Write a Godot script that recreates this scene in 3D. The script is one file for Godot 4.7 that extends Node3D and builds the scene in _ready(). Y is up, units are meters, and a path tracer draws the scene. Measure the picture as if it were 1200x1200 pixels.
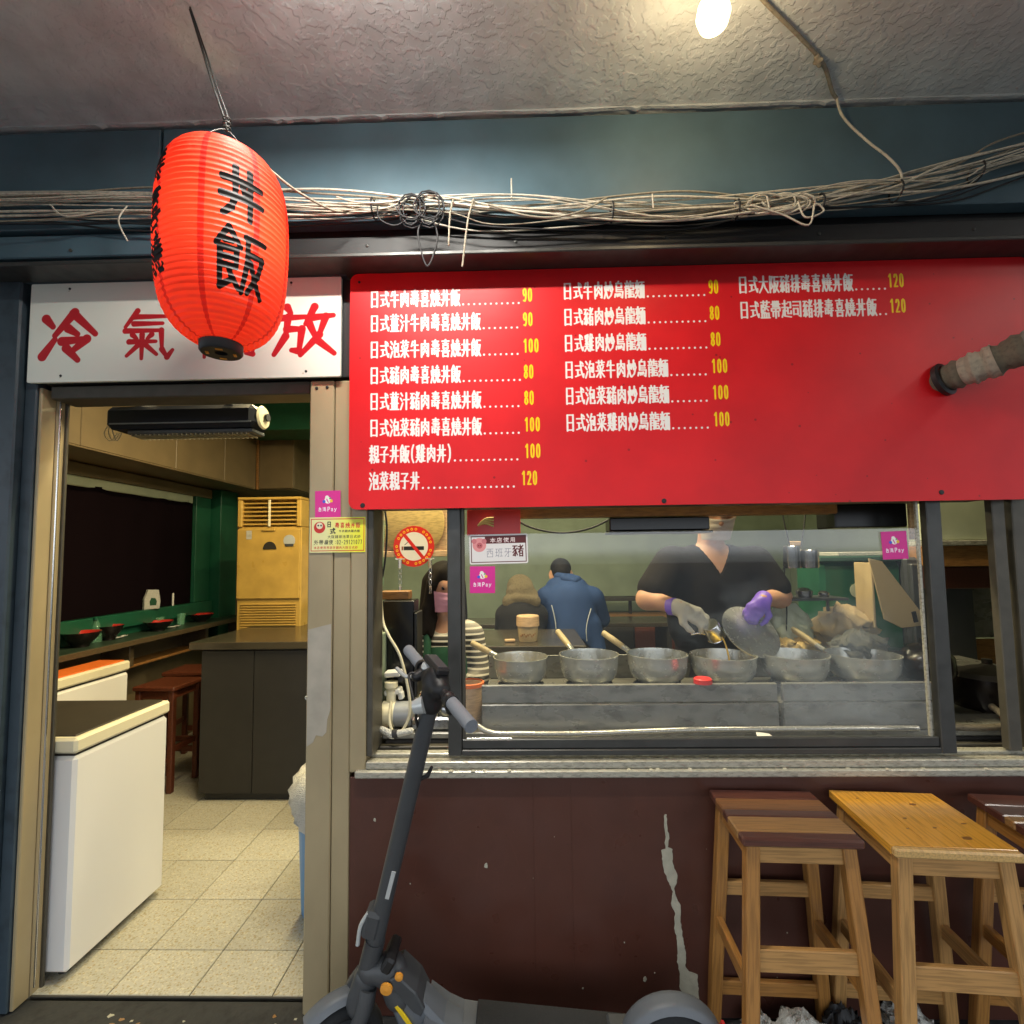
extends Node3D
# A street-side rice-bowl kitchen under an arcade: y up, metres; the shop front is the plane z = 0, the street lies towards +z.
var M := {}

func _ready() -> void:
	set_camera_and_light()
	make_materials()
	build_arcade()
	build_front()
	build_room()
	build_signs()
	build_lantern_and_cables()
	build_doorway_things()
	build_kitchen()
	build_people()
	build_stools()
	build_scooter()

func set_camera_and_light() -> void:
	var cam := Camera3D.new()
	cam.name = "camera"
	add_child(cam)
	cam.position = Vector3(0, 1.56, 1.80)
	cam.basis = Basis(Vector3.UP, deg_to_rad(1.25)) * Basis(Vector3.RIGHT, deg_to_rad(3.7)) * Basis(Vector3.BACK, deg_to_rad(-0.77))
	cam.projection = Camera3D.PROJECTION_FRUSTUM
	cam.near = 0.05
	cam.far = 200.0
	cam.size = 0.05 * 1200.0 / 585.0
	cam.frustum_offset = Vector2(0, 0.05 * 12.0 / 585.0)
	cam.current = true

	var env := Environment.new()
	env.background_mode = Environment.BG_SKY
	var sky := Sky.new()
	var air := ProceduralSkyMaterial.new()
	air.sky_top_color = Color(0.50, 0.53, 0.57)
	air.sky_horizon_color = Color(0.66, 0.68, 0.70)
	air.sky_curve = 0.25
	air.ground_bottom_color = Color(0.16, 0.16, 0.16)
	air.ground_horizon_color = Color(0.40, 0.42, 0.43)
	air.sun_angle_max = 1.0
	sky.sky_material = air
	env.sky = sky
	env.background_energy_multiplier = SKY_LEVEL
	env.tonemap_mode = Environment.TONE_MAPPER_LINEAR
	env.tonemap_exposure = 1.0
	env.sdfgi_enabled = true
	env.ssao_enabled = true
	env.ssil_enabled = true
	var we := WorldEnvironment.new()
	we.name = "environment"
	we.environment = env
	add_child(we)

	var sun := DirectionalLight3D.new()
	sun.name = "overcast_sun"
	add_child(sun)
	sun.rotation_degrees = Vector3(-58, -160, 0)
	sun.light_energy = 0.2
	sun.light_angular_distance = 12.0
	sun.light_color = Color(0.95, 0.97, 1.0)
	sun.shadow_enabled = true

const SKY_LEVEL := 5.2
const TUBE := 3.1        # arcade tubes
const ROOM_TUBE := 5.6   # tubes inside the shop
const BULB := 0.12
const LANTERN := 0.065

# a tube lamp: housing, glowing tube and the light it gives off below itself
func tube_lamp(label: String, at: Vector3, length: float, along_z: bool, energy: float, c: Color) -> void:
	var t := thing("tube_lamp", label, "lamp", at, Vector3(0, 90 if along_z else 0, 0), "tube lamps")
	part("housing", box(length + 0.06, 0.045, 0.09, 0.008), M.white_paint, t, Vector3(0, -0.024, 0))
	for s: float in [-1.0, 1.0]:
		part("end_holder", box(0.02, 0.06, 0.03, 0.004), M.white_plastic, t, Vector3(s * length / 2, -0.075, 0))
	var glow := mat(Color(0.9, 0.9, 0.9), 0.4)
	glow.emission_enabled = true
	glow.emission = c
	glow.emission_energy_multiplier = 22.0
	part("glowing_tube", tube([Vector3(-length / 2 + 0.01, -0.085, 0), Vector3(length / 2 - 0.01, -0.085, 0)], 0.014, 12), glow, t)
	var l := AreaLight3D.new()
	l.name = "tube_light"
	t.add_child(l, true)
	l.position = Vector3(0, -0.104, 0)
	l.rotation_degrees = Vector3(-90, 0, 0)
	l.area_size = Vector2(length, 0.05)
	l.light_energy = energy
	l.light_color = c
	l.shadow_enabled = true
	l.set("area_range", 12.0)
	l.set("area_attenuation", 2.0)
# ---------------------------------------------------------------- naming and tree
var taken := {}
var box_cache := {}

func numbered(called: String) -> String:
	var n: int = taken.get(called, 0)
	taken[called] = n + 1
	return called if n == 0 else "%s_%03d" % [called, n]

func deg(v: Vector3) -> Vector3:
	return Vector3(deg_to_rad(v.x), deg_to_rad(v.y), deg_to_rad(v.z))

func tag(o: Node3D, label: String, category: String, group := "") -> Node3D:
	o.set_meta("label", label)
	o.set_meta("category", category)
	if group != "":
		o.set_meta("group", group)
	return o

func thing(called: String, label: String, category: String, at := Vector3.ZERO, turn := Vector3.ZERO, group := "") -> Node3D:
	var o := Node3D.new()
	o.name = numbered(called)
	add_child(o)
	o.position = at
	o.rotation = deg(turn)
	tag(o, label, category, group)
	return o

func part(called: String, mesh: Mesh, m: Material, parent: Node3D, at := Vector3.ZERO, turn := Vector3.ZERO) -> MeshInstance3D:
	var o := MeshInstance3D.new()
	o.name = called
	o.mesh = mesh
	o.material_override = m
	parent.add_child(o, true)
	o.position = at
	o.rotation = deg(turn)
	return o

func solo(called: String, label: String, category: String, mesh: Mesh, m: Material, at := Vector3.ZERO, turn := Vector3.ZERO, group := "") -> MeshInstance3D:
	var o := part(numbered(called), mesh, m, self, at, turn)
	tag(o, label, category, group)
	return o

func structure(called: String, mesh: Mesh, m: Material, at := Vector3.ZERO, turn := Vector3.ZERO) -> MeshInstance3D:
	var o := part(numbered(called), mesh, m, self, at, turn)
	o.set_meta("kind", "structure")
	return o

# ---------------------------------------------------------------- meshes
func tri(st: SurfaceTool, a: Vector3, b: Vector3, c: Vector3, from: Vector3) -> void:
	var n := (b - a).cross(c - a)
	if n.length_squared() < 1e-16:
		return
	n = n.normalized()
	if n.dot((a + b + c) / 3.0 - from) < 0.0:
		n = -n
		var t := b
		b = c
		c = t
	for p: Vector3 in [a, c, b]:
		st.set_normal(n)
		st.set_uv(Vector2(p.x + p.z, p.y))
		st.add_vertex(p)

func quad(st: SurfaceTool, a: Vector3, b: Vector3, c: Vector3, d: Vector3, from: Vector3) -> void:
	tri(st, a, b, c, from)
	tri(st, a, c, d, from)

func start() -> SurfaceTool:
	var st := SurfaceTool.new()
	st.begin(Mesh.PRIMITIVE_TRIANGLES)
	return st

# a box with chamfered edges added to st
func add_box(st: SurfaceTool, at: Vector3, size: Vector3, bevel := 0.003, turn := Basis.IDENTITY) -> void:
	var h := size / 2.0
	var b: float = min(bevel, min(h.x, min(h.y, h.z)) * 0.45)
	var v := {}
	for sx: int in [-1, 1]:
		for sy: int in [-1, 1]:
			for sz: int in [-1, 1]:
				v[[sx, sy, sz, 0]] = at + turn * Vector3(sx * h.x, sy * (h.y - b), sz * (h.z - b))
				v[[sx, sy, sz, 1]] = at + turn * Vector3(sx * (h.x - b), sy * h.y, sz * (h.z - b))
				v[[sx, sy, sz, 2]] = at + turn * Vector3(sx * (h.x - b), sy * (h.y - b), sz * h.z)
	for s: int in [-1, 1]:
		quad(st, v[[s, -1, -1, 0]], v[[s, 1, -1, 0]], v[[s, 1, 1, 0]], v[[s, -1, 1, 0]], at)
		quad(st, v[[-1, s, -1, 1]], v[[1, s, -1, 1]], v[[1, s, 1, 1]], v[[-1, s, 1, 1]], at)
		quad(st, v[[-1, -1, s, 2]], v[[1, -1, s, 2]], v[[1, 1, s, 2]], v[[-1, 1, s, 2]], at)
		for t: int in [-1, 1]:
			quad(st, v[[s, t, -1, 0]], v[[s, t, 1, 0]], v[[s, t, 1, 1]], v[[s, t, -1, 1]], at)
			quad(st, v[[s, -1, t, 0]], v[[s, 1, t, 0]], v[[s, 1, t, 2]], v[[s, -1, t, 2]], at)
			quad(st, v[[-1, s, t, 1]], v[[1, s, t, 1]], v[[1, s, t, 2]], v[[-1, s, t, 2]], at)
			for u: int in [-1, 1]:
				tri(st, v[[s, t, u, 0]], v[[s, t, u, 1]], v[[s, t, u, 2]], at)

func box(x: float, y: float, z: float, bevel := 0.003) -> ArrayMesh:
	var key := [x, y, z, bevel]
	if not box_cache.has(key):
		var st := start()
		add_box(st, Vector3.ZERO, Vector3(x, y, z), bevel)
		box_cache[key] = st.commit()
	return box_cache[key]

# a box given by its lower and upper corners, placed under parent
func slab(called: String, lo: Vector3, hi: Vector3, m: Material, parent: Node3D, bevel := 0.003) -> MeshInstance3D:
	var s := hi - lo
	return part(called, box(s.x, s.y, s.z, bevel), m, parent, (lo + hi) / 2.0)

func block(called: String, lo: Vector3, hi: Vector3, m: Material, bevel := 0.003) -> MeshInstance3D:
	var s := hi - lo
	return structure(called, box(s.x, s.y, s.z, bevel), m, (lo + hi) / 2.0)

# a grid of points skinned; wraps in j when round; smooth normals; optional uv from the grid
func skin(rows: Array, round := true, caps := true, flip := false) -> ArrayMesh:
	var st := start()
	add_skin(st, rows, round, caps, flip)
	return st.commit()

func add_skin(st: SurfaceTool, rows: Array, round := true, caps := true, flip := false) -> void:
	var n: int = rows.size()
	var m: int = rows[0].size()
	var normals := []
	for i in n:
		var line := PackedVector3Array()
		for j in m:
			var a: Vector3 = rows[max(i - 1, 0)][j]
			var b: Vector3 = rows[min(i + 1, n - 1)][j]
			var c: Vector3 = rows[i][(j - 1 + m) % m if round else max(j - 1, 0)]
			var d: Vector3 = rows[i][(j + 1) % m if round else min(j + 1, m - 1)]
			var nn := (b - a).cross(d - c)
			if nn.length_squared() < 1e-18:
				nn = (rows[i][j] - rows[min(i + 1, n - 1)][0]) if i == 0 else (rows[i][j] - rows[max(i - 1, 0)][0])
			line.append(nn.normalized() * (-1.0 if flip else 1.0))
		normals.append(line)
	var cols: int = m if round else m - 1
	for i in n - 1:
		for j in cols:
			var k := (j + 1) % m
			var idx := [[i, j], [i, k], [i + 1, k], [i, j], [i + 1, k], [i + 1, j]]
			if flip:
				idx = [[i, j], [i + 1, k], [i, k], [i, j], [i + 1, j], [i + 1, k]]
			for w: Array in idx:
				var jj: int = w[1]
				st.set_normal(normals[w[0]][jj])
				var u := float(jj) / cols
				if round and jj == 0 and j == m - 1:
					u = 1.0
				st.set_uv(Vector2(u, float(w[0]) / (n - 1)))
				st.add_vertex(rows[w[0]][jj])
	if round and caps:
		for e: int in [0, n - 1]:
			var mid := Vector3.ZERO
			for p: Vector3 in rows[e]:
				mid += p
			mid /= m
			var inner: Vector3 = Vector3.ZERO
			for p: Vector3 in rows[1 if e == 0 else n - 2]:
				inner += p
			inner /= m
			if inner.distance_squared_to(mid) < 1e-12:
				continue
			for j in m:
				tri(st, mid, rows[e][j], rows[e][(j + 1) % m], inner)

# profile of (radius, height) turned about y; corners sharper than 40 degrees stay sharp
func add_lathe(st: SurfaceTool, profile: Array, segs := 32, at := Transform3D.IDENTITY, arc := TAU) -> void:
	var n := profile.size()
	var seg_n := []
	for i in n - 1:
		var d: Vector2 = profile[i + 1] - profile[i]
		seg_n.append(Vector2(d.y, -d.x).normalized())
	var total := 0.0
	var runs := [0.0]
	for i in n - 1:
		total += (profile[i + 1] - profile[i]).length()
		runs.append(total)
	for i in n - 1:
		var na: Vector2 = seg_n[i]
		var nb: Vector2 = seg_n[i]
		if i > 0 and seg_n[i - 1].dot(seg_n[i]) > 0.766:
			na = (seg_n[i - 1] + seg_n[i]).normalized()
		if i < n - 2 and seg_n[i + 1].dot(seg_n[i]) > 0.766:
			nb = (seg_n[i + 1] + seg_n[i]).normalized()
		for j in segs:
			var a0 := arc * j / segs
			var a1 := arc * (j + 1) / segs
			var q := []
			for e: Array in [[i, a0, na], [i + 1, a0, nb], [i + 1, a1, nb], [i, a1, na]]:
				var r: Vector2 = profile[e[0]]
				var nn: Vector2 = e[2]
				var ca := cos(e[1])
				var sa := sin(e[1])
				q.append([at * Vector3(r.x * ca, r.y, -r.x * sa), (at.basis * Vector3(nn.x * ca, nn.y, -nn.x * sa)).normalized(), Vector2(e[1] / arc, 1.0 - runs[e[0]] / total)])
			for k: int in [0, 1, 2, 0, 2, 3]:
				st.set_normal(q[k][1])
				st.set_uv(q[k][2])
				st.add_vertex(q[k][0])

func lathe(profile: Array, segs := 32) -> ArrayMesh:
	var st := start()
	add_lathe(st, profile, segs)
	return st.commit()

func P(list: Array) -> Array:
	var out := []
	for i in range(0, list.size(), 2):
		out.append(Vector2(list[i], list[i + 1]))
	return out

# Catmull-Rom through the points
func smooth_path(pts: Array, each := 6) -> Array:
	var out := []
	for i in pts.size() - 1:
		var p0: Vector3 = pts[max(i - 1, 0)]
		var p3: Vector3 = pts[min(i + 2, pts.size() - 1)]
		for k in each:
			out.append((pts[i] as Vector3).cubic_interpolate(pts[i + 1], p0, p3, float(k) / each))
	out.append(pts[-1])
	return out

func add_tube(st: SurfaceTool, pts: Array, r, sides := 8, caps := true) -> void:
	var rows := []
	var up := Vector3.UP
	var t0: Vector3 = (pts[1] - pts[0]).normalized()
	if abs(t0.dot(up)) > 0.9:
		up = Vector3.RIGHT
	var side := t0.cross(up).normalized()
	for i in pts.size():
		var t: Vector3 = (pts[min(i + 1, pts.size() - 1)] - pts[max(i - 1, 0)]).normalized()
		side = (side - t * side.dot(t)).normalized()
		var other := t.cross(side)
		var rr: float = r[i] if r is Array else r
		var ring := PackedVector3Array()
		for k in sides:
			var a := TAU * k / sides
			ring.append(pts[i] + side * cos(a) * rr + other * sin(a) * rr)
		rows.append(ring)
	add_skin(st, rows, true, caps, true)

func tube(pts: Array, r, sides := 8, caps := true) -> ArrayMesh:
	var st := start()
	add_tube(st, pts, r, sides, caps)
	return st.commit()

# polygon in xy pushed out along z, centred, with a small chamfer
func add_prism(st: SurfaceTool, poly: PackedVector2Array, depth: float, at := Transform3D.IDENTITY, bevel := 0.0) -> void:
	if Geometry2D.is_polygon_clockwise(poly):
		poly = poly.duplicate()
		poly.reverse()
	var front := poly
	if bevel > 0.0:
		var inset := Geometry2D.offset_polygon(poly, -bevel, Geometry2D.JOIN_MITER)
		if inset.size() == 1 and inset[0].size() == poly.size():
			front = inset[0]
			# line the inset up with the outline
			var best := 0
			for i in front.size():
				if front[i].distance_squared_to(poly[0]) < front[best].distance_squared_to(poly[0]):
					best = i
			var turned := PackedVector2Array()
			for i in front.size():
				turned.append(front[(best + i) % front.size()])
			front = turned
			if Geometry2D.is_polygon_clockwise(front):
				front = poly
	var h := depth / 2.0
	var hb := h - (bevel if front != poly else 0.0)
	var ids := Geometry2D.triangulate_polygon(front)
	for s: float in [-1.0, 1.0]:
		var nn := (at.basis * Vector3(0, 0, s)).normalized()
		for i in range(0, ids.size(), 3):
			var order := [ids[i], ids[i + 1], ids[i + 2]]
			var a: Vector2 = front[order[0]]
			var b: Vector2 = front[order[1]]
			var c: Vector2 = front[order[2]]
			if ((b - a).cross(c - a) > 0.0) == (s > 0.0):
				order = [order[0], order[2], order[1]]
			for k: int in order:
				st.set_normal(nn)
				st.set_uv(front[k])
				st.add_vertex(at * Vector3(front[k].x, front[k].y, h * s))
	for i in poly.size():
		var j := (i + 1) % poly.size()
		var d := poly[j] - poly[i]
		var out3 := Vector3(d.y, -d.x, 0)
		var mid := Vector3((poly[i].x + poly[j].x) / 2, (poly[i].y + poly[j].y) / 2, 0) - out3 * 10.0
		var a := Vector3(poly[i].x, poly[i].y, -hb)
		var b := Vector3(poly[j].x, poly[j].y, -hb)
		var c := Vector3(poly[j].x, poly[j].y, hb)
		var e := Vector3(poly[i].x, poly[i].y, hb)
		quad(st, at * a, at * b, at * c, at * e, at * mid)
		if front != poly:
			quad(st, at * e, at * c, at * Vector3(front[j].x, front[j].y, h), at * Vector3(front[i].x, front[i].y, h), at * mid)
			quad(st, at * a, at * b, at * Vector3(front[j].x, front[j].y, -h), at * Vector3(front[i].x, front[i].y, -h), at * mid)

func prism(list: Array, depth: float, bevel := 0.0) -> ArrayMesh:
	var st := start()
	add_prism(st, PackedVector2Array(P(list)), depth, Transform3D.IDENTITY, bevel)
	return st.commit()

# a flat print lying on a thin card: front face carries the whole picture (uv 0..1), sides plain
func card(w: float, h: float, depth := 0.001, corner := 0.0) -> ArrayMesh:
	var st := start()
	var pts := []
	if corner <= 0.0:
		pts = [Vector2(-w / 2, -h / 2), Vector2(w / 2, -h / 2), Vector2(w / 2, h / 2), Vector2(-w / 2, h / 2)]
	else:
		for q in 4:
			var c := Vector2((w / 2 - corner) * (1 if q in [0, 3] else -1), (h / 2 - corner) * (1 if q < 2 else -1))
			for k in 6:
				var a := PI / 2 * (q + k / 5.0)
				pts.append(c + Vector2(cos(a), sin(a)) * corner)
	var n := pts.size()
	for s: float in [1.0, -1.0]:
		for i in range(1, n - 1):
			var o := [0, i + 1, i] if s > 0 else [0, i, i + 1]
			for k: int in o:
				var p: Vector2 = pts[k]
				st.set_normal(Vector3(0, 0, s))
				st.set_uv(Vector2(p.x / w + 0.5, 0.5 - p.y / h) if s > 0 else Vector2(0.002, 0.002))
				st.add_vertex(Vector3(p.x, p.y, depth / 2 * s))
	for i in n:
		var a: Vector2 = pts[i]
		var b: Vector2 = pts[(i + 1) % n]
		var nn := Vector3((b - a).y, -(b - a).x, 0).normalized()
		for e: Array in [[a, -1], [b, 1], [b, -1], [a, -1], [a, 1], [b, 1]]:
			st.set_normal(nn)
			st.set_uv(Vector2(0.002, 0.002))
			st.add_vertex(Vector3(e[0].x, e[0].y, depth / 2 * e[1]))
	return st.commit()

# ---------------------------------------------------------------- rounded bodies: tapered bones joined smoothly, meshed as surface nets
func blob(bones: Array, cell := 0.012, blend := 0.03, cut := "") -> ArrayMesh:
	var lo := Vector3(1e9, 1e9, 1e9)
	var hi := -lo
	for b: Array in bones:
		var r: float = max(b[2], b[3]) * max(1.0, (b[4] if b.size() > 4 else Vector3.ONE)[(b[4] if b.size() > 4 else Vector3.ONE).max_axis_index()])
		lo = lo.min((b[0] as Vector3).min(b[1]) - Vector3.ONE * r)
		hi = hi.max((b[0] as Vector3).max(b[1]) + Vector3.ONE * r)
	var pad := blend + cell * 2.0
	lo -= Vector3.ONE * pad
	hi += Vector3.ONE * pad
	var nx := int((hi.x - lo.x) / cell) + 2
	var ny := int((hi.y - lo.y) / cell) + 2
	var nz := int((hi.z - lo.z) / cell) + 2
	var f := PackedFloat32Array()
	f.resize(nx * ny * nz)
	f.fill(1.0)
	for b: Array in bones:
		var a: Vector3 = b[0]
		var c: Vector3 = b[1]
		var ra: float = b[2]
		var rb: float = b[3]
		var sc: Vector3 = b[4] if b.size() > 4 else Vector3.ONE
		var mid := (a + c) / 2.0
		var inv := Vector3.ONE / sc
		var least: float = min(sc.x, min(sc.y, sc.z))
		var la := (a - mid) * inv
		var d := (c - a) * inv
		var dd: float = max(d.length_squared(), 1e-9)
		var reach: Vector3 = sc * max(ra, rb) + Vector3.ONE * pad
		var from := (a.min(c) - reach - lo) / cell
		var to := (a.max(c) + reach - lo) / cell
		for k in range(max(0, int(from.z)), min(nz, int(to.z) + 2)):
			for j in range(max(0, int(from.y)), min(ny, int(to.y) + 2)):
				var row := (k * ny + j) * nx
				for i in range(max(0, int(from.x)), min(nx, int(to.x) + 2)):
					var p := (lo + Vector3(i, j, k) * cell - mid) * inv - la
					var t := clampf(p.dot(d) / dd, 0.0, 1.0)
					var dist := ((p - d * t).length() - lerpf(ra, rb, t)) * least
					var old := f[row + i]
					var hh := maxf(blend - absf(old - dist), 0.0) / blend
					f[row + i] = minf(old, dist) - hh * hh * blend * 0.25
	if cut != "":
		for k in nz:
			for j in ny:
				for i in nx:
					var id := (k * ny + j) * nx + i
					if f[id] < pad:
						f[id] = maxf(f[id], cut_away(cut, lo + Vector3(i, j, k) * cell))
	var at := {}
	var verts := PackedVector3Array()
	var norms := PackedVector3Array()
	var off := [0, 1, nx, nx + 1, nx * ny, nx * ny + 1, nx * ny + nx, nx * ny + nx + 1]
	var corner := [Vector3(0, 0, 0), Vector3(1, 0, 0), Vector3(0, 1, 0), Vector3(1, 1, 0), Vector3(0, 0, 1), Vector3(1, 0, 1), Vector3(0, 1, 1), Vector3(1, 1, 1)]
	var edges := [[0, 1], [2, 3], [4, 5], [6, 7], [0, 2], [1, 3], [4, 6], [5, 7], [0, 4], [1, 5], [2, 6], [3, 7]]
	for k in nz - 1:
		for j in ny - 1:
			for i in nx - 1:
				var id := (k * ny + j) * nx + i
				var v0 := f[id]
				if v0 > cell * 2.0 or v0 < -cell * 2.0:
					continue
				var inside := 0
				for o: int in off:
					if f[id + o] < 0.0:
						inside += 1
				if inside == 0 or inside == 8:
					continue
				var sum := Vector3.ZERO
				var count := 0
				for e: Array in edges:
					var fa := f[id + off[e[0]]]
					var fb := f[id + off[e[1]]]
					if (fa < 0.0) != (fb < 0.0):
						sum += (corner[e[0]] as Vector3).lerp(corner[e[1]], fa / (fa - fb))
						count += 1
				at[id] = verts.size()
				verts.append(lo + (Vector3(i, j, k) + sum / count) * cell)
				var g := Vector3(f[id + 1] + f[id + 1 + nx] + f[id + off[5]] + f[id + off[7]] - f[id] - f[id + nx] - f[id + off[4]] - f[id + off[6]],
					f[id + nx] + f[id + off[3]] + f[id + off[6]] + f[id + off[7]] - f[id] - f[id + 1] - f[id + off[4]] - f[id + off[5]],
					f[id + off[4]] + f[id + off[5]] + f[id + off[6]] + f[id + off[7]] - f[id] - f[id + 1] - f[id + nx] - f[id + off[3]])
				norms.append(g.normalized())
	var index := PackedInt32Array()
	var steps := [1, nx, nx * ny]
	for id: int in at:
		for ax in 3:
			var s: int = steps[ax]
			var u: int = steps[(ax + 1) % 3]
			var w: int = steps[(ax + 2) % 3]
			if (f[id] < 0.0) == (f[id + s] < 0.0):
				continue
			if not (at.has(id - u) and at.has(id - w) and at.has(id - u - w)):
				continue
			var q := [at[id], at[id - u], at[id - u - w], at[id - w]]
			if f[id] < 0.0:
				index.append_array(PackedInt32Array([q[0], q[2], q[1], q[0], q[3], q[2]]))
			else:
				index.append_array(PackedInt32Array([q[0], q[1], q[2], q[0], q[2], q[3]]))
	var arrays := []
	arrays.resize(Mesh.ARRAY_MAX)
	arrays[Mesh.ARRAY_VERTEX] = verts
	arrays[Mesh.ARRAY_NORMAL] = norms
	arrays[Mesh.ARRAY_INDEX] = index
	var out := ArrayMesh.new()
	out.add_surface_from_arrays(Mesh.PRIMITIVE_TRIANGLES, arrays)
	return out
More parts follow.
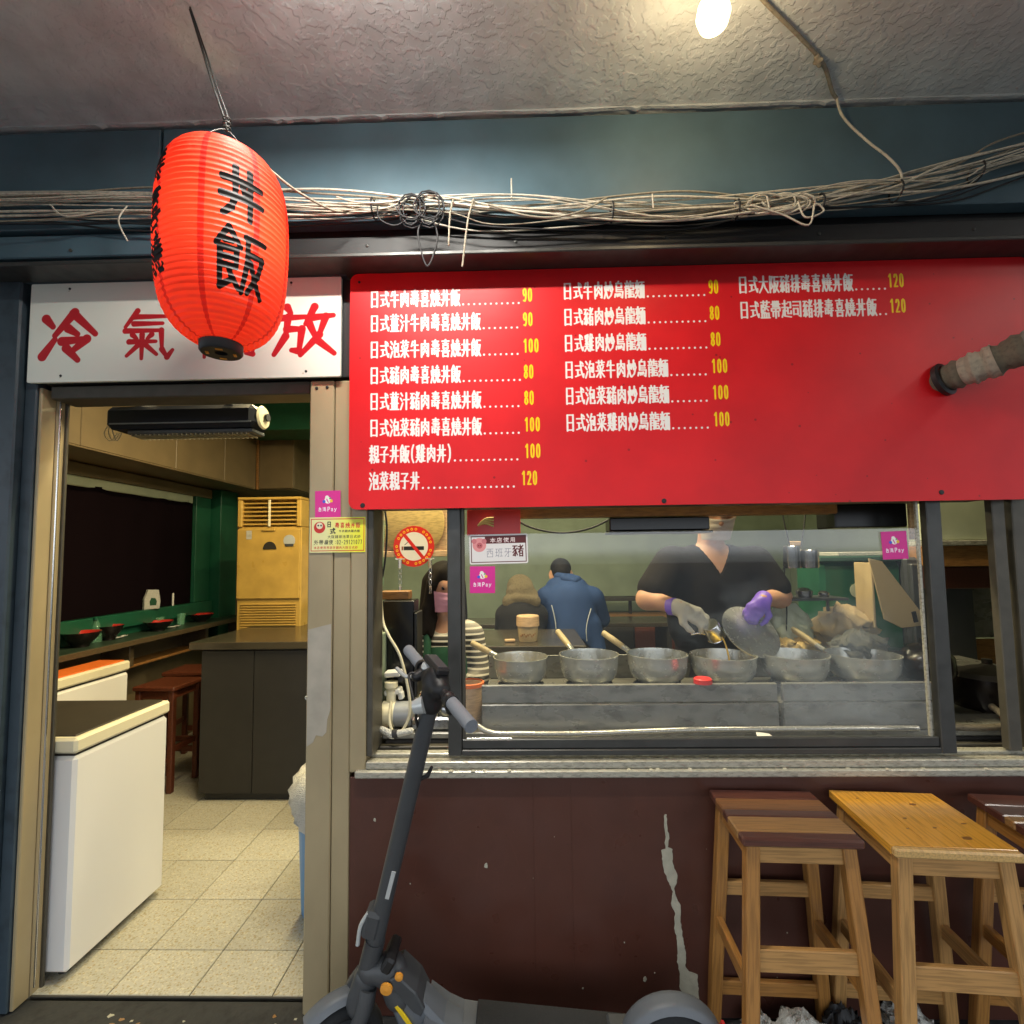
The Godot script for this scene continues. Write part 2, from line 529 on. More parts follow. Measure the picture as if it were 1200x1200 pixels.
# ---------------------------------------------------------------- lettering: strokes on a 100 x 100 field, y down; "@x l t r b" sets another character into a rectangle
const STROKES := {
	"日": "20,6 20,96|20,6 80,6 80,96|20,50 80,50|20,92 80,92",
	"式": "8,28 92,28|14,52 54,52|33,52 33,84|8,90 58,80|62,4 66,40 78,76 92,94 95,76|76,8 88,18",
	"牛": "28,6 14,34|22,28 86,28|6,58 94,58|50,2 50,98",
	"肉": "14,22 14,98|14,22 86,22 86,94 74,92|50,2 50,28 28,52|50,24 72,48|50,54 28,84|50,52 72,78",
	"壽": "16,8 84,8|50,0 50,18|24,18 76,18|14,28 86,28 80,38|24,38 70,38|47,30 47,50|8,50 92,50|14,60 14,82|14,60 40,60 40,82|14,80 40,80|48,64 94,64|76,54 76,96 64,94|56,74 64,84",
	"喜": "12,8 88,8|50,0 50,24|22,22 78,22|26,32 26,52|26,32 74,32 74,52|26,50 74,50|34,54 40,64|66,54 60,64|6,66 94,66|24,76 24,98|24,76 76,76 76,98|24,96 76,96",
	"火": "18,30 30,55|84,24 68,52|50,4 50,45 38,70 8,98|50,48 66,72 94,96",
	"堯": "50,0 50,22|28,10 72,10|14,24 86,24|28,28 28,50|10,38 46,38|4,50 50,50|72,28 72,50|56,38 92,38|54,50 98,50|6,60 94,60|38,60 34,80 8,98|62,60 62,94 96,94 96,82",
	"燒": "@火 0 0 38 100|@堯 38 0 100 100",
	"丼": "8,30 92,30|6,62 94,62|34,4 34,62 26,84 10,98|66,4 66,98|50,40 54,52",
	"食": "50,0 6,30|50,0 94,28|36,22 64,22|20,34 20,96 60,84|20,34 80,34 80,62|20,48 80,48|20,62 80,62|52,64 62,76 92,94",
	"反": "14,8 92,8|22,8 22,50 6,98|24,34 84,34 70,62 30,96|34,46 58,76 94,98",
	"飯": "@食 0 0 50 100|@反 50 0 100 100",
	"薑": "6,10 94,10|34,0 34,20|66,0 66,20|10,26 90,26|24,34 24,56|24,34 76,34 76,56|24,45 76,45|24,56 76,56|50,34 50,56|8,63 92,63|24,70 24,90|24,70 76,70 76,90|24,80 76,80|24,90 76,90|50,70 50,90|4,98 96,98",
	"水": "30,4 74,20|14,34 60,50|20,98 80,62",
	"汁": "@水 0 0 36 100|38,42 98,42|68,4 68,98",
	"包": "36,2 10,40|30,18 84,18 82,66 66,66|26,40 60,40|26,40 26,64|60,40 60,62|26,62 60,62|26,62 26,94 94,94 94,78",
	"泡": "@水 0 0 34 100|@包 34 0 100 100",
	"菜": "6,10 94,10|34,0 34,20|66,0 66,20|86,24 20,32|20,38 28,50|48,36 52,48|82,34 70,50|4,60 96,60|50,52 50,98|46,62 10,94|54,62 92,94",
	"豕": "10,8 90,8|56,8 14,36|40,24 60,60 54,96 36,90|50,42 10,66|58,60 12,92|88,28 62,44|62,48 92,88",
	"者": "14,14 76,14|46,0 46,36|4,36 96,36|90,4 14,62|34,52 34,98|34,52 84,52 84,98|34,74 84,74|34,96 84,96",
	"豬": "@豕 0 0 48 100|@者 48 0 100 100",
	"親": "@辛 0 0 50 100|@見 50 0 100 100",
	"辛": "50,0 52,10|10,14 90,14|28,20 34,32|72,20 64,32|4,36 96,36|10,56 90,56|50,36 50,98|44,60 10,86|56,60 90,82",
	"見": "16,4 16,64|16,4 84,4 84,64|16,24 84,24|16,44 84,44|16,64 84,64|38,64 30,86 4,98|62,64 62,94 98,94 98,80",
	"子": "18,10 82,10 52,36|52,32 52,94 34,90|6,52 94,52",
	"奚": "80,2 16,10|18,16 26,26|48,12 52,24|80,10 70,24|52,26 28,40 60,40|70,28 24,58 76,54|62,44 82,60|6,70 94,70|50,58 44,80 8,98|54,72 92,96",
	"隹": "32,0 6,44|20,28 20,98|62,2 70,16|22,22 94,22|56,22 56,92|22,44 88,44|22,66 88,66|22,92 98,92",
	"雞": "@奚 0 0 50 100|@隹 50 0 100 100",
	"少": "50,2 50,56|24,24 8,52|70,20 92,46|84,50 56,82 10,98",
	"炒": "@火 0 0 42 100|@少 42 0 100 100",
	"烏": "48,0 36,12|24,12 24,60|24,12 78,12 78,36|24,36 78,36|24,60 92,60|24,48 84,48|92,60 86,96 72,92|12,74 6,92|28,74 32,88|46,74 50,86|62,72 68,82",
	"龍": "26,0 28,8|4,12 50,12|14,18 18,30|40,18 36,30|2,34 54,34|10,44 10,98|10,44 46,44 46,94 36,94|10,60 46,60|10,74 46,74|62,2 62,24 96,24|62,12 94,12|60,34 94,34 94,50 62,50|62,50 62,92 98,92 98,82|72,64 92,64|72,76 92,76",
	"麥": "8,12 92,12|50,0 50,40|30,18 18,34|70,18 82,34|4,42 96,42|44,46 24,66 8,72|34,54 78,54 56,78 10,98|36,64 60,82 96,98",
	"面": "4,8 96,8|50,8 44,24|12,26 12,98|12,26 88,26 88,98|38,26 38,96|62,26 62,96|38,50 62,50|38,72 62,72|12,96 88,96",
	"麵": "@麥 0 0 50 100|@面 52 0 100 100",
	"大": "6,34 94,34|50,2 50,36 36,66 6,98|52,40 66,70 96,98",
	"阜": "14,4 14,98|14,6 80,6 46,38 80,64 50,76",
	"阪": "@阜 0 0 38 100|@反 38 0 100 100",
	"手": "8,26 92,26|54,2 54,92 30,86|4,66 96,48",
	"非": "36,2 36,70 10,98|64,2 64,98|6,20 36,20|8,44 36,44|4,70 36,66|64,20 96,20|64,44 94,44|64,70 98,70",
	"排": "@手 0 0 36 100|@非 36 0 100 100",
	"藍": "4,8 96,8|32,0 32,18|68,0 68,18|10,24 10,66|10,24 50,24|10,38 46,38 46,52 10,52|28,24 28,38|28,52 28,66|10,66 50,66|64,22 54,42|60,34 94,34|68,46 82,56|14,72 14,96|14,72 86,72 86,96|38,72 38,96|62,72 62,96|2,98 98,98",
	"帶": "4,20 96,20|22,4 22,36|40,4 40,36 60,36|60,4 60,36|78,4 78,38 94,38|6,58 6,46 94,46 94,58|22,62 22,90|22,62 78,62 78,90|50,48 50,100",
	"起": "8,18 56,18|32,0 32,38|2,40 60,40|32,40 32,84|34,60 56,60|18,56 14,76 2,96|12,76 30,90 98,96|64,10 94,10 94,42 64,42|64,42 64,76 98,76 98,62",
	"司": "10,8 88,8 88,94 72,90|10,30 66,30|16,48 16,82|16,48 60,48 60,82|16,80 60,80",
	"冷": "14,14 26,30|10,90 30,56|62,2 30,48|60,4 98,46|52,34 68,46|42,60 84,56 60,80|50,74 70,98",
	"氣": "30,2 8,34|24,14 88,14|24,28 78,28|8,42 76,42 78,80 88,96 98,82|40,50 40,98|16,64 66,64|22,50 30,58|58,50 50,58|38,66 12,92|42,66 68,90",
	"開": "8,4 8,98|8,4 42,4 42,40|8,20 42,20|8,38 42,38|58,4 92,4 92,94 80,92|58,4 58,40|58,20 92,20|58,38 92,38|26,54 74,54|22,72 78,72|40,54 38,76 24,92|60,54 60,94",
	"放": "24,2 30,14|4,24 54,22|26,22 22,60 4,96|24,46 48,46 44,90 32,88|68,2 54,36|62,24 98,20|86,22 76,58 46,98|60,36 72,68 100,96",
	"台": "40,4 20,34 76,34|60,20 82,42|22,54 22,96|22,54 78,54 78,96|22,94 78,94",
	"灣": "@水 0 0 28 100|58,0 58,10|48,14 70,14|48,24 70,24|50,34 68,34 68,46 50,46|38,4 32,20 44,20 34,42|84,4 78,20 92,20 80,42|34,58 92,56 92,68 38,70 36,82 92,82 88,98 74,96",
	"本": "6,28 94,28|50,2 50,98|46,30 8,80|54,30 92,80|32,74 68,74",
	"店": "50,0 52,12|14,14 92,14|18,14 16,60 4,96|54,22 54,56|54,36 86,36|32,58 32,96|32,58 82,58 82,96|32,94 82,94",
	"使": "28,2 6,44|20,30 20,98|32,16 98,16|42,30 42,54|42,30 88,30 88,54|42,54 88,54|64,4 64,56 40,98|44,64 96,98",
	"用": "20,8 18,70 6,96|20,8 84,8 84,94 72,92|20,36 84,36|20,62 84,62|52,8 52,96",
	"西": "6,10 94,10|14,32 14,94|14,32 86,32 86,94|14,92 86,92|40,10 38,44 24,66|60,10 60,60 78,60",
	"班": "6,12 36,12|4,46 36,46|2,86 38,80|20,12 20,84|44,20 50,40|54,6 52,60 40,96|62,12 96,12|64,46 94,46|60,88 98,86|80,12 80,88",
	"牙": "14,10 88,10|30,10 24,44|4,44 96,44|60,10 60,94 42,90|56,46 10,92",
	"外": "30,2 8,50|24,24 52,24 42,62 8,98|22,46 38,58|70,2 70,98|70,38 96,58",
	"線": "36,2 14,30 34,30 8,60 40,56|24,60 24,98|10,70 6,88|40,68 44,84|70,0 60,12|50,14 50,48|50,14 92,14 92,48|50,30 92,30|50,48 92,48|70,48 70,96 60,92|50,60 64,60 46,88|92,54 78,66|74,60 96,94",
	"0": "50,6 26,14 18,50 26,86 50,94 74,86 82,50 74,14 50,6",
	"1": "24,22 54,6 54,94",
	"2": "20,26 32,9 66,9 80,26 74,46 20,92 84,92",
	"7": "16,8 84,8 44,94",
	"8": "50,6 24,16 28,40 50,48 74,60 80,82 50,94 20,82 26,60 50,48 72,40 76,16 50,6",
	"9": "78,36 66,52 36,54 20,40 22,16 50,6 74,14 80,40 74,74 54,94 26,90",
	"(": "70,0 40,24 34,50 40,76 70,100",
	")": "30,0 60,24 66,50 60,76 30,100",
	"-": "20,52 80,52",
	".": "46,92 54,92",
	":": "50,30 50,32|50,76 50,78",
	"P": "20,96 20,6 66,6 82,20 82,38 66,52 20,52",
	"a": "24,46 44,36 68,40 74,56 74,96|74,62 40,62 22,78 36,96 62,92 74,80",
	"y": "18,38 48,92|82,38 48,92 34,112 16,112",
	"一": "8,50 92,50",
}
var line_cache := {}
var mask_cache := {}

func strokes_of(ch: String) -> Array:
	if line_cache.has(ch):
		return line_cache[ch]
	var out := []
	for s: String in (STROKES.get(ch, STROKES["日"]) as String).split("|"):
		if s.begins_with("@"):
			var w := s.substr(1).split(" ")
			var x0 := float(w[1])
			var y0 := float(w[2])
			var sx := (float(w[3]) - x0) / 100.0
			var sy := (float(w[4]) - y0) / 100.0
			for line: PackedVector2Array in strokes_of(w[0]):
				var moved := PackedVector2Array()
				for p in line:
					moved.append(Vector2(x0 + p.x * sx, y0 + p.y * sy))
				out.append(moved)
		else:
			var line := PackedVector2Array()
			for t: String in s.split(" "):
				var xy := t.split(",")
				line.append(Vector2(float(xy[0]), float(xy[1])))
			out.append(line)
	line_cache[ch] = out
	return out

# draws a character into the picture; thick: stroke width in pixels across and along; slack makes brushy strokes
func put_glyph(img: Image, ch: String, at: Rect2, thick: float, ink: Color, brush := 0.0, thin_h := 1.0) -> void:
	if ch == " ":
		return
	var key := [ch, at.size, thick, brush, thin_h]
	var pad := int(thick) + 2
	var w := int(at.size.x) + pad * 2
	var h := int(at.size.y) + pad * 2 + int(at.size.y * 0.15)
	if not mask_cache.has(key):
		var mask := PackedFloat32Array()
		mask.resize(w * h)
		for line: PackedVector2Array in strokes_of(ch):
			for i in line.size() - 1:
				var a := line[i] / 100.0 * at.size + Vector2(pad, pad)
				var b := line[i + 1] / 100.0 * at.size + Vector2(pad, pad)
				var d := b - a
				var level := absf(d.x) / maxf(d.length(), 0.001)
				var r := thick / 2.0 * lerpf(1.0, thin_h, level)
				var r0 := r * (1.0 + brush)
				var r1 := r * (1.0 - brush * 0.55)
				var rm := maxf(r0, r1) + 1.0
				for y in range(max(0, int(minf(a.y, b.y) - rm)), min(h, int(maxf(a.y, b.y) + rm) + 2)):
					for x in range(max(0, int(minf(a.x, b.x) - rm)), min(w, int(maxf(a.x, b.x) + rm) + 2)):
						var p := Vector2(x + 0.5, y + 0.5) - a
						var t := clampf(p.dot(d) / maxf(d.length_squared(), 0.01), 0.0, 1.0)
						var cover := clampf(lerpf(r0, r1, t) - (p - d * t).length() + 0.5, 0.0, 1.0)
						if cover > mask[y * w + x]:
							mask[y * w + x] = cover
		mask_cache[key] = mask
	var m: PackedFloat32Array = mask_cache[key]
	var ox := int(at.position.x) - pad
	var oy := int(at.position.y) - pad
	for y in h:
		var py := oy + y
		if py < 0 or py >= img.get_height():
			continue
		for x in w:
			var c := m[y * w + x]
			var px := ox + x
			if c > 0.0 and px >= 0 and px < img.get_width():
				img.set_pixel(px, py, img.get_pixel(px, py).lerp(ink, c * ink.a))

func put_text(img: Image, text: String, x: float, y: float, w: float, h: float, gap: float, thick: float, ink: Color, thin_h := 1.0) -> float:
	for ch in text:
		put_glyph(img, ch, Rect2(int(x), int(y), int(w), int(h)), thick, ink, 0.0, thin_h)
		x += w + gap
	return x

func disc(img: Image, c: Vector2, r: float, ink: Color, hole := 0.0) -> void:
	for y in range(max(0, int(c.y - r - 1)), min(img.get_height(), int(c.y + r + 2))):
		for x in range(max(0, int(c.x - r - 1)), min(img.get_width(), int(c.x + r + 2))):
			var d := Vector2(x + 0.5, y + 0.5).distance_to(c)
			var k := clampf(r - d + 0.5, 0.0, 1.0) * (clampf(d - hole + 0.5, 0.0, 1.0) if hole > 0.0 else 1.0)
			if k > 0.0:
				img.set_pixel(x, y, img.get_pixel(x, y).lerp(ink, k * ink.a))

func bar(img: Image, a: Vector2, b: Vector2, thick: float, ink: Color) -> void:
	var r := thick / 2.0
	var d := b - a
	for y in range(max(0, int(minf(a.y, b.y) - r - 1)), min(img.get_height(), int(maxf(a.y, b.y) + r + 2))):
		for x in range(max(0, int(minf(a.x, b.x) - r - 1)), min(img.get_width(), int(maxf(a.x, b.x) + r + 2))):
			var p := Vector2(x + 0.5, y + 0.5) - a
			var t := clampf(p.dot(d) / maxf(d.length_squared(), 0.01), 0.0, 1.0)
			var k := clampf(r - (p - d * t).length() + 0.5, 0.0, 1.0)
			if k > 0.0:
				img.set_pixel(x, y, img.get_pixel(x, y).lerp(ink, k * ink.a))

func ring_box(img: Image, r: Rect2, thick: float, ink: Color) -> void:
	var e := r.end
	bar(img, r.position, Vector2(e.x, r.position.y), thick, ink)
	bar(img, r.position, Vector2(r.position.x, e.y), thick, ink)
	bar(img, e, Vector2(e.x, r.position.y), thick, ink)
	bar(img, e, Vector2(r.position.x, e.y), thick, ink)

func sheet(w: int, h: int, c: Color) -> Image:
	var img := Image.create(w, h, false, Image.FORMAT_RGB8)
	img.fill(c)
	return img
# ---------------------------------------------------------------- materials
var tex := {}

func lin(r: float, g: float, b: float) -> Color:
	return Color(r, g, b).linear_to_srgb()

func noise_tex(called: String, type: int, freq: float, octaves: int, lo: Color, hi: Color, size := 512, seed_no := 1, ridged := false, stops := []) -> NoiseTexture2D:
	if tex.has(called):
		return tex[called]
	var n := FastNoiseLite.new()
	n.noise_type = type as FastNoiseLite.NoiseType
	n.seed = seed_no
	n.frequency = freq
	n.fractal_octaves = octaves
	n.fractal_type = FastNoiseLite.FRACTAL_RIDGED if ridged else FastNoiseLite.FRACTAL_FBM
	var t := NoiseTexture2D.new()
	t.width = size
	t.height = size
	t.seamless = true
	t.seamless_blend_skirt = 0.15
	t.noise = n
	var g := Gradient.new()
	g.set_color(0, lo)
	g.set_color(1, hi)
	for s: Array in stops:
		g.add_point(s[0], s[1])
	t.color_ramp = g
	tex[called] = t
	return t

func image_tex(called: String, img: Image) -> ImageTexture:
	img.generate_mipmaps()
	tex[called] = ImageTexture.create_from_image(img)
	return tex[called]

func mat(c: Color, rough := 0.6, metal := 0.0, spec := 0.5) -> StandardMaterial3D:
	var m := StandardMaterial3D.new()
	m.albedo_color = c
	m.roughness = rough
	m.metallic = metal
	m.metallic_specular = spec
	return m

# multiplies a grey pattern into the colour, in world or own axes; scale in repeats per metre
func grain(m: StandardMaterial3D, t: Texture2D, scale: Vector3, world := true) -> StandardMaterial3D:
	m.albedo_texture = t
	m.uv1_triplanar = true
	m.uv1_world_triplanar = world
	m.uv1_scale = scale
	return m

func relief(m: StandardMaterial3D, t: Texture2D, centimetres: float) -> StandardMaterial3D:
	m.heightmap_enabled = true
	m.heightmap_texture = t
	m.heightmap_scale = centimetres
	return m

func worn(m: StandardMaterial3D, t: Texture2D) -> StandardMaterial3D:
	m.roughness_texture = t
	m.roughness_texture_channel = BaseMaterial3D.TEXTURE_CHANNEL_RED
	return m

func print_mat(img: Image, called: String, rough := 0.4, coat := 0.0) -> StandardMaterial3D:
	var m := mat(Color.WHITE, rough)
	m.albedo_texture = image_tex(called, img)
	m.texture_repeat = false
	if coat > 0.0:
		m.clearcoat_enabled = true
		m.clearcoat = coat
		m.clearcoat_roughness = 0.08
	return m

func grey(v: float) -> Color:
	return Color(v, v, v)

func make_materials() -> void:
	var SIM := FastNoiseLite.TYPE_SIMPLEX_SMOOTH
	var CEL := FastNoiseLite.TYPE_CELLULAR
	var PER := FastNoiseLite.TYPE_PERLIN
	# grey patterns
	var mottle := noise_tex("mottle", SIM, 0.012, 5, grey(0.87), grey(1.0), 512, 3)
	var fine := noise_tex("fine", SIM, 0.08, 3, grey(0.84), grey(1.0), 512, 7)
	var blot := noise_tex("blot", SIM, 0.02, 5, grey(0.72), grey(1.0), 512, 11, false, [[0.45, grey(0.95)]])
	var plaster := noise_tex("plaster", SIM, 0.07, 4, grey(0.0), grey(1.0), 1024, 21, false, [[0.4, grey(0.25)], [0.55, grey(0.5)], [0.68, grey(0.95)]])
	var knock := noise_tex("knock", SIM, 0.03, 6, grey(0.0), grey(1.0), 1024, 23, false, [[0.47, grey(0.06)], [0.58, grey(0.85)], [0.75, grey(1.0)]])
	var pit := noise_tex("pit", CEL, 0.05, 2, grey(0.2), grey(1.0), 512, 5)
	var rub := noise_tex("rub", SIM, 0.015, 5, grey(0.35), grey(0.8), 512, 17)
	var shine := noise_tex("shine", SIM, 0.01, 4, grey(0.55), grey(1.0), 512, 19)
	# long grain of wood: stretched by unequal scale
	var wood := noise_tex("wood", SIM, 0.02, 5, grey(0.80), grey(1.0), 512, 31, false, [[0.42, grey(0.90)], [0.55, grey(0.98)]])
	var fold := noise_tex("fold", SIM, 0.006, 3, grey(0.8), grey(1.0), 512, 47)
	var brushed := noise_tex("brushed", SIM, 0.05, 4, grey(0.7), grey(1.0), 512, 37)
	var weave := noise_tex("weave", SIM, 0.12, 2, grey(0.7), grey(1.0), 512, 41)
	var fleck_img := sheet(512, 512, grey(0.86))
	var rng := RandomNumberGenerator.new()
	rng.seed = 5
	for i in 5200:
		var g := rng.randf()
		var c := Color(0.74, 0.71, 0.62) if g < 0.35 else (Color(0.97, 0.96, 0.92) if g < 0.8 else Color(0.78, 0.7, 0.55))
		disc(fleck_img, Vector2(rng.randf() * 512, rng.randf() * 512), rng.randf_range(1.0, 4.2), Color(c, rng.randf_range(0.35, 0.9)))
	var fleck := image_tex("fleck", fleck_img)

	# scuffed paint: cloudy dirt, thin scratches, specks
	var scuff_img := sheet(1024, 1024, grey(0.78))
	for i in 420:
		disc(scuff_img, Vector2(rng.randf() * 1024, rng.randf() * 1024), rng.randf_range(8, 60), Color(grey(0.62 if i % 3 else 0.86), 0.05))
	for i in 150:
		var a := Vector2(rng.randf() * 1024, rng.randf() * 1024)
		var way := Vector2.from_angle(rng.randf_range(1.2, 1.9) if i % 3 else rng.randf() * TAU)
		bar(scuff_img, a, a + way * rng.randf_range(10, 110), rng.randf_range(0.7, 1.6), Color(grey(1.0), rng.randf_range(0.1, 0.4)))
	for i in 500:
		disc(scuff_img, Vector2(rng.randf() * 1024, rng.randf() * 1024), rng.randf_range(0.5, 1.8), Color(grey(1.0 if i % 2 else 0.45), rng.randf_range(0.2, 0.7)))
	var scuff := image_tex("scuff", scuff_img)
	M.ceiling = relief(grain(mat(lin(0.66, 0.72, 0.74), 0.8), mottle, Vector3(0.9, 0.9, 0.9)), knock, 0.16)
	M.blue = worn(grain(mat(lin(0.10, 0.175, 0.22), 0.5), mottle, Vector3(0.6, 0.6, 0.6)), shine)
	M.blue_frame = grain(mat(lin(0.042, 0.064, 0.082), 0.42), blot, Vector3(0.9, 0.9, 0.9))
	M.black_steel = grain(mat(lin(0.014, 0.014, 0.015), 0.5), mottle, Vector3(2, 2, 2))
	M.beige_metal = worn(grain(mat(lin(0.43, 0.345, 0.20), 0.5, 0.1), mottle, Vector3(0.5, 0.25, 0.5)), shine)
	M.bare_metal = grain(mat(lin(0.50, 0.45, 0.36), 0.45, 0.1), mottle, Vector3(1.5, 1.5, 1.5))
	M.white_paint = grain(mat(lin(0.72, 0.71, 0.66), 0.45), fine, Vector3(1, 1, 1))
	M.brown_wall = worn(grain(mat(lin(0.140, 0.051, 0.034), 0.45), scuff, Vector3(0.9, 0.9, 0.9)), shine)
	M.plaster_patch = relief(grain(mat(lin(0.46, 0.44, 0.34), 0.9), mottle, Vector3(3, 3, 3)), pit, 0.08)
	M.sill = worn(grain(mat(lin(0.46, 0.44, 0.36), 0.5, 0.25), blot, Vector3(2.5, 8, 8)), rub)
	M.dark_alu = worn(grain(mat(lin(0.075, 0.075, 0.07), 0.5, 0.4), mottle, Vector3(2, 2, 2)), shine)
	M.bronze_alu = grain(mat(lin(0.10, 0.09, 0.07), 0.45, 0.4), mottle, Vector3(2, 2, 2))
	M.asphalt = relief(grain(mat(lin(0.030, 0.031, 0.030), 0.85), blot, Vector3(1.5, 1.5, 1.5)), pit, 0.3)
	M.paving = relief(grain(mat(lin(0.32, 0.31, 0.295), 0.8), blot, Vector3(0.8, 0.8, 0.8)), pit, 0.2)
	M.concrete = grain(mat(lin(0.28, 0.27, 0.25), 0.85), blot, Vector3(0.7, 0.7, 0.7))
	M.tile = []
	for k in 4:
		var v: float = [1.0, 0.94, 1.03, 0.9][k]
		M.tile.append(worn(grain(mat(lin(0.63 * v, 0.61 * v, 0.51 * v), 0.5), fleck, Vector3(1.9, 1.9, 1.9)), shine))
	M.grout = mat(lin(0.13, 0.115, 0.08), 0.9)
	M.sage = grain(mat(lin(0.235, 0.295, 0.215), 0.6), mottle, Vector3(0.5, 0.5, 0.5))
	M.sage_pale = grain(mat(lin(0.52, 0.56, 0.40), 0.6), mottle, Vector3(0.5, 0.5, 0.5))
	M.green = grain(mat(lin(0.012, 0.105, 0.055), 0.4), mottle, Vector3(0.7, 0.7, 0.7))
	M.beige_board = grain(mat(lin(0.19, 0.14, 0.075), 0.45), mottle, Vector3(0.6, 0.6, 0.6))
	M.curtain = relief(grain(mat(lin(0.008, 0.004, 0.006), 0.9, 0.0, 0.15), weave, Vector3(6, 6, 6)), weave, 0.05)
	M.enamel = mat(lin(0.76, 0.745, 0.72), 0.28)
	M.cream_plastic = mat(lin(0.72, 0.66, 0.47), 0.4)
	M.lid_top = grain(mat(lin(0.045, 0.038, 0.028), 0.45), mottle, Vector3(1, 1, 1))
	M.cabinet = grain(mat(lin(0.022, 0.020, 0.018), 0.5), mottle, Vector3(1, 1, 1))
	M.cabinet_top = grain(mat(lin(0.06, 0.05, 0.035), 0.18), mottle, Vector3(1, 1, 1))
	M.yellowed = worn(grain(mat(lin(0.58, 0.37, 0.085), 0.45), mottle, Vector3(0.8, 0.8, 0.8)), shine)
	M.dark_slot = mat(lin(0.02, 0.016, 0.01), 0.7)
	M.navy_plastic = mat(lin(0.006, 0.008, 0.016), 0.45, 0.0, 0.35)
	M.grille = mat(lin(0.45, 0.40, 0.28), 0.4, 0.5)
	M.counter_green = grain(mat(lin(0.035, 0.06, 0.04), 0.35), mottle, Vector3(1, 1, 1))
	M.counter_edge = grain(mat(lin(0.10, 0.07, 0.035), 0.5), wood, Vector3(3, 12, 3))
	M.red_lacquer = mat(lin(0.50, 0.03, 0.02), 0.25)
	M.black_lacquer = mat(lin(0.012, 0.008, 0.008), 0.25)
	M.dark_red_wood = grain(mat(lin(0.13, 0.035, 0.016), 0.4), wood, Vector3(3, 12, 3), false)
	M.orange_top = mat(lin(0.75, 0.16, 0.02), 0.5)
	M.carton = grain(mat(lin(0.62, 0.54, 0.42), 0.8), fine, Vector3(2, 2, 2))
	M.blue_plastic = mat(lin(0.02, 0.22, 0.55), 0.35)
	M.bag_white = relief(grain(mat(lin(0.62, 0.61, 0.55), 0.5), fine, Vector3(2, 2, 2)), plaster, 0.4)
	# stools: two woods, the grain runs along x of each board
	M.oak = grain(mat(lin(0.40, 0.185, 0.045), 0.38), wood, Vector3(11, 11, 0.55), false)
	M.oak_pale = grain(mat(lin(0.47, 0.255, 0.085), 0.4), wood, Vector3(11, 11, 0.55), false)
	M.pine = grain(mat(lin(0.72, 0.35, 0.045), 0.22), wood, Vector3(9, 9, 0.45), false)
	M.pine_edge = grain(mat(lin(0.60, 0.38, 0.14), 0.35), wood, Vector3(11, 11, 0.55), false)
	M.brown_wood = grain(mat(lin(0.19, 0.085, 0.035), 0.3), wood, Vector3(11, 11, 0.55), false)
	M.wine_wood = grain(mat(lin(0.095, 0.032, 0.021), 0.3), wood, Vector3(11, 11, 0.55), false)
	M.tan_wood = grain(mat(lin(0.33, 0.175, 0.06), 0.3), wood, Vector3(11, 11, 0.55), false)
	M.knot = mat(lin(0.20, 0.085, 0.015), 0.35)
	for w: String in ["oak", "pine", "wine_wood", "tan_wood"]:
		M[w].clearcoat_enabled = true
		M[w].clearcoat = 0.5
		M[w].clearcoat_roughness = 0.15
	M.wood_panel = grain(mat(lin(0.60, 0.40, 0.22), 0.5), wood, Vector3(1.5, 9, 1.5))
	M.wood_disc = grain(mat(lin(0.62, 0.44, 0.16), 0.5), wood, Vector3(2, 9, 2))
	M.shelf_wood = grain(mat(lin(0.30, 0.14, 0.04), 0.45), wood, Vector3(1.5, 9, 1.5))
	# metals
	M.steel = worn(grain(mat(lin(0.24, 0.235, 0.205), 0.55, 0.35), blot, Vector3(0.8, 1.6, 0.8)), rub)
	M.steel_clean = worn(grain(mat(lin(0.55, 0.55, 0.54), 0.35, 0.95), brushed, Vector3(2, 2, 2)), rub)
	M.pan = worn(grain(mat(lin(0.60, 0.61, 0.56), 0.42, 0.55), mottle, Vector3(3, 4, 3), false), rub)
	M.chrome = mat(lin(0.75, 0.75, 0.74), 0.18, 1.0)
	M.soot = grain(mat(lin(0.03, 0.025, 0.02), 0.7), mottle, Vector3(4, 4, 4))
	M.handle_wood = grain(mat(lin(0.48, 0.38, 0.20), 0.5), wood, Vector3(20, 3, 20), false)
	# glass
	M.glass = mat(Color(0.82, 0.88, 0.86, 0.01), 0.02)
	M.glass.transparency = BaseMaterial3D.TRANSPARENCY_ALPHA
	M.smear = mat(Color(0.75, 0.8, 0.78, 0.10), 0.6)
	M.smear.transparency = BaseMaterial3D.TRANSPARENCY_ALPHA
	M.bottle = mat(Color(0.55, 0.8, 0.65, 0.25), 0.05)
	M.bottle.transparency = BaseMaterial3D.TRANSPARENCY_ALPHA
	# steam and grease on the glass: patches with ragged edges
	var film := Image.create(256, 128, false, Image.FORMAT_RGBA8)
	var fn := FastNoiseLite.new()
	fn.seed = 77
	fn.frequency = 0.02
	fn.fractal_octaves = 5
	for y in 128:
		for x in 256:
			var u := x / 255.0
			var v := y / 127.0
			var patch := maxf(1.0 - Vector2((u - 0.86) * 3.4, (v - 0.80) * 2.2).length(), 0.35 - Vector2((u - 0.62) * 3.0, (v - 0.42) * 2.6).length())
			var k := clampf(patch + 0.75 * fn.get_noise_2d(x, y * 1.6), 0.0, 1.0)
			film.set_pixel(x, y, Color(0.80, 0.83, 0.82, 0.28 * k * clampf(minf(minf(u, 1.0 - u), minf(v, 1.0 - v)) * 14.0, 0.0, 1.0)))
	M.film = mat(Color.WHITE, 0.7)
	M.film.albedo_texture = image_tex("film", film)
	M.film.texture_repeat = false
	M.film.transparency = BaseMaterial3D.TRANSPARENCY_ALPHA
	# scooter
	M.scoot_dark = grain(mat(lin(0.090, 0.097, 0.104), 0.45), scuff, Vector3(2, 2, 2))
	M.scoot_black = mat(lin(0.010, 0.010, 0.011), 0.5)
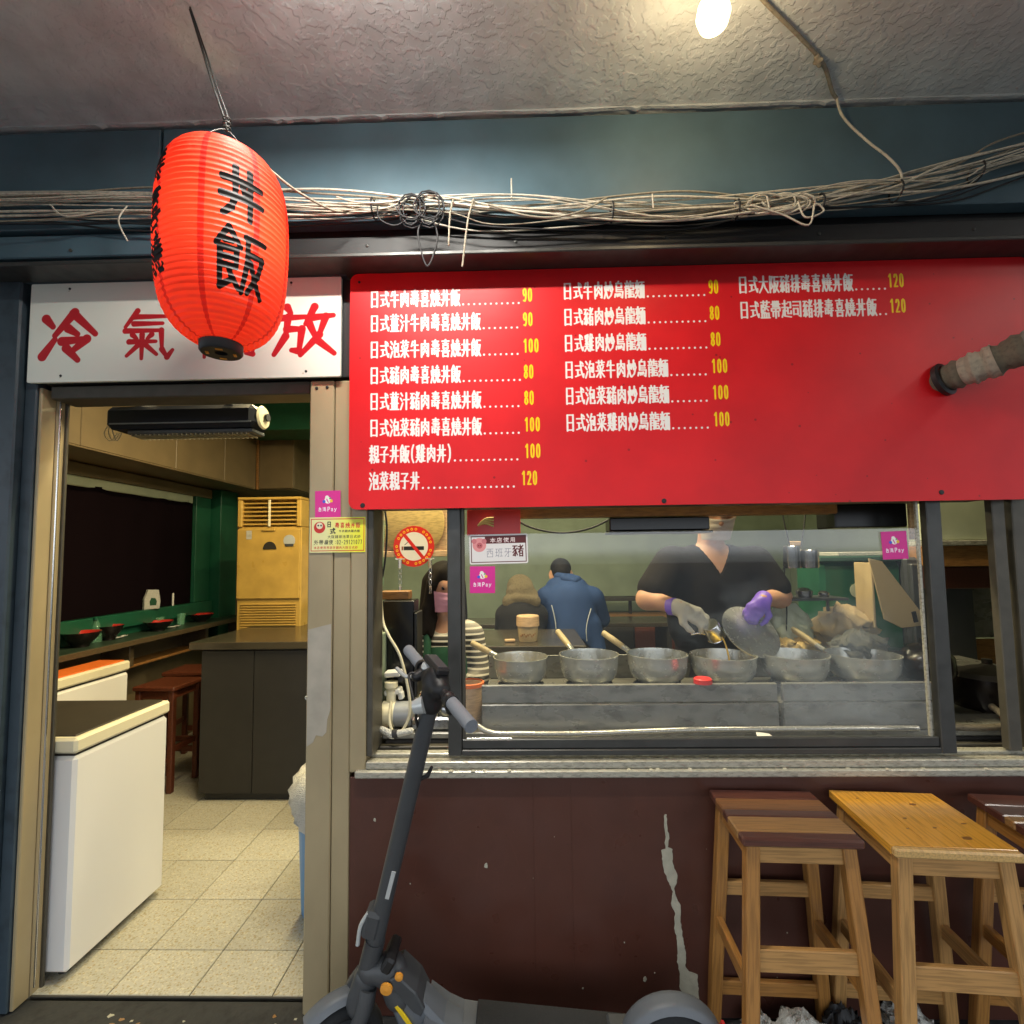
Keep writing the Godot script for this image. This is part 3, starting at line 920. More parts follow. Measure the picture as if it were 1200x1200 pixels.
	M.scoot_grey = grain(mat(lin(0.21, 0.235, 0.265), 0.48), scuff, Vector3(2.2, 2.2, 2.2))
	M.grip_grey = relief(grain(mat(lin(0.24, 0.26, 0.29), 0.7), fine, Vector3(9, 9, 9), false), pit, 0.05)
	M.rubber = relief(grain(mat(lin(0.018, 0.019, 0.020), 0.8), fine, Vector3(5, 5, 5), false), pit, 0.1)
	M.amber = mat(lin(0.75, 0.30, 0.02), 0.2)
	M.amber.clearcoat_enabled = true
	M.yellow = mat(lin(0.80, 0.55, 0.01), 0.4)
	M.reflector = mat(lin(0.55, 0.58, 0.58), 0.25, 0.3)
	# cables
	M.cable_white = grain(mat(lin(0.70, 0.65, 0.53), 0.5), blot, Vector3(4, 4, 4))
	M.cable_dusty = grain(mat(lin(0.36, 0.32, 0.24), 0.7), blot, Vector3(6, 6, 6))
	M.cable_black = mat(lin(0.02, 0.02, 0.022), 0.6)
	M.cord_cream = mat(lin(0.62, 0.56, 0.38), 0.45)
	M.white_plastic = mat(lin(0.68, 0.67, 0.63), 0.35)
	M.grey_pipe = mat(lin(0.26, 0.27, 0.28), 0.3)
	M.silver_hose = worn(grain(mat(lin(0.50, 0.49, 0.45), 0.4, 0.6), blot, Vector3(8, 8, 8)), rub)
	M.pipe_wrap = relief(grain(mat(lin(0.30, 0.25, 0.18), 0.9), blot, Vector3(6, 6, 6)), plaster, 0.6)
	M.pipe_tape = relief(grain(mat(lin(0.66, 0.58, 0.45), 0.8), blot, Vector3(5, 5, 5)), plaster, 0.6)
	M.pipe_grey = relief(grain(mat(lin(0.34, 0.34, 0.29), 0.8), blot, Vector3(5, 5, 5)), plaster, 0.6)
	# people
	M.skin = mat(lin(0.50, 0.27, 0.165), 0.5)
	M.skin.subsurf_scatter_enabled = true
	M.skin.subsurf_scatter_strength = 0.15
	M.hair = grain(mat(lin(0.010, 0.007, 0.006), 0.75, 0.0, 0.3), brushed, Vector3(12, 2, 12), false)
	M.black_cloth = relief(grain(mat(lin(0.014, 0.011, 0.010), 0.9, 0.0, 0.3), fold, Vector3(1.6, 0.8, 1.6)), fold, 1.6)
	M.blue_cloth = relief(grain(mat(lin(0.032, 0.070, 0.20), 0.75, 0.0, 0.3), fold, Vector3(1.3, 0.7, 1.3)), fold, 2.2)
	M.dark_cloth = grain(mat(lin(0.012, 0.011, 0.013), 0.9), weave, Vector3(4, 4, 4))
	M.beige_cloth = relief(grain(mat(lin(0.34, 0.27, 0.15), 0.85), blot, Vector3(6, 6, 6)), plaster, 1.2)
	M.pale_piping = mat(lin(0.42, 0.46, 0.50), 0.6)
	M.glove_white = relief(grain(mat(lin(0.72, 0.68, 0.56), 0.85), weave, Vector3(8, 8, 8)), weave, 0.08)
	M.glove_purple = mat(lin(0.20, 0.11, 0.60), 0.45)
	M.mask_white = mat(lin(0.55, 0.48, 0.40), 0.8)
	M.mask_pink = mat(lin(0.62, 0.30, 0.40), 0.8)
	M.apron_green = grain(mat(lin(0.010, 0.085, 0.040), 0.8), weave, Vector3(5, 5, 5))
	M.paper_tan = grain(mat(lin(0.58, 0.44, 0.24), 0.8), fine, Vector3(4, 4, 4))
	M.broth = mat(lin(0.75, 0.52, 0.10), 0.2)
	M.red_plastic = mat(lin(0.60, 0.03, 0.03), 0.35)
	M.monitor = mat(lin(0.006, 0.006, 0.007), 0.25)
	M.peel = mat(lin(0.45, 0.42, 0.32), 0.8)
	# stripes of the knitted top are print on cloth
	var stripe := sheet(8, 64, Color(0.05, 0.045, 0.045))
	for y in 64:
		for x in 8:
			if y % 32 < 11:
				stripe.set_pixel(x, y, Color(0.86, 0.83, 0.76))
	M.striped = grain(mat(Color.WHITE, 0.9), image_tex("stripe", stripe), Vector3(1, 17, 1))
# ---------------------------------------------------------------- printed sheets
func menu_row(img: Image, text: String, price: String, x: float, y: float, step: float, price_x: float) -> void:
	var white := Color(0.93, 0.92, 0.90)
	var at := x
	for ch in text:
		var w := step * (0.55 if ch in "()" else 1.0)
		put_glyph(img, ch, Rect2(int(at) + 2, int(y), int(w) - 3, 54), 6.0, white, 0.0, 0.8)
		at += w
	var dot := at + 8.0
	while dot < price_x - 8.0:
		disc(img, Vector2(dot, y + 50), 3.4, white)
		dot += 17.0
	at = price_x
	for ch in price:
		put_glyph(img, ch, Rect2(int(at), int(y) + 2, 13, 45), 5.6, Color(0.96, 0.82, 0.05))
		at += 16.5

func menu_print() -> Image:
	# the dye has faded unevenly
	var img := sheet(512, 186, Color.WHITE)
	var n := FastNoiseLite.new()
	n.seed = 15
	n.frequency = 0.014
	n.fractal_octaves = 5
	for y in 186:
		for x in 512:
			var k := 1.0 + 0.07 * n.get_noise_2d(x, y)
			img.set_pixel(x, y, Color(0.84 * k, 0.085 + 0.03 * (k - 1.0) * 8.0, 0.115 + 0.02 * (k - 1.0) * 8.0))
	img.resize(2048, 744, Image.INTERPOLATE_CUBIC)
	for i in 60:
		disc(img, Vector2(n.get_noise_2d(i * 37.0, 5.0) * 2400.0 + 1024.0, n.get_noise_2d(9.0, i * 53.0) * 900.0 + 372.0), 1.5 + (i % 3), Color(0.35, 0.05, 0.06, 0.5))
	var rows := ["日式牛肉壽喜燒丼飯", "日式薑汁牛肉壽喜燒丼飯", "日式泡菜牛肉壽喜燒丼飯", "日式豬肉壽喜燒丼飯", "日式薑汁豬肉壽喜燒丼飯", "日式泡菜豬肉壽喜燒丼飯", "親子丼飯(雞肉丼)", "泡菜親子丼"]
	var cost := ["90", "90", "100", "80", "80", "100", "100", "120"]
	var tops := [57, 135, 219, 301, 383, 466, 548, 631]
	for i in 8:
		menu_row(img, rows[i], cost[i], 60, tops[i], 31.2, 520 if i == 7 else 531)
	rows = ["日式牛肉炒烏龍麵", "日式豬肉炒烏龍麵", "日式雞肉炒烏龍麵", "日式泡菜牛肉炒烏龍麵", "日式泡菜豬肉炒烏龍麵", "日式泡菜雞肉炒烏龍麵"]
	cost = ["90", "80", "80", "100", "100", "100"]
	tops = [46, 129, 212, 296, 378, 461]
	for i in 6:
		menu_row(img, rows[i], cost[i], 652, tops[i], 31.4, 1095)
	menu_row(img, "日式大阪豬排壽喜燒丼飯", "120", 1182, 40, 31.4, 1631)
	menu_row(img, "日式藍帶起司豬排壽喜燒丼飯", "120", 1183, 120, 31.6, 1632)
	return img

func cooling_print() -> Image:
	var img := sheet(1200, 388, Color(0.90, 0.915, 0.87))
	var red := Color(0.74, 0.10, 0.14)
	var k := 1200.0 / 1.17
	var x := [-1.815, -1.498, -1.20, -0.933]
	var chars := "冷氣開放"
	for i in 4:
		put_glyph(img, chars[i], Rect2(int((x[i] + 1.835) * k) + 12, 112, [230, 205, 220, 238][i], 195), [27.0, 17.0, 16.0, 23.0][i], red, 0.32)
	for p: Vector2 in [Vector2(150, 22), Vector2(1010, 20), Vector2(130, 362), Vector2(1060, 366)]:
		disc(img, p + Vector2(-2, 8), 3.0, Color(0.6, 0.5, 0.35, 0.4))
	return img

func pay_print() -> Image:
	var img := sheet(200, 212, Color(0.86, 0.16, 0.58))
	disc(img, Vector2(100, 74), 26, Color(0.95, 0.95, 0.92))
	disc(img, Vector2(94, 52), 15, Color(0.95, 0.95, 0.92))
	disc(img, Vector2(70, 84), 12, Color(0.25, 0.35, 0.85))
	disc(img, Vector2(128, 80), 12, Color(0.93, 0.75, 0.2))
	disc(img, Vector2(118, 60), 7, Color(0.35, 0.65, 0.35))
	bar(img, Vector2(92, 66), Vector2(104, 92), 7, Color(0.86, 0.16, 0.58))
	var w := Color(0.98, 0.93, 0.96)
	put_glyph(img, "台", Rect2(26, 128, 26, 32), 5.0, w)
	put_glyph(img, "灣", Rect2(58, 128, 30, 32), 3.4, w)
	put_glyph(img, "P", Rect2(96, 126, 22, 34), 6.0, w)
	put_glyph(img, "a", Rect2(122, 126, 22, 34), 5.0, w)
	put_glyph(img, "y", Rect2(148, 126, 24, 34), 5.0, w)
	return img

func shop_card_print() -> Image:
	var img := sheet(512, 320, Color(0.93, 0.92, 0.62))
	for y in 320:
		for x in 512:
			var k := clampf((x - 150) / 360.0, 0.0, 1.0)
			img.set_pixel(x, y, Color(0.93, 0.92, lerpf(0.66, 0.12, k)))
	var red := Color(0.80, 0.16, 0.10)
	ring_box(img, Rect2(14, 16, 484, 288), 7, red)
	disc(img, Vector2(90, 92), 52, red)
	disc(img, Vector2(90, 76), 30, Color(0.92, 0.88, 0.75))
	disc(img, Vector2(78, 74), 8, Color(0.1, 0.1, 0.1))
	disc(img, Vector2(104, 74), 8, Color(0.1, 0.1, 0.1))
	var ink := Color(0.12, 0.10, 0.08)
	put_glyph(img, "日", Rect2(158, 40, 40, 50), 8, ink)
	put_glyph(img, "式", Rect2(186, 98, 50, 54), 8, ink)
	put_text(img, "壽喜燒丼飯", 232, 50, 40, 48, 8, 4.5, red)
	put_text(img, "牛肉豬肉雞肉飯", 268, 116, 24, 22, 4, 2.4, ink)
	put_text(img, "大阪豬排泡菜日式炒", 166, 164, 28, 28, 6, 2.6, ink)
	put_text(img, "外帶", 40, 206, 40, 42, 6, 4, ink)
	put_text(img, "線使:", 136, 206, 36, 42, 6, 4, ink)
	put_text(img, "02-29121077", 250, 206, 16, 42, 5.5, 4, ink)
	put_text(img, "本店使用西班牙豬肉大阪日式炒", 40, 264, 24, 24, 5, 2.4, red)
	return img

func origin_print() -> Image:
	var img := sheet(560, 280, Color(0.90, 0.89, 0.88))
	var wine := Color(0.36, 0.10, 0.10)
	ring_box(img, Rect2(18, 18, 524, 244), 8, wine)
	img.fill_rect(Rect2i(150, 22, 388, 66), wine)
	put_text(img, "本店使用", 200, 34, 52, 44, 12, 6, Color(0.92, 0.86, 0.85))
	disc(img, Vector2(96, 98), 66, Color(0.88, 0.58, 0.58))
	disc(img, Vector2(46, 62), 24, Color(0.80, 0.46, 0.48))
	disc(img, Vector2(142, 64), 24, Color(0.80, 0.46, 0.48))
	disc(img, Vector2(98, 104), 28, Color(0.76, 0.38, 0.40))
	disc(img, Vector2(88, 104), 6, Color(0.4, 0.15, 0.15))
	disc(img, Vector2(108, 104), 6, Color(0.4, 0.15, 0.15))
	var pen := Color(0.50, 0.50, 0.56)
	put_text(img, "西班牙", 160, 130, 72, 90, 14, 4, pen)
	put_glyph(img, "豬", Rect2(412, 108, 106, 106), 11, wine)
	return img

func smoke_print() -> Image:
	var img := sheet(300, 300, Color(0.82, 0.14, 0.08))
	disc(img, Vector2(150, 150), 149, Color(0.82, 0.14, 0.08))
	for k in 26:
		var a := TAU * k / 26.0
		disc(img, Vector2(150, 150) + Vector2(cos(a), sin(a)) * 126, 10, Color(0.95, 0.72, 0.10) if k % 7 != 0 else Color(0.82, 0.14, 0.08))
		disc(img, Vector2(150, 150) + Vector2(cos(a), sin(a)) * 126, 4, Color(0.82, 0.14, 0.08))
	disc(img, Vector2(150, 150), 104, Color(0.90, 0.88, 0.84))
	img.fill_rect(Rect2i(76, 150, 148, 28), Color(0.10, 0.10, 0.10))
	img.fill_rect(Rect2i(60, 150, 13, 28), Color(0.55, 0.30, 0.2))
	bar(img, Vector2(84, 138), Vector2(110, 116), 6, Color(0.45, 0.45, 0.45))
	bar(img, Vector2(110, 116), Vector2(98, 94), 6, Color(0.45, 0.45, 0.45))
	bar(img, Vector2(88, 76), Vector2(216, 232), 24, Color(0.82, 0.12, 0.08))
	return img

# paper of the lantern, unrolled: u runs round it, v from top (0) to bottom (1)
func lantern_print() -> Image:
	var img := sheet(1536, 768, Color(0.92, 0.31, 0.21))
	var seam := Color(0.62, 0.02, 0.05)
	for k in 8:
		var x := 1536.0 * (k + 0.30) / 8.0
		bar(img, Vector2(x, 0), Vector2(x, 768), 22, Color(seam, 0.5))
	# dust lies on the shoulder of the paper as faint blotches
	var rng := RandomNumberGenerator.new()
	rng.seed = 9
	for i in 700:
		disc(img, Vector2(rng.randf() * 1536, pow(rng.randf(), 1.5) * 190), rng.randf_range(3, 16), Color(0.80, 0.50, 0.44, 0.13))
	var ink := Color(0.035, 0.03, 0.035)
	# the front characters, at the turn set by lantern_face
	var face := 1152.0
	put_glyph(img, "丼", Rect2(int(face) - 78, 215, 165, 165), 23, ink, 0.15)
	put_glyph(img, "飯", Rect2(int(face) - 88, 415, 190, 185), 19, ink, 0.12)
	for e: Array in [["壽", 150], ["喜", 290], ["燒", 430]]:
		put_glyph(img, e[0], Rect2(int(face) - 425, e[1], 125, 120), 15, ink, 0.1)
	return img
# ---------------------------------------------------------------- arcade, shop front, room
func build_arcade() -> void:
	var ground := MeshInstance3D.new()
	var plane := PlaneMesh.new()
	plane.size = Vector2(160, 160)
	ground.mesh = plane
	structure("street", plane, M.asphalt, Vector3(0, -0.16, 0))
	var strip := block("threshold_strip", Vector3(-7, -0.14, -0.06), Vector3(7, -0.012, 0.42), M.asphalt, 0.004)
	var fr := RandomNumberGenerator.new()
	fr.seed = 61
	for i in 9:
		var chip := []
		var r := fr.randf_range(0.004, 0.013)
		for k in 8:
			chip.append_array([cos(TAU * k / 8) * r * fr.randf_range(0.5, 1.7), sin(TAU * k / 8) * r * fr.randf_range(0.4, 1.0)])
		part("paint_fleck", prism(chip, 0.001), M.tan_wood if i % 2 else M.plaster_patch, strip, Vector3([-1.45, -1.40, -1.36, -1.33, -1.18, -0.88, -0.86, -1.42, -0.8][i], -0.0113, [0.0, 0.015, 0.02, 0.03, 0.02, 0.0, 0.03, 0.035, 0.01][i]) - strip.position, Vector3(-90, 0, 0))
	block("pavement", Vector3(-7, -0.14, 0.424), Vector3(7, -0.014, 4.3), M.paving, 0.004)
	block("kerb", Vector3(-7, -0.15, 4.305), Vector3(7, -0.02, 4.45), M.concrete, 0.02)
	block("ceiling", Vector3(-7, 3.13, -0.1), Vector3(7, 3.33, 4.2), M.ceiling, 0.002)
	block("beam", Vector3(-7, 2.78, 4.205), Vector3(7, 3.33, 4.5), M.concrete, 0.02)
	block("upper_wall", Vector3(-7, 3.335, -0.2), Vector3(7, 8.0, 4.4), M.concrete, 0.02)
	block("roof", Vector3(-7, 3.335, -4.4), Vector3(7, 3.6, -0.21), M.concrete, 0.02)
	for x: float in [-5.2, 5.2]:
		block("column", Vector3(x - 0.25, -0.01, 4.0), Vector3(x + 0.25, 2.775, 4.4), M.concrete, 0.02)
	# crumbling plaster along the foot of the ceiling
	var rng := RandomNumberGenerator.new()
	rng.seed = 4
	var edge := []
	for i in 301:
		var x := -3.0 + i * 0.02
		var drop := 0.004 + 0.003 * sin(i * 0.21) * sin(i * 0.047) + rng.randf() * 0.003 + (0.007 if rng.randf() < 0.03 else 0.0)
		edge.append(Vector2(x, -drop))
	var poly := PackedVector2Array(edge)
	poly.append(Vector2(3.0, 0.0))
	poly.append(Vector2(-3.0, 0.0))
	var st := start()
	add_prism(st, poly, 0.012)
	structure("plaster_edge", st.commit(), M.ceiling, Vector3(0, 3.129, 0.1275))
	tube_lamp("cool white tube lamp on the arcade ceiling above the doorway side", Vector3(-0.40, 3.128, 0.72), 0.6, false, TUBE, Color(1.0, 0.98, 0.94))
	tube_lamp("cool white tube lamp on the arcade ceiling beyond the wrapped pipe", Vector3(3.0, 3.128, 1.65), 1.2, true, TUBE * 0.45, Color(1.0, 0.98, 0.94))

func build_front() -> void:
	# beam with the blue plates and the dark ledge below them
	var beam := block("fascia_beam", Vector3(-7, 2.62, -0.1), Vector3(7, 3.125, 0.06), M.black_steel, 0.004)
	var inner := beam.position
	for e: Array in [[-7.0, -1.288, M.blue], [-1.278, 7.0, M.blue]]:
		slab("plate", Vector3(e[0], 2.745, 0.062) - inner, Vector3(e[1], 3.112, 0.12) - inner, e[2], beam, 0.003)
	slab("plate", Vector3(-7, 2.642, 0.062) - inner, Vector3(-1.02, 2.725, 0.118) - inner, M.blue, beam, 0.004)
	slab("ledge", Vector3(-1.015, 2.632, 0.062) - inner, Vector3(7, 2.70, 0.10) - inner, M.black_steel, beam, 0.004)
	slab("ledge", Vector3(-7, 2.604, -0.02) - inner, Vector3(7, 2.619, 0.135) - inner, M.dark_alu, beam, 0.003)
	for i in 7:
		var x := -1.6 + i * 0.53
		part("bolt", lathe(P([0.0, -0.004, 0.006, -0.004, 0.006, 0.002, 0.003, 0.004, 0.0, 0.004]), 8), M.dark_alu, beam, Vector3(x, 2.665, 0.10 if x > -1.0 else 0.12) - inner, Vector3(90, 0, 0))
	# wall above the window, behind the menu
	block("wall", Vector3(-0.565, 1.765, -0.12), Vector3(7, 2.6, 0.0), M.black_steel, 0.002)
	block("wall", Vector3(-1.80, 2.225, -0.12), Vector3(-0.57, 2.6, 0.0), M.black_steel, 0.002)
	# the neighbour's front to the left of the door and beyond the window
	block("wall", Vector3(-7, -0.01, -0.10), Vector3(-1.955, 2.6, 0.012), M.blue, 0.004)
	block("wall", Vector3(1.93, 0.86, -0.14), Vector3(7, 1.76, 0.0), M.black_steel, 0.004)
	# door frame
	var d := thing("door_frame", "dark blue steel door frame with a beige inner jamb around the open doorway", "door frame", Vector3(-1.3, 0, 0))
	var o := d.position
	slab("side_post", Vector3(-1.95, -0.008, -0.06) - o, Vector3(-1.862, 2.66, 0.035) - o, M.blue_frame, d, 0.006)
	slab("side_post", Vector3(-1.86, -0.008, -0.06) - o, Vector3(-1.814, 2.60, 0.006) - o, M.blue_frame, d, 0.004)
	slab("jamb", Vector3(-1.8135, -0.006, -0.061) - o, Vector3(-1.800, 2.21, -0.002) - o, M.beige_metal, d, 0.003)
	slab("jamb", Vector3(-1.93, -0.006, -0.10) - o, Vector3(-1.796, 2.21, -0.062) - o, M.beige_metal, d, 0.003)
	slab("jamb_edge", Vector3(-1.80, -0.006, -0.106) - o, Vector3(-1.786, 2.18, -0.094) - o, M.bronze_alu, d, 0.002)
	part("guide_strip", tube([Vector3(-1.796, 0.02, -0.073) - o, Vector3(-1.796, 2.18, -0.073) - o], 0.0045, 8), M.chrome, d)
	slab("head", Vector3(-1.786, 2.172, -0.13) - o, Vector3(-0.79, 2.222, -0.02) - o, M.bronze_alu, d, 0.004)
	slab("head_cover", Vector3(-1.862, 2.602, -0.02) - o, Vector3(-0.64, 2.655, 0.028) - o, M.blue_frame, d, 0.004)
	slab("threshold", Vector3(-1.80, -0.03, -0.10) - o, Vector3(-0.785, -0.002, -0.062) - o, M.bronze_alu, d, 0.002)
	# beige post between door and window
	var p := thing("door_post", "beige sheet metal post between the doorway and the kitchen window", "post", Vector3(-0.67, 0, 0))
	o = p.position
	slab("face_strip", Vector3(-0.782, -0.008, -0.10) - o, Vector3(-0.692, 2.214, 0.0) - o, M.beige_metal, p, 0.004)
	slab("face_strip", Vector3(-0.690, -0.008, -0.10) - o, Vector3(-0.627, 2.214, -0.005) - o, M.beige_metal, p, 0.003)
	slab("face_strip", Vector3(-0.625, 0.80, -0.10) - o, Vector3(-0.567, 2.214, 0.002) - o, M.beige_metal, p, 0.004)
	var patch := PackedVector2Array(P([-0.778, 1.30, -0.694, 1.32, -0.694, 1.02, -0.705, 0.985, -0.708, 0.94, -0.722, 0.925, -0.745, 0.93, -0.755, 0.905, -0.778, 0.89]))
	var st := start()
	add_prism(st, patch, 0.0012)
	part("worn_patch", st.commit(), M.bare_metal, p, Vector3(0, 0, 0.0006) - Vector3(o.x, 0, 0))
	for e: Array in [[-0.757, 2.185], [-0.718, 2.188]]:
		part("screw", lathe(P([0.0, -0.002, 0.006, -0.002, 0.0055, 0.0015, 0.0, 0.0025]), 10), M.black_steel, p, Vector3(e[0] - o.x, e[1], 0.0015), Vector3(90, 0, 0))
	# painted wall below the window, with places where the paint has come off
	var w := block("wall", Vector3(-0.625, -0.012, -0.14), Vector3(7, 0.785, -0.002), M.brown_wall, 0.004)
	var peel := PackedVector2Array(P([0.462, 0.655, 0.470, 0.655, 0.472, 0.60, 0.478, 0.585, 0.470, 0.545, 0.486, 0.540, 0.486, 0.50, 0.492, 0.47, 0.500, 0.46, 0.498, 0.43, 0.488, 0.41, 0.497, 0.37, 0.508, 0.355, 0.506, 0.30, 0.512, 0.25, 0.520, 0.20, 0.517, 0.155, 0.528, 0.14, 0.548, 0.135, 0.556, 0.13, 0.560, 0.05, 0.520, 0.05, 0.496, 0.085, 0.497, 0.14, 0.490, 0.17, 0.493, 0.24, 0.484, 0.28, 0.488, 0.33, 0.476, 0.36, 0.482, 0.40, 0.470, 0.43, 0.454, 0.47, 0.448, 0.535, 0.463, 0.542, 0.460, 0.56, 0.466, 0.58, 0.461, 0.62]))
	var ragged := PackedVector2Array()
	var jit := RandomNumberGenerator.new()
	jit.seed = 19
	for i in peel.size():
		var a := peel[i]
		var b := peel[(i + 1) % peel.size()]
		var n := maxi(1, int(a.distance_to(b) / 0.007))
		for k in n:
			ragged.append(a.lerp(b, float(k) / n) + Vector2(jit.randf_range(-0.0016, 0.0016), jit.randf_range(-0.0012, 0.0012)))
	if Geometry2D.triangulate_polygon(ragged).size() > 0:
		peel = ragged
	st = start()
	add_prism(st, peel, 0.002)
	part("bare_plaster", st.commit(), M.plaster_patch, w, Vector3(0.012, 0.0, -0.001) - w.position)
	var rng := RandomNumberGenerator.new()
	rng.seed = 12
	for i in 15:
		var c := Vector2(rng.randf_range(-0.58, 1.1), rng.randf_range(0.06, 0.74))
		if i == 0:
			c = Vector2(-0.535, 0.64)
		elif i == 1:
			c = Vector2(-0.145, 0.485)
		elif i == 2:
			c = Vector2(0.39, 0.115)
		elif i == 3:
			c = Vector2(0.425, 0.135)
		var r := 0.0010 + rng.randf() * 0.002 + (0.005 if i in [0, 1, 2] else 0.0)
		var chip := []
		for k in 7:
			chip.append_array([c.x + cos(TAU * k / 7) * r * rng.randf_range(0.5, 1.2), c.y + sin(TAU * k / 7) * r * rng.randf_range(0.8, 1.6)])
		part("paint_chip", prism(chip, 0.001), M.plaster_patch, w, Vector3(0, 0, -0.0016) - w.position)
	for x: float in [0.152, 0.02]:
		slab("hairline_seam", Vector3(x, 0.1, -0.003) - w.position, Vector3(x + 0.0016, 0.76, -0.0012) - w.position, M.brown_wall, w, 0.0003)
	# sill with its sliding tracks
	var s := thing("window_sill", "dented aluminium window sill with sliding tracks above the brown wall", "window sill", Vector3(0.6, 0.785, 0))
	o = s.position
	slab("sill_plate", Vector3(-0.60, 0.787, -0.14) - o, Vector3(6.9, 0.812, 0.022) - o, M.sill, s, 0.004)
	slab("track", Vector3(-0.565, 0.813, -0.03) - o, Vector3(6.9, 0.838, 0.006) - o, M.sill, s, 0.003)
	slab("track", Vector3(-0.565, 0.813, -0.085) - o, Vector3(6.9, 0.846, -0.05) - o, M.sill, s, 0.003)
	slab("track", Vector3(-0.565, 0.813, -0.135) - o, Vector3(6.9, 0.85, -0.105) - o, M.bronze_alu, s, 0.003)
	rng.seed = 8
	for i in 16:
		var x := rng.randf_range(-0.5, 1.7)
		part("dirt_crust", lathe(P([0.0, 0.0, 0.008, 0.0, 0.006, 0.003, 0.0, 0.004]), 7), M.peel, s, Vector3(x, 0.8115, rng.randf_range(0.008, 0.018)) - o, Vector3(0, rng.randf() * 90, 0))
	# window: fixed frame, centre bar, sliding sash with its pane
	var f := thing("window_frame", "bronze aluminium frame of the kitchen window below the red menu", "window frame", Vector3(0.6, 0.85, 0))
	o = f.position
	slab("stile", Vector3(-0.566, 0.852, -0.13) - o, Vector3(-0.545, 1.765, -0.004) - o, M.bronze_alu, f, 0.003)
	slab("stile", Vector3(1.69, 0.852, -0.062) - o, Vector3(1.735, 1.765, -0.03) - o, M.bronze_alu, f, 0.003)
	slab("stile", Vector3(1.76, 0.852, -0.07) - o, Vector3(1.93, 1.765, -0.03) - o, M.bronze_alu, f, 0.003)
	slab("head_rail", Vector3(-0.545, 1.735, -0.13) - o, Vector3(1.69, 1.762, -0.03) - o, M.bronze_alu, f, 0.003)
	var sash := thing("sliding_sash", "grey aluminium sliding sash with its large glass pane before the stove", "window", Vector3(0.6, 0.85, -0.03))
	o = sash.position
	slab("stile", Vector3(-0.276, 0.852, -0.042) - o, Vector3(-0.228, 1.735, -0.008) - o, M.dark_alu, sash, 0.003)
	slab("stile_edge", Vector3(-0.227, 0.905, -0.036) - o, Vector3(-0.215, 1.735, -0.018) - o, M.bronze_alu, sash, 0.002)
	slab("stile", Vector3(1.44, 0.852, -0.042) - o, Vector3(1.492, 1.735, -0.008) - o, M.dark_alu, sash, 0.003)
	slab("stile_edge", Vector3(1.415, 0.89, -0.036) - o, Vector3(1.423, 1.735, -0.022) - o, M.sill, sash, 0.002)
	slab("bottom_rail", Vector3(-0.228, 0.852, -0.042) - o, Vector3(1.44, 0.872, -0.008) - o, M.dark_alu, sash, 0.003)
	slab("bottom_rail", Vector3(-0.228, 0.873, -0.038) - o, Vector3(1.44, 0.906, -0.016) - o, M.dark_alu, sash, 0.003)
	var pane := part("pane", box(1.655, 0.73, 0.005, 0.001), M.glass, sash, Vector3(0.60, 1.271, -0.027) - o)
	pane.set_meta("label", "clear glass pane with a bare upper edge")
	part("steam_film", card(1.64, 0.71, 0.0006), M.film, sash, Vector3(0.60, 1.271, -0.0312) - o)

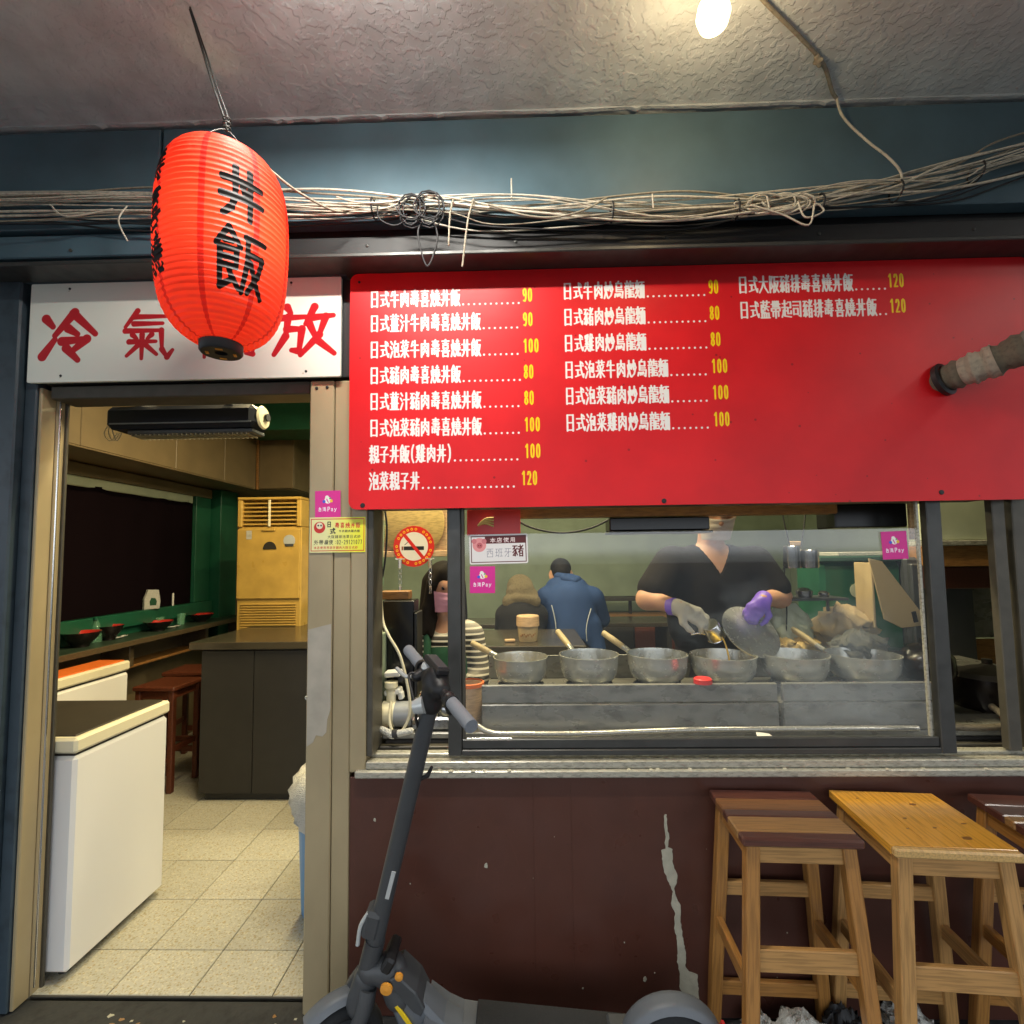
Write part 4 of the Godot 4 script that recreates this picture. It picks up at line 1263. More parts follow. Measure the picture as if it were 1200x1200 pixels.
func build_room() -> void:
	# floor of the shop: separate terrazzo tiles where they show
	var floor_base := block("floor", Vector3(-3.25, -0.15, -3.7), Vector3(3.2, -0.006, -0.062), M.grout, 0.001)
	var tile_shapes := []
	var rng := RandomNumberGenerator.new()
	rng.seed = 2
	for k in 3:
		tile_shapes.append(box(0.2965, 0.02, 0.2895, 0.0015 + 0.0005 * k))
	var first := box(0.2965, 0.02, 0.2045, 0.002)
	for i in 13:
		for j in 12:
			var x := -3.02 + 0.30 * i + 0.15
			var z0 := -0.273 - 0.293 * (j - 1)
			var o: MeshInstance3D
			if j == 0:
				o = part("tile", first, M.tile[rng.randi() % 4], floor_base, Vector3(x, -0.010, -0.1695) - floor_base.position)
			else:
				o = part("tile", tile_shapes[rng.randi() % 3], M.tile[rng.randi() % 4], floor_base, Vector3(x, -0.010 + rng.randf_range(-0.0006, 0.0006), z0 - 0.1465) - floor_base.position)
			o.rotation.y = rng.randf_range(-0.002, 0.002)
	# walls and ceiling
	block("wall_back", Vector3(-3.25, -0.1, -3.9), Vector3(3.2, 3.1, -3.72), M.sage, 0.002)
	block("wall_right", Vector3(2.9, -0.1, -3.715), Vector3(3.2, 3.1, -0.15), M.sage, 0.002)
	block("wall_left", Vector3(-3.25, -0.1, -3.715), Vector3(-3.02, 3.1, -0.165), M.beige_board, 0.002)
	block("room_ceiling", Vector3(-3.25, 2.96, -3.715), Vector3(3.2, 3.12, -0.122), M.sage_pale, 0.002)
	block("ceiling_beam", Vector3(-2.55, 2.70, -2.95), Vector3(-0.9, 2.955, -2.55), M.green, 0.006)
	block("wall", Vector3(-0.60, 0.0, -0.32), Vector3(-0.568, 1.25, -0.142), M.sage, 0.003)
	# low inner counter below the window, on which the stove stands
	var c := thing("kitchen_counter", "steel topped kitchen counter under the stove behind the window", "counter", Vector3(0.9, 0, -0.35))
	slab("carcass", Vector3(-1.44, 0.0, -0.28), Vector3(1.9, 0.86, 0.20), M.soot, c, 0.004)
	slab("counter_top", Vector3(-1.45, 0.862, -0.32), Vector3(1.9, 0.885, 0.205), M.steel, c, 0.004)
	# boxed-in duct under the ceiling, of single boards
	var duct := thing("boxed_duct", "beige boarded duct box running under the ceiling along the dining side", "duct", Vector3(-2.8, 2.23, -1.6))
	var o2 := duct.position
	var cuts := [-0.25, -1.05, -1.86, -2.47, -2.98]
	for i in 4:
		slab("board", Vector3(-2.62, 2.235, cuts[i + 1] + 0.003) - o2, Vector3(-2.6, 2.955, cuts[i]) - o2, M.beige_board, duct, 0.003)
	slab("bottom_board", Vector3(-3.0, 2.225, -2.98) - o2, Vector3(-2.602, 2.234, -0.25) - o2, M.beige_board, duct, 0.003)
	slab("corner_strip", Vector3(-2.602, 2.225, -3.0) - o2, Vector3(-2.58, 2.955, -2.982) - o2, M.shelf_wood, duct, 0.002)
	slab("board", Vector3(-2.579, 2.235, -3.02) - o2, Vector3(-2.24, 2.955, -2.995) - o2, M.beige_board, duct, 0.003)
	slab("board", Vector3(-2.262, 2.235, -3.70) - o2, Vector3(-2.242, 2.955, -3.022) - o2, M.beige_board, duct, 0.003)
	slab("bottom_board", Vector3(-3.0, 2.225, -3.70) - o2, Vector3(-2.262, 2.234, -3.022) - o2, M.beige_board, duct, 0.003)
	# window in the left wall, closed by a dark curtain
	var w := thing("side_window", "green framed side window closed off with a dark plum curtain", "window", Vector3(-3.02, 1.16, -1.9))
	o2 = w.position
	slab("sill", Vector3(-3.019, 1.06, -2.90) - o2, Vector3(-2.95, 1.165, -0.35) - o2, M.green, w, 0.004)
	slab("frame_side", Vector3(-3.019, 1.166, -2.90) - o2, Vector3(-2.985, 2.13, -2.66) - o2, M.green, w, 0.004)
	slab("frame_edge", Vector3(-2.984, 1.166, -2.70) - o2, Vector3(-2.965, 2.13, -2.655) - o2, M.green, w, 0.003)
	slab("frame_head", Vector3(-3.019, 2.131, -2.90) - o2, Vector3(-2.975, 2.215, -0.35) - o2, M.beige_board, w, 0.004)
	slab("shade_roll", Vector3(-3.018, 2.06, -2.64) - o2, Vector3(-2.985, 2.128, -0.35) - o2, M.sage_pale, w, 0.006)
	var rows := []
	for i in 13:
		var line := PackedVector3Array()
		var v := i / 12.0
		for j in 61:
			var u := j / 60.0
			line.append(Vector3(-2.995 + 0.008 * sin(u * 46.0) * (0.3 + v * 0.7) + 0.004 * sin(u * 17.0), lerpf(1.168, 2.075 + 0.02 * sin(u * 7.0), v), lerpf(-2.65, -0.35, u)) - o2)
		rows.append(line)
	part("curtain", skin(rows, false), M.curtain, w)
	# green end of that wall
	block("wall_pier", Vector3(-3.018, 0.0, -3.2), Vector3(-2.90, 2.22, -2.92), M.green, 0.004)
	# lamps inside
	tube_lamp("warm white tube lamp on the ceiling over the dining floor", Vector3(-1.35, 2.955, -1.0), 1.2, true, ROOM_TUBE, Color(1.0, 0.90, 0.68))
	tube_lamp("warm white tube lamp on the ceiling over the stove", Vector3(0.95, 2.955, -0.42), 1.2, false, ROOM_TUBE * 0.75, Color(1.0, 0.94, 0.76))
	tube_lamp("warm white tube lamp on the ceiling over the cashier", Vector3(-0.30, 2.955, -0.36), 0.9, false, ROOM_TUBE * 0.6, Color(1.0, 0.94, 0.76))
	tube_lamp("warm white tube lamp on the ceiling by the back wall", Vector3(0.2, 2.955, -2.1), 1.2, false, ROOM_TUBE * 0.5, Color(1.0, 0.95, 0.78))
# ---------------------------------------------------------------- signs and stickers
func screw_head(parent: Node3D, at: Vector3, r := 0.006, m: Material = null) -> void:
	part("screw", lathe(P([0.0, -0.001, r, -0.001, r * 0.9, 0.0012, r * 0.3, 0.0022, 0.0, 0.002]), 10), m if m else M.dark_alu, parent, at, Vector3(90, 0, 0))

func build_signs() -> void:
	var menu_mat := print_mat(menu_print(), "menu", 0.42, 0.4)
	menu_mat.clearcoat_roughness = 0.40
	menu_mat.metallic_specular = 0.3
	relief(menu_mat, tex["shine"], 0.12)
	var w := 2.45
	var h := 0.874
	var b := thing("menu_board", "large red menu board with white dish names and yellow prices", "menu board", Vector3(-0.624 + w / 2, 1.728 + h / 2, 0.028))
	part("panel", card(w, h, 0.008, 0.03), menu_mat, b)
	for p: Vector2 in [Vector2(-0.573, 1.743), Vector2(1.464, 1.757), Vector2(-0.59, 2.57), Vector2(0.5, 1.742)]:
		screw_head(b, Vector3(p.x, p.y, 0.033) - b.position, 0.009 if p.y < 1.8 else 0.005, M.black_steel)
	var s := thing("cooling_sign", "white sign with red brush characters above the open doorway", "sign", Vector3(-1.248, 2.41, 0.017))
	part("panel", card(1.176, 0.378, 0.012, 0.006), print_mat(cooling_print(), "cooling", 0.35, 0.3), s)
	for p: Vector2 in [Vector2(-0.44, 0.168), Vector2(0.40, 0.17), Vector2(-0.46, -0.165), Vector2(0.46, -0.168)]:
		screw_head(s, Vector3(p.x, p.y, 0.0065), 0.005, M.black_steel)
	var pay := print_mat(pay_print(), "pay", 0.35)
	solo("sticker", "pink payment sticker on the beige post above the yellow card", "sticker", card(0.094, 0.1, 0.0008), pay, Vector3(-0.711, 1.752, 0.0008), Vector3(0, 0, 0.6), "pink payment stickers")
	solo("sticker", "pink payment sticker under the pork label on the window pane", "sticker", card(0.092, 0.097, 0.0008), pay, Vector3(-0.150, 1.470, -0.0235), Vector3(0, 0, -0.5), "pink payment stickers")
	solo("sticker", "pink payment sticker alone near the upper corner of the window pane", "sticker", card(0.090, 0.1, 0.0008), pay, Vector3(1.332, 1.575, -0.0235), Vector3(0, 0, 1.5), "pink payment stickers")
	solo("shop_card", "yellow shop card with a red round face on the beige post", "sticker", card(0.204, 0.128, 0.0012), print_mat(shop_card_print(), "shop_card", 0.35), Vector3(-0.673, 1.640, 0.0036), Vector3.ZERO)
	solo("pork_label", "white pork origin label with a pink pig on the window pane", "sticker", card(0.213, 0.108, 0.0008, 0.006), print_mat(origin_print(), "origin", 0.4), Vector3(-0.090, 1.581, -0.0235), Vector3(0, 0, 0.8))
	# round wooden board and the panel behind it, seen through the open half of the window
	var z := -0.74
	var g := (1.80 - z) / 2.10
	var k := (1.80 - z) / 1.80
	var pan := thing("wooden_panel", "pale wooden panel hanging inside the open half of the window", "panel", Vector3(-0.43 * k, 1.56 + 0.14 * k, z))
	part("board", box(0.36 * g, 0.42 * g, 0.012, 0.003), M.wood_panel, pan, Vector3(0.0, 0.05 * g, -0.008))
	part("batten", box(0.36 * g, 0.03, 0.02, 0.003), M.wood_panel, pan, Vector3(0.0, -0.155 * g, 0.009))
	var disc_o := thing("round_board", "round wooden board fixed to the pale wooden panel", "board", Vector3(-0.40 * k, 1.56 + 0.118 * k, z + 0.012))
	part("disc", lathe(P([0.0, -0.008, 0.132 * g, -0.008, 0.137 * g, -0.004, 0.137 * g, 0.004, 0.132 * g, 0.008, 0.0, 0.008]), 40), M.wood_disc, disc_o, Vector3.ZERO, Vector3(90, 0, 0))
	var sm := print_mat(smoke_print(), "smoke", 0.4)
	solo("no_smoking_sign", "round red no smoking sticker on the round wooden board", "sign", card(0.172 * g, 0.172 * g, 0.002, 0.0855 * g), sm, Vector3(-0.392 * k, 1.56 + 0.034 * k, z + 0.0235))
	# two hanging clips on the panel
	for e: Array in [[470, "metal clip on a chain hanging nearer the window side stile"], [505, "metal clip on a chain hanging beside the pink face mask"]]:
		var x: float = (e[0] - 613.0) / 585.0 * 2.1 * g
		var c := thing("hanging_clip", e[1], "clip", Vector3(x, 1.56 - 0.035, z + 0.03), Vector3.ZERO, "clips hanging from the wooden panel")
		part("bar", box(0.05, 0.006, 0.006, 0.002), M.chrome, c, Vector3(0, 0.02, 0))
		part("jaw", box(0.018, 0.045, 0.012, 0.004), M.chrome, c, Vector3(0, -0.005, 0))
		for i in 3:
			var ring := []
			for q in 13:
				ring.append(Vector3(cos(TAU * q / 12) * 0.006, -0.04 - i * 0.028 + sin(TAU * q / 12) * 0.015, (i % 2) * 0.004))
			part("link", tube(ring, 0.0016, 6), M.chrome, c)
		part("pendant", box(0.014, 0.04, 0.006, 0.004), M.chrome, c, Vector3(0, -0.135, 0))
# ---------------------------------------------------------------- lantern, cables, bulb, pipe
func build_lantern_and_cables() -> void:
	var c := Vector3(-0.84, 2.432, 0.45)
	var l := thing("paper_lantern", "lit red paper lantern with black characters hanging before the white sign", "lantern", c, Vector3(0, 45, 0))
	l.scale = Vector3(0.82, 0.89, 0.82)
	var keys := P([0.062, -0.305, 0.098, -0.292, 0.140, -0.262, 0.172, -0.215, 0.190, -0.15, 0.199, -0.06, 0.202, 0.03, 0.200, 0.12, 0.192, 0.19, 0.174, 0.245, 0.142, 0.285, 0.10, 0.306, 0.068, 0.312])
	var profile := []
	var path := []
	for i in keys.size() - 1:
		var p0: Vector2 = keys[max(i - 1, 0)]
		var p3: Vector2 = keys[min(i + 2, keys.size() - 1)]
		for k in 22:
			path.append((keys[i] as Vector2).cubic_interpolate(keys[i + 1], p0, p3, k / 22.0))
	path.append(keys[-1])
	var run := 0.0
	for i in path.size():
		if i > 0:
			run += path[i].distance_to(path[i - 1])
		var t: Vector2 = (path[min(i + 1, path.size() - 1)] - path[max(i - 1, 0)]).normalized()
		var out := Vector2(t.y, -t.x)
		var wave := absf(sin(run / 0.0185 * PI))
		profile.append(path[i] - out * (0.0042 * pow(wave, 1.4)) + out * 0.004)
	var paper := mat(Color.WHITE, 0.5)
	paper.albedo_texture = image_tex("lantern", lantern_print())
	paper.backlight_enabled = true
	paper.backlight = Color(1, 1, 1)
	part("paper_shade", lathe(profile, 72), paper, l)
	part("top_ring", lathe(P([0.05, 0.300, 0.072, 0.302, 0.074, 0.325, 0.066, 0.333, 0.05, 0.333]), 32), M.dark_alu, l)
	var cap := part("bottom_cap", lathe(P([0.0, -0.312, 0.020, -0.312, 0.02, -0.334, 0.062, -0.336, 0.067, -0.330, 0.067, -0.300, 0.060, -0.296]), 32), M.black_steel, l)
	for k in 4:
		var a := TAU * k / 4.0 + 0.4
		part("vent_slot", box(0.022, 0.002, 0.010, 0.001), M.amber, cap, Vector3(cos(a) * 0.042, -0.3365, sin(a) * 0.042), Vector3(0, -rad_to_deg(a) + 90, 0))
	part("wire_bail", tube(smooth_path([Vector3(-0.07, 0.33, 0), Vector3(-0.05, 0.375, 0), Vector3(0, 0.41, 0), Vector3(0.05, 0.375, 0), Vector3(0.07, 0.33, 0)], 5), 0.0025, 6), M.dark_alu, l)
	var glow := mat(Color(0.95, 0.85, 0.7), 0.4)
	glow.emission_enabled = true
	glow.emission = Color(1.0, 0.62, 0.28)
	glow.emission_energy_multiplier = 6.0
	part("bulb", lathe(P([0.0, -0.04, 0.018, -0.034, 0.028, -0.015, 0.026, 0.006, 0.014, 0.03, 0.013, 0.045, 0.0, 0.046]), 16), glow, l, Vector3(0.03, 0.045, 0.095))
	part("bulb_socket", lathe(P([0.0, 0.046, 0.017, 0.046, 0.017, 0.09, 0.0, 0.09]), 12), M.black_steel, l, Vector3(0.03, 0.045, 0.095))
	part("lamp_cord", tube([Vector3(0.03, 0.134, 0.095), Vector3(0.02, 0.25, 0.05), Vector3(0.0, 0.335, 0.0)], 0.003, 6), M.cable_black, l)
	var lamp := OmniLight3D.new()
	lamp.name = "lantern_light"
	l.add_child(lamp)
	lamp.position = Vector3(0.03, 0.04, 0.095)
	lamp.light_energy = LANTERN
	lamp.light_color = Color(1.0, 0.88, 0.66)
	lamp.light_size = 0.03
	lamp.omni_range = 8.0
	lamp.omni_attenuation = 2.0
	lamp.shadow_enabled = true
	# hanging wire
	var knot := c + Vector3(0, 0.365, 0)
	var wire := thing("lantern_wire", "twisted wire holding the red lantern to the ceiling", "wire", knot)
	wire.scale = Vector3(1, 1.18, 1)
	part("strand", tube(smooth_path([Vector3(0, -0.004, 0), Vector3(-0.004, 0.02, 0), Vector3(-0.03, 0.10, 0.02), Vector3(-0.06, 0.19, 0.03), Vector3(-0.09, 0.281, 0.04)], 5), 0.0035, 6), M.dark_alu, wire)
	part("strand", tube(smooth_path([Vector3(0.004, -0.004, 0.004), Vector3(0.004, 0.03, 0), Vector3(-0.02, 0.10, 0.022), Vector3(-0.055, 0.19, 0.024), Vector3(-0.086, 0.281, 0.046)], 5), 0.0025, 6), M.dark_alu, wire)
	for i in 3:
		var ring := []
		for q in 13:
			ring.append(Vector3(cos(TAU * q / 12) * 0.010, 0.004 + i * 0.012, sin(TAU * q / 12) * 0.010))
		part("twist", tube(ring, 0.002, 6), M.dark_alu, wire)
	# supply wire from lantern to the bundle
	solo("supply_wire", "dusty wire running from the lantern top to the cable bundle", "wire", tube(smooth_path([c + Vector3(0.02, 0.30, 0), c + Vector3(0.06, 0.32, -0.06), c + Vector3(0.13, 0.30, -0.16), c + Vector3(0.22, 0.30, -0.26), c + Vector3(0.28, 0.345, -0.30)], 6), 0.004, 6), M.cable_dusty)
	# cable bundle along the beam
	var b := thing("cable_bundle", "tangled bundle of dusty white cables strung along the blue beam", "cables", Vector3(0, 2.76, 0.15))
	var base := [[-6.5, 2.82], [-4.0, 2.80], [-2.4, 2.80], [-1.8, 2.797], [-1.2, 2.787], [-0.6, 2.768], [-0.3, 2.755], [0.0, 2.737], [0.5, 2.718], [0.9, 2.724], [1.15, 2.752], [1.4, 2.795], [1.7, 2.875], [2.2, 3.0], [3.0, 3.06], [6.5, 3.05]]
	var rng := RandomNumberGenerator.new()
	rng.seed = 33
	var mats := [M.cable_white, M.cable_white, M.cable_dusty, M.cable_white, M.cable_white, M.cable_black]
	for k in 19:
		var pts := []
		var up := rng.randf_range(-0.032, 0.03)
		var out := rng.randf_range(-0.02, 0.035)
		var ph := rng.randf() * TAU
		for i in base.size():
			var e: Array = base[i]
			var fan := 1.0 + (0.8 if e[0] > 1.3 else 0.0) + (0.9 if e[0] < -1.0 else 0.0)
			pts.append(Vector3(e[0] + rng.randf_range(-0.09, 0.09), e[1] - 2.76 + up * fan + 0.019 * sin(ph + i * 1.7) + rng.randf_range(-0.016, 0.016), out + 0.012 * cos(ph + i * 2.3)))
		part("cable", tube(smooth_path(pts, 7), rng.randf_range(0.0020, 0.0044), 6), mats[k % 6], b)
	# slack loops and loose ends
	for e: Array in [[-0.36, -0.06, 0.05, 6], [-0.30, -0.055, 0.055, 5]]:
		var coil := []
		for q in 60:
			var a := TAU * q / 12.0
			coil.append(Vector3(e[0] + cos(a) * (e[2] * 0.8 + 0.010 * sin(q * 0.37)), e[1] + 0.03 + sin(a) * (e[2] + 0.012 * cos(q * 0.29)), 0.02 + q * 0.0006))
		part("coil", tube(coil, 0.0024, 6), M.cable_black, b)
	var ends := [
		[Vector3(-0.33, -0.07, 0.03), Vector3(-0.34, -0.12, 0.035), Vector3(-0.31, -0.225, 0.03), Vector3(-0.275, -0.13, 0.03), Vector3(-0.29, -0.06, 0.03)],
		[Vector3(-0.22, 0.0, 0.04), Vector3(-0.23, -0.06, 0.045), Vector3(-0.236, -0.16, 0.04)],
		[Vector3(-0.15, 0.0, 0.04), Vector3(-0.17, -0.08, 0.045), Vector3(-0.19, -0.235, 0.04)],
		[Vector3(-0.10, -0.02, 0.04), Vector3(0.02, -0.065, 0.045), Vector3(0.12, -0.075, 0.045), Vector3(0.22, -0.05, 0.04), Vector3(0.30, 0.0, 0.03)],
		[Vector3(-0.48, -0.01, 0.03), Vector3(-0.47, -0.06, 0.04), Vector3(-0.42, -0.085, 0.04), Vector3(-0.38, -0.06, 0.03)],
		[Vector3(-0.022, 0.0, 0.03), Vector3(-0.022, 0.075, 0.032)],
		[Vector3(-1.35, 0.02, 0.03), Vector3(-1.37, -0.04, 0.04), Vector3(-1.34, -0.11, 0.035)],
		[Vector3(-1.62, 0.03, 0.03), Vector3(-1.55, -0.02, 0.04), Vector3(-1.40, 0.01, 0.03)],
		[Vector3(-0.62, 0.03, 0.03), Vector3(-0.55, -0.005, 0.05), Vector3(-0.45, -0.01, 0.05), Vector3(-0.36, 0.02, 0.03)],
		[Vector3(0.45, 0.0, 0.04), Vector3(0.452, -0.05, 0.04)],
		[Vector3(0.83, -0.02, 0.04), Vector3(0.835, -0.06, 0.04)],
	]
	for i in ends.size():
		part("loose_end", tube(smooth_path(ends[i], 6), 0.0034 if i < 4 else 0.0028, 6), M.cable_dusty if i in [1, 2, 3] else (M.cable_black if i in [0, 4] else M.cable_white), b)
	for i in 7:
		var loop := []
		var cx := 0.87 + rng.randf_range(-0.03, 0.03)
		var rw := rng.randf_range(0.07, 0.13)
		var rh := rng.randf_range(0.018, 0.04)
		for q in 25:
			var a := TAU * q / 24.0
			loop.append(Vector3(cx + cos(a) * rw, -0.04 + sin(a) * rh * (1.0 + 0.3 * sin(a * 2 + i)), 0.03 + 0.01 * sin(a * 3 + i)))
		part("slack_loop", tube(loop, rng.randf_range(0.0025, 0.004), 6), M.cable_white, b)
	part("slack_loop", tube(smooth_path([Vector3(0.78, -0.05, 0.04), Vector3(0.87, -0.09, 0.05), Vector3(0.955, -0.13, 0.05), Vector3(0.98, -0.06, 0.05), Vector3(1.01, -0.08, 0.045), Vector3(0.95, -0.10, 0.045), Vector3(0.93, -0.04, 0.04)], 6), 0.003, 6), M.cable_white, b)
	for e: Array in [[-0.5, 0.002], [0.32, -0.035], [0.74, -0.04], [1.02, -0.03], [1.28, 0.01], [-1.15, 0.02], [1.55, 0.07]]:
		var ring := []
		for q in 13:
			ring.append(Vector3(e[0], e[1] + sin(TAU * q / 12) * 0.032, 0.006 + cos(TAU * q / 12) * 0.034))
		part("cable_tie", tube(ring, 0.003, 6), M.cable_black, b)
	# wire that comes down from the ceiling into the bundle
	var drop := thing("drop_wire", "knotted wire dropping from the ceiling beside the bare bulb to the cables", "wire", Vector3(1.0, 3.12, 0.3))
	part("ceiling_run", tube(smooth_path([Vector3(-0.36, 0.0, 0.22), Vector3(-0.295, -0.002, 0.166), Vector3(-0.126, -0.004, 0.055), Vector3(-0.012, 0.0, -0.03), Vector3(0.07, -0.006, -0.12), Vector3(0.10, -0.008, -0.145)], 6), 0.006, 6), M.cable_dusty, drop)
	part("hanging_run", tube(smooth_path([Vector3(0.10, -0.008, -0.145), Vector3(0.12, -0.08, -0.145), Vector3(0.19, -0.17, -0.14), Vector3(0.25, -0.24, -0.13), Vector3(0.29, -0.30, -0.13), Vector3(0.29, -0.37, -0.14)], 6), 0.0042, 6), M.cable_white, drop)
	part("knot", blob([[Vector3(-0.05, -0.004, 0.0), Vector3(-0.03, -0.012, -0.02), 0.009, 0.008], [Vector3(-0.035, -0.015, 0.0), Vector3(-0.046, -0.004, -0.02), 0.006, 0.006]], 0.004, 0.006), M.cable_dusty, drop)
	# bare bulb
	var bulb := thing("light_bulb", "bare glowing warm bulb hanging under the arcade ceiling", "bulb", Vector3(0.517, 2.962, 0.572))
	var bm := mat(Color(1, 0.95, 0.85), 0.3)
	bm.emission_enabled = true
	bm.emission = Color(1.0, 0.86, 0.62)
	bm.emission_energy_multiplier = 7.0
	part("glass", lathe(P([0.0, -0.047, 0.02, -0.043, 0.036, -0.028, 0.043, -0.004, 0.038, 0.022, 0.024, 0.046, 0.018, 0.06, 0.0, 0.062]), 24), bm, bulb)
	part("socket", lathe(P([0.0, 0.06, 0.020, 0.06, 0.024, 0.07, 0.024, 0.12, 0.012, 0.13, 0.01, 0.158, 0.035, 0.166, 0.0, 0.1665]), 20), M.white_plastic, bulb)
	var bl := OmniLight3D.new()
	bl.name = "bulb_light"
	bulb.add_child(bl)
	bl.light_energy = BULB
	bl.light_color = Color(1.0, 0.88, 0.68)
	bl.light_size = 0.035
	bl.omni_range = 10.0
	bl.omni_attenuation = 2.0
	bl.shadow_enabled = true
	# wrapped pipe through the board
	var p := thing("wrapped_pipe", "pipe bandaged in dirty tape coming out of the red menu board", "pipe", Vector3(1.49, 2.155, 0.03))
	var spine := [Vector3(0, 0, -0.02), Vector3(0.035, 0.012, 0.06), Vector3(0.085, 0.026, 0.12), Vector3(0.16, 0.06, 0.22), Vector3(0.30, 0.13, 0.40), Vector3(0.55, 0.24, 0.7), Vector3(0.85, 0.45, 0.95), Vector3(1.0, 0.97, 1.05)]
	var fine_path := smooth_path(spine, 12)
	var radii := []
	for i in fine_path.size():
		radii.append(0.044 + 0.004 * sin(i * 0.9) + 0.003 * sin(i * 2.1 + 1.0) + i * 0.0002)
	for e: Array in [[0, 12, M.pipe_wrap], [11, 25, M.pipe_tape], [24, 33, M.pipe_wrap], [32, 50, M.pipe_grey], [49, fine_path.size(), M.pipe_wrap]]:
		var seg := fine_path.slice(e[0], e[1])
		var rr := radii.slice(e[0], e[1])
		if e[2] == M.pipe_tape or e[2] == M.pipe_grey:
			for i in rr.size():
				rr[i] += 0.004
		part("wrapping" if e[2] != M.pipe_tape else "tape_band", tube(seg, rr, 20), e[2], p)
	part("collar", lathe(P([0.044, -0.012, 0.058, -0.012, 0.060, 0.004, 0.05, 0.010, 0.044, 0.008]), 28), M.black_steel, p, Vector3(0.004, 0.001, 0.012), Vector3(78, 24, 0))
# ---------------------------------------------------------------- things seen through the doorway
func chest_freezer(label: String, lo: Vector3, hi: Vector3, top: Material) -> void:
	var o := Vector3((lo.x + hi.x) / 2, 0, (lo.z + hi.z) / 2)
	var t := thing("chest_freezer", label, "freezer", o, Vector3.ZERO, "white chest freezers")
	slab("body", Vector3(lo.x, 0.03, lo.z) - o, Vector3(hi.x, hi.y - 0.075, hi.z) - o, M.enamel, t, 0.012)
	slab("gasket", Vector3(lo.x + 0.012, hi.y - 0.075, lo.z + 0.012) - o, Vector3(hi.x - 0.012, hi.y - 0.062, hi.z - 0.012) - o, M.dark_slot, t, 0.002)
	var lid := slab("lid", Vector3(lo.x - 0.006, hi.y - 0.062, lo.z - 0.006) - o, Vector3(hi.x + 0.006, hi.y - 0.004, hi.z + 0.006) - o, M.cream_plastic, t, 0.01)
	part("lid_panel", box(hi.x - lo.x - 0.035, 0.008, hi.z - lo.z - 0.035, 0.003), top, lid, Vector3(0, 0.031, 0))
	for sx: float in [-1, 1]:
		for sz: float in [-1, 1]:
			part("foot", lathe(P([0.0, 0.0, 0.02, 0.0, 0.022, 0.03, 0.0, 0.031]), 12), M.black_steel, t, Vector3(sx * ((hi.x - lo.x) / 2 - 0.06), 0.0, sz * ((hi.z - lo.z) / 2 - 0.06)))

func bowl(label: String, at: Vector3, r: float, h: float) -> void:
	var t := thing("soup_bowl", label, "bowl", at, Vector3.ZERO, "lacquer bowls on the wall counter")
	part("outside", lathe(P([0.0, 0.0, r * 0.42, 0.0, r * 0.44, h * 0.14, r * 0.5, h * 0.2, r * 0.78, h * 0.55, r * 0.97, h * 0.92, r, h]), 28), M.black_lacquer, t)
	part("inside", lathe(P([r, h, r * 0.97, h * 0.98, r * 0.94, h * 0.9, r * 0.75, h * 0.55, r * 0.45, h * 0.24, 0.0, h * 0.18]), 28), M.red_lacquer, t)

func small_stool(label: String, at: Vector3, turn: float) -> void:
	var t := thing("dining_stool", label, "stool", at, Vector3(0, turn, 0), "dark red stools under the wall counter")
	part("seat", box(0.30, 0.03, 0.30, 0.006), M.dark_red_wood, t, Vector3(0, 0.685, 0))
	for sx: float in [-1, 1]:
		for sz: float in [-1, 1]:
			part("leg", box(0.036, 0.67, 0.036, 0.004), M.dark_red_wood, t, Vector3(sx * 0.12, 0.335, sz * 0.12))
		part("apron", box(0.018, 0.05, 0.2, 0.003), M.dark_red_wood, t, Vector3(sx * 0.12, 0.64, 0))
		part("apron", box(0.2, 0.05, 0.018, 0.003), M.dark_red_wood, t, Vector3(0, 0.64, sx * 0.12))
		part("stretcher", box(0.018, 0.04, 0.2, 0.003), M.dark_red_wood, t, Vector3(sx * 0.12, 0.28, 0))
		part("stretcher", box(0.2, 0.04, 0.018, 0.003), M.dark_red_wood, t, Vector3(0, 0.2, sx * 0.12))

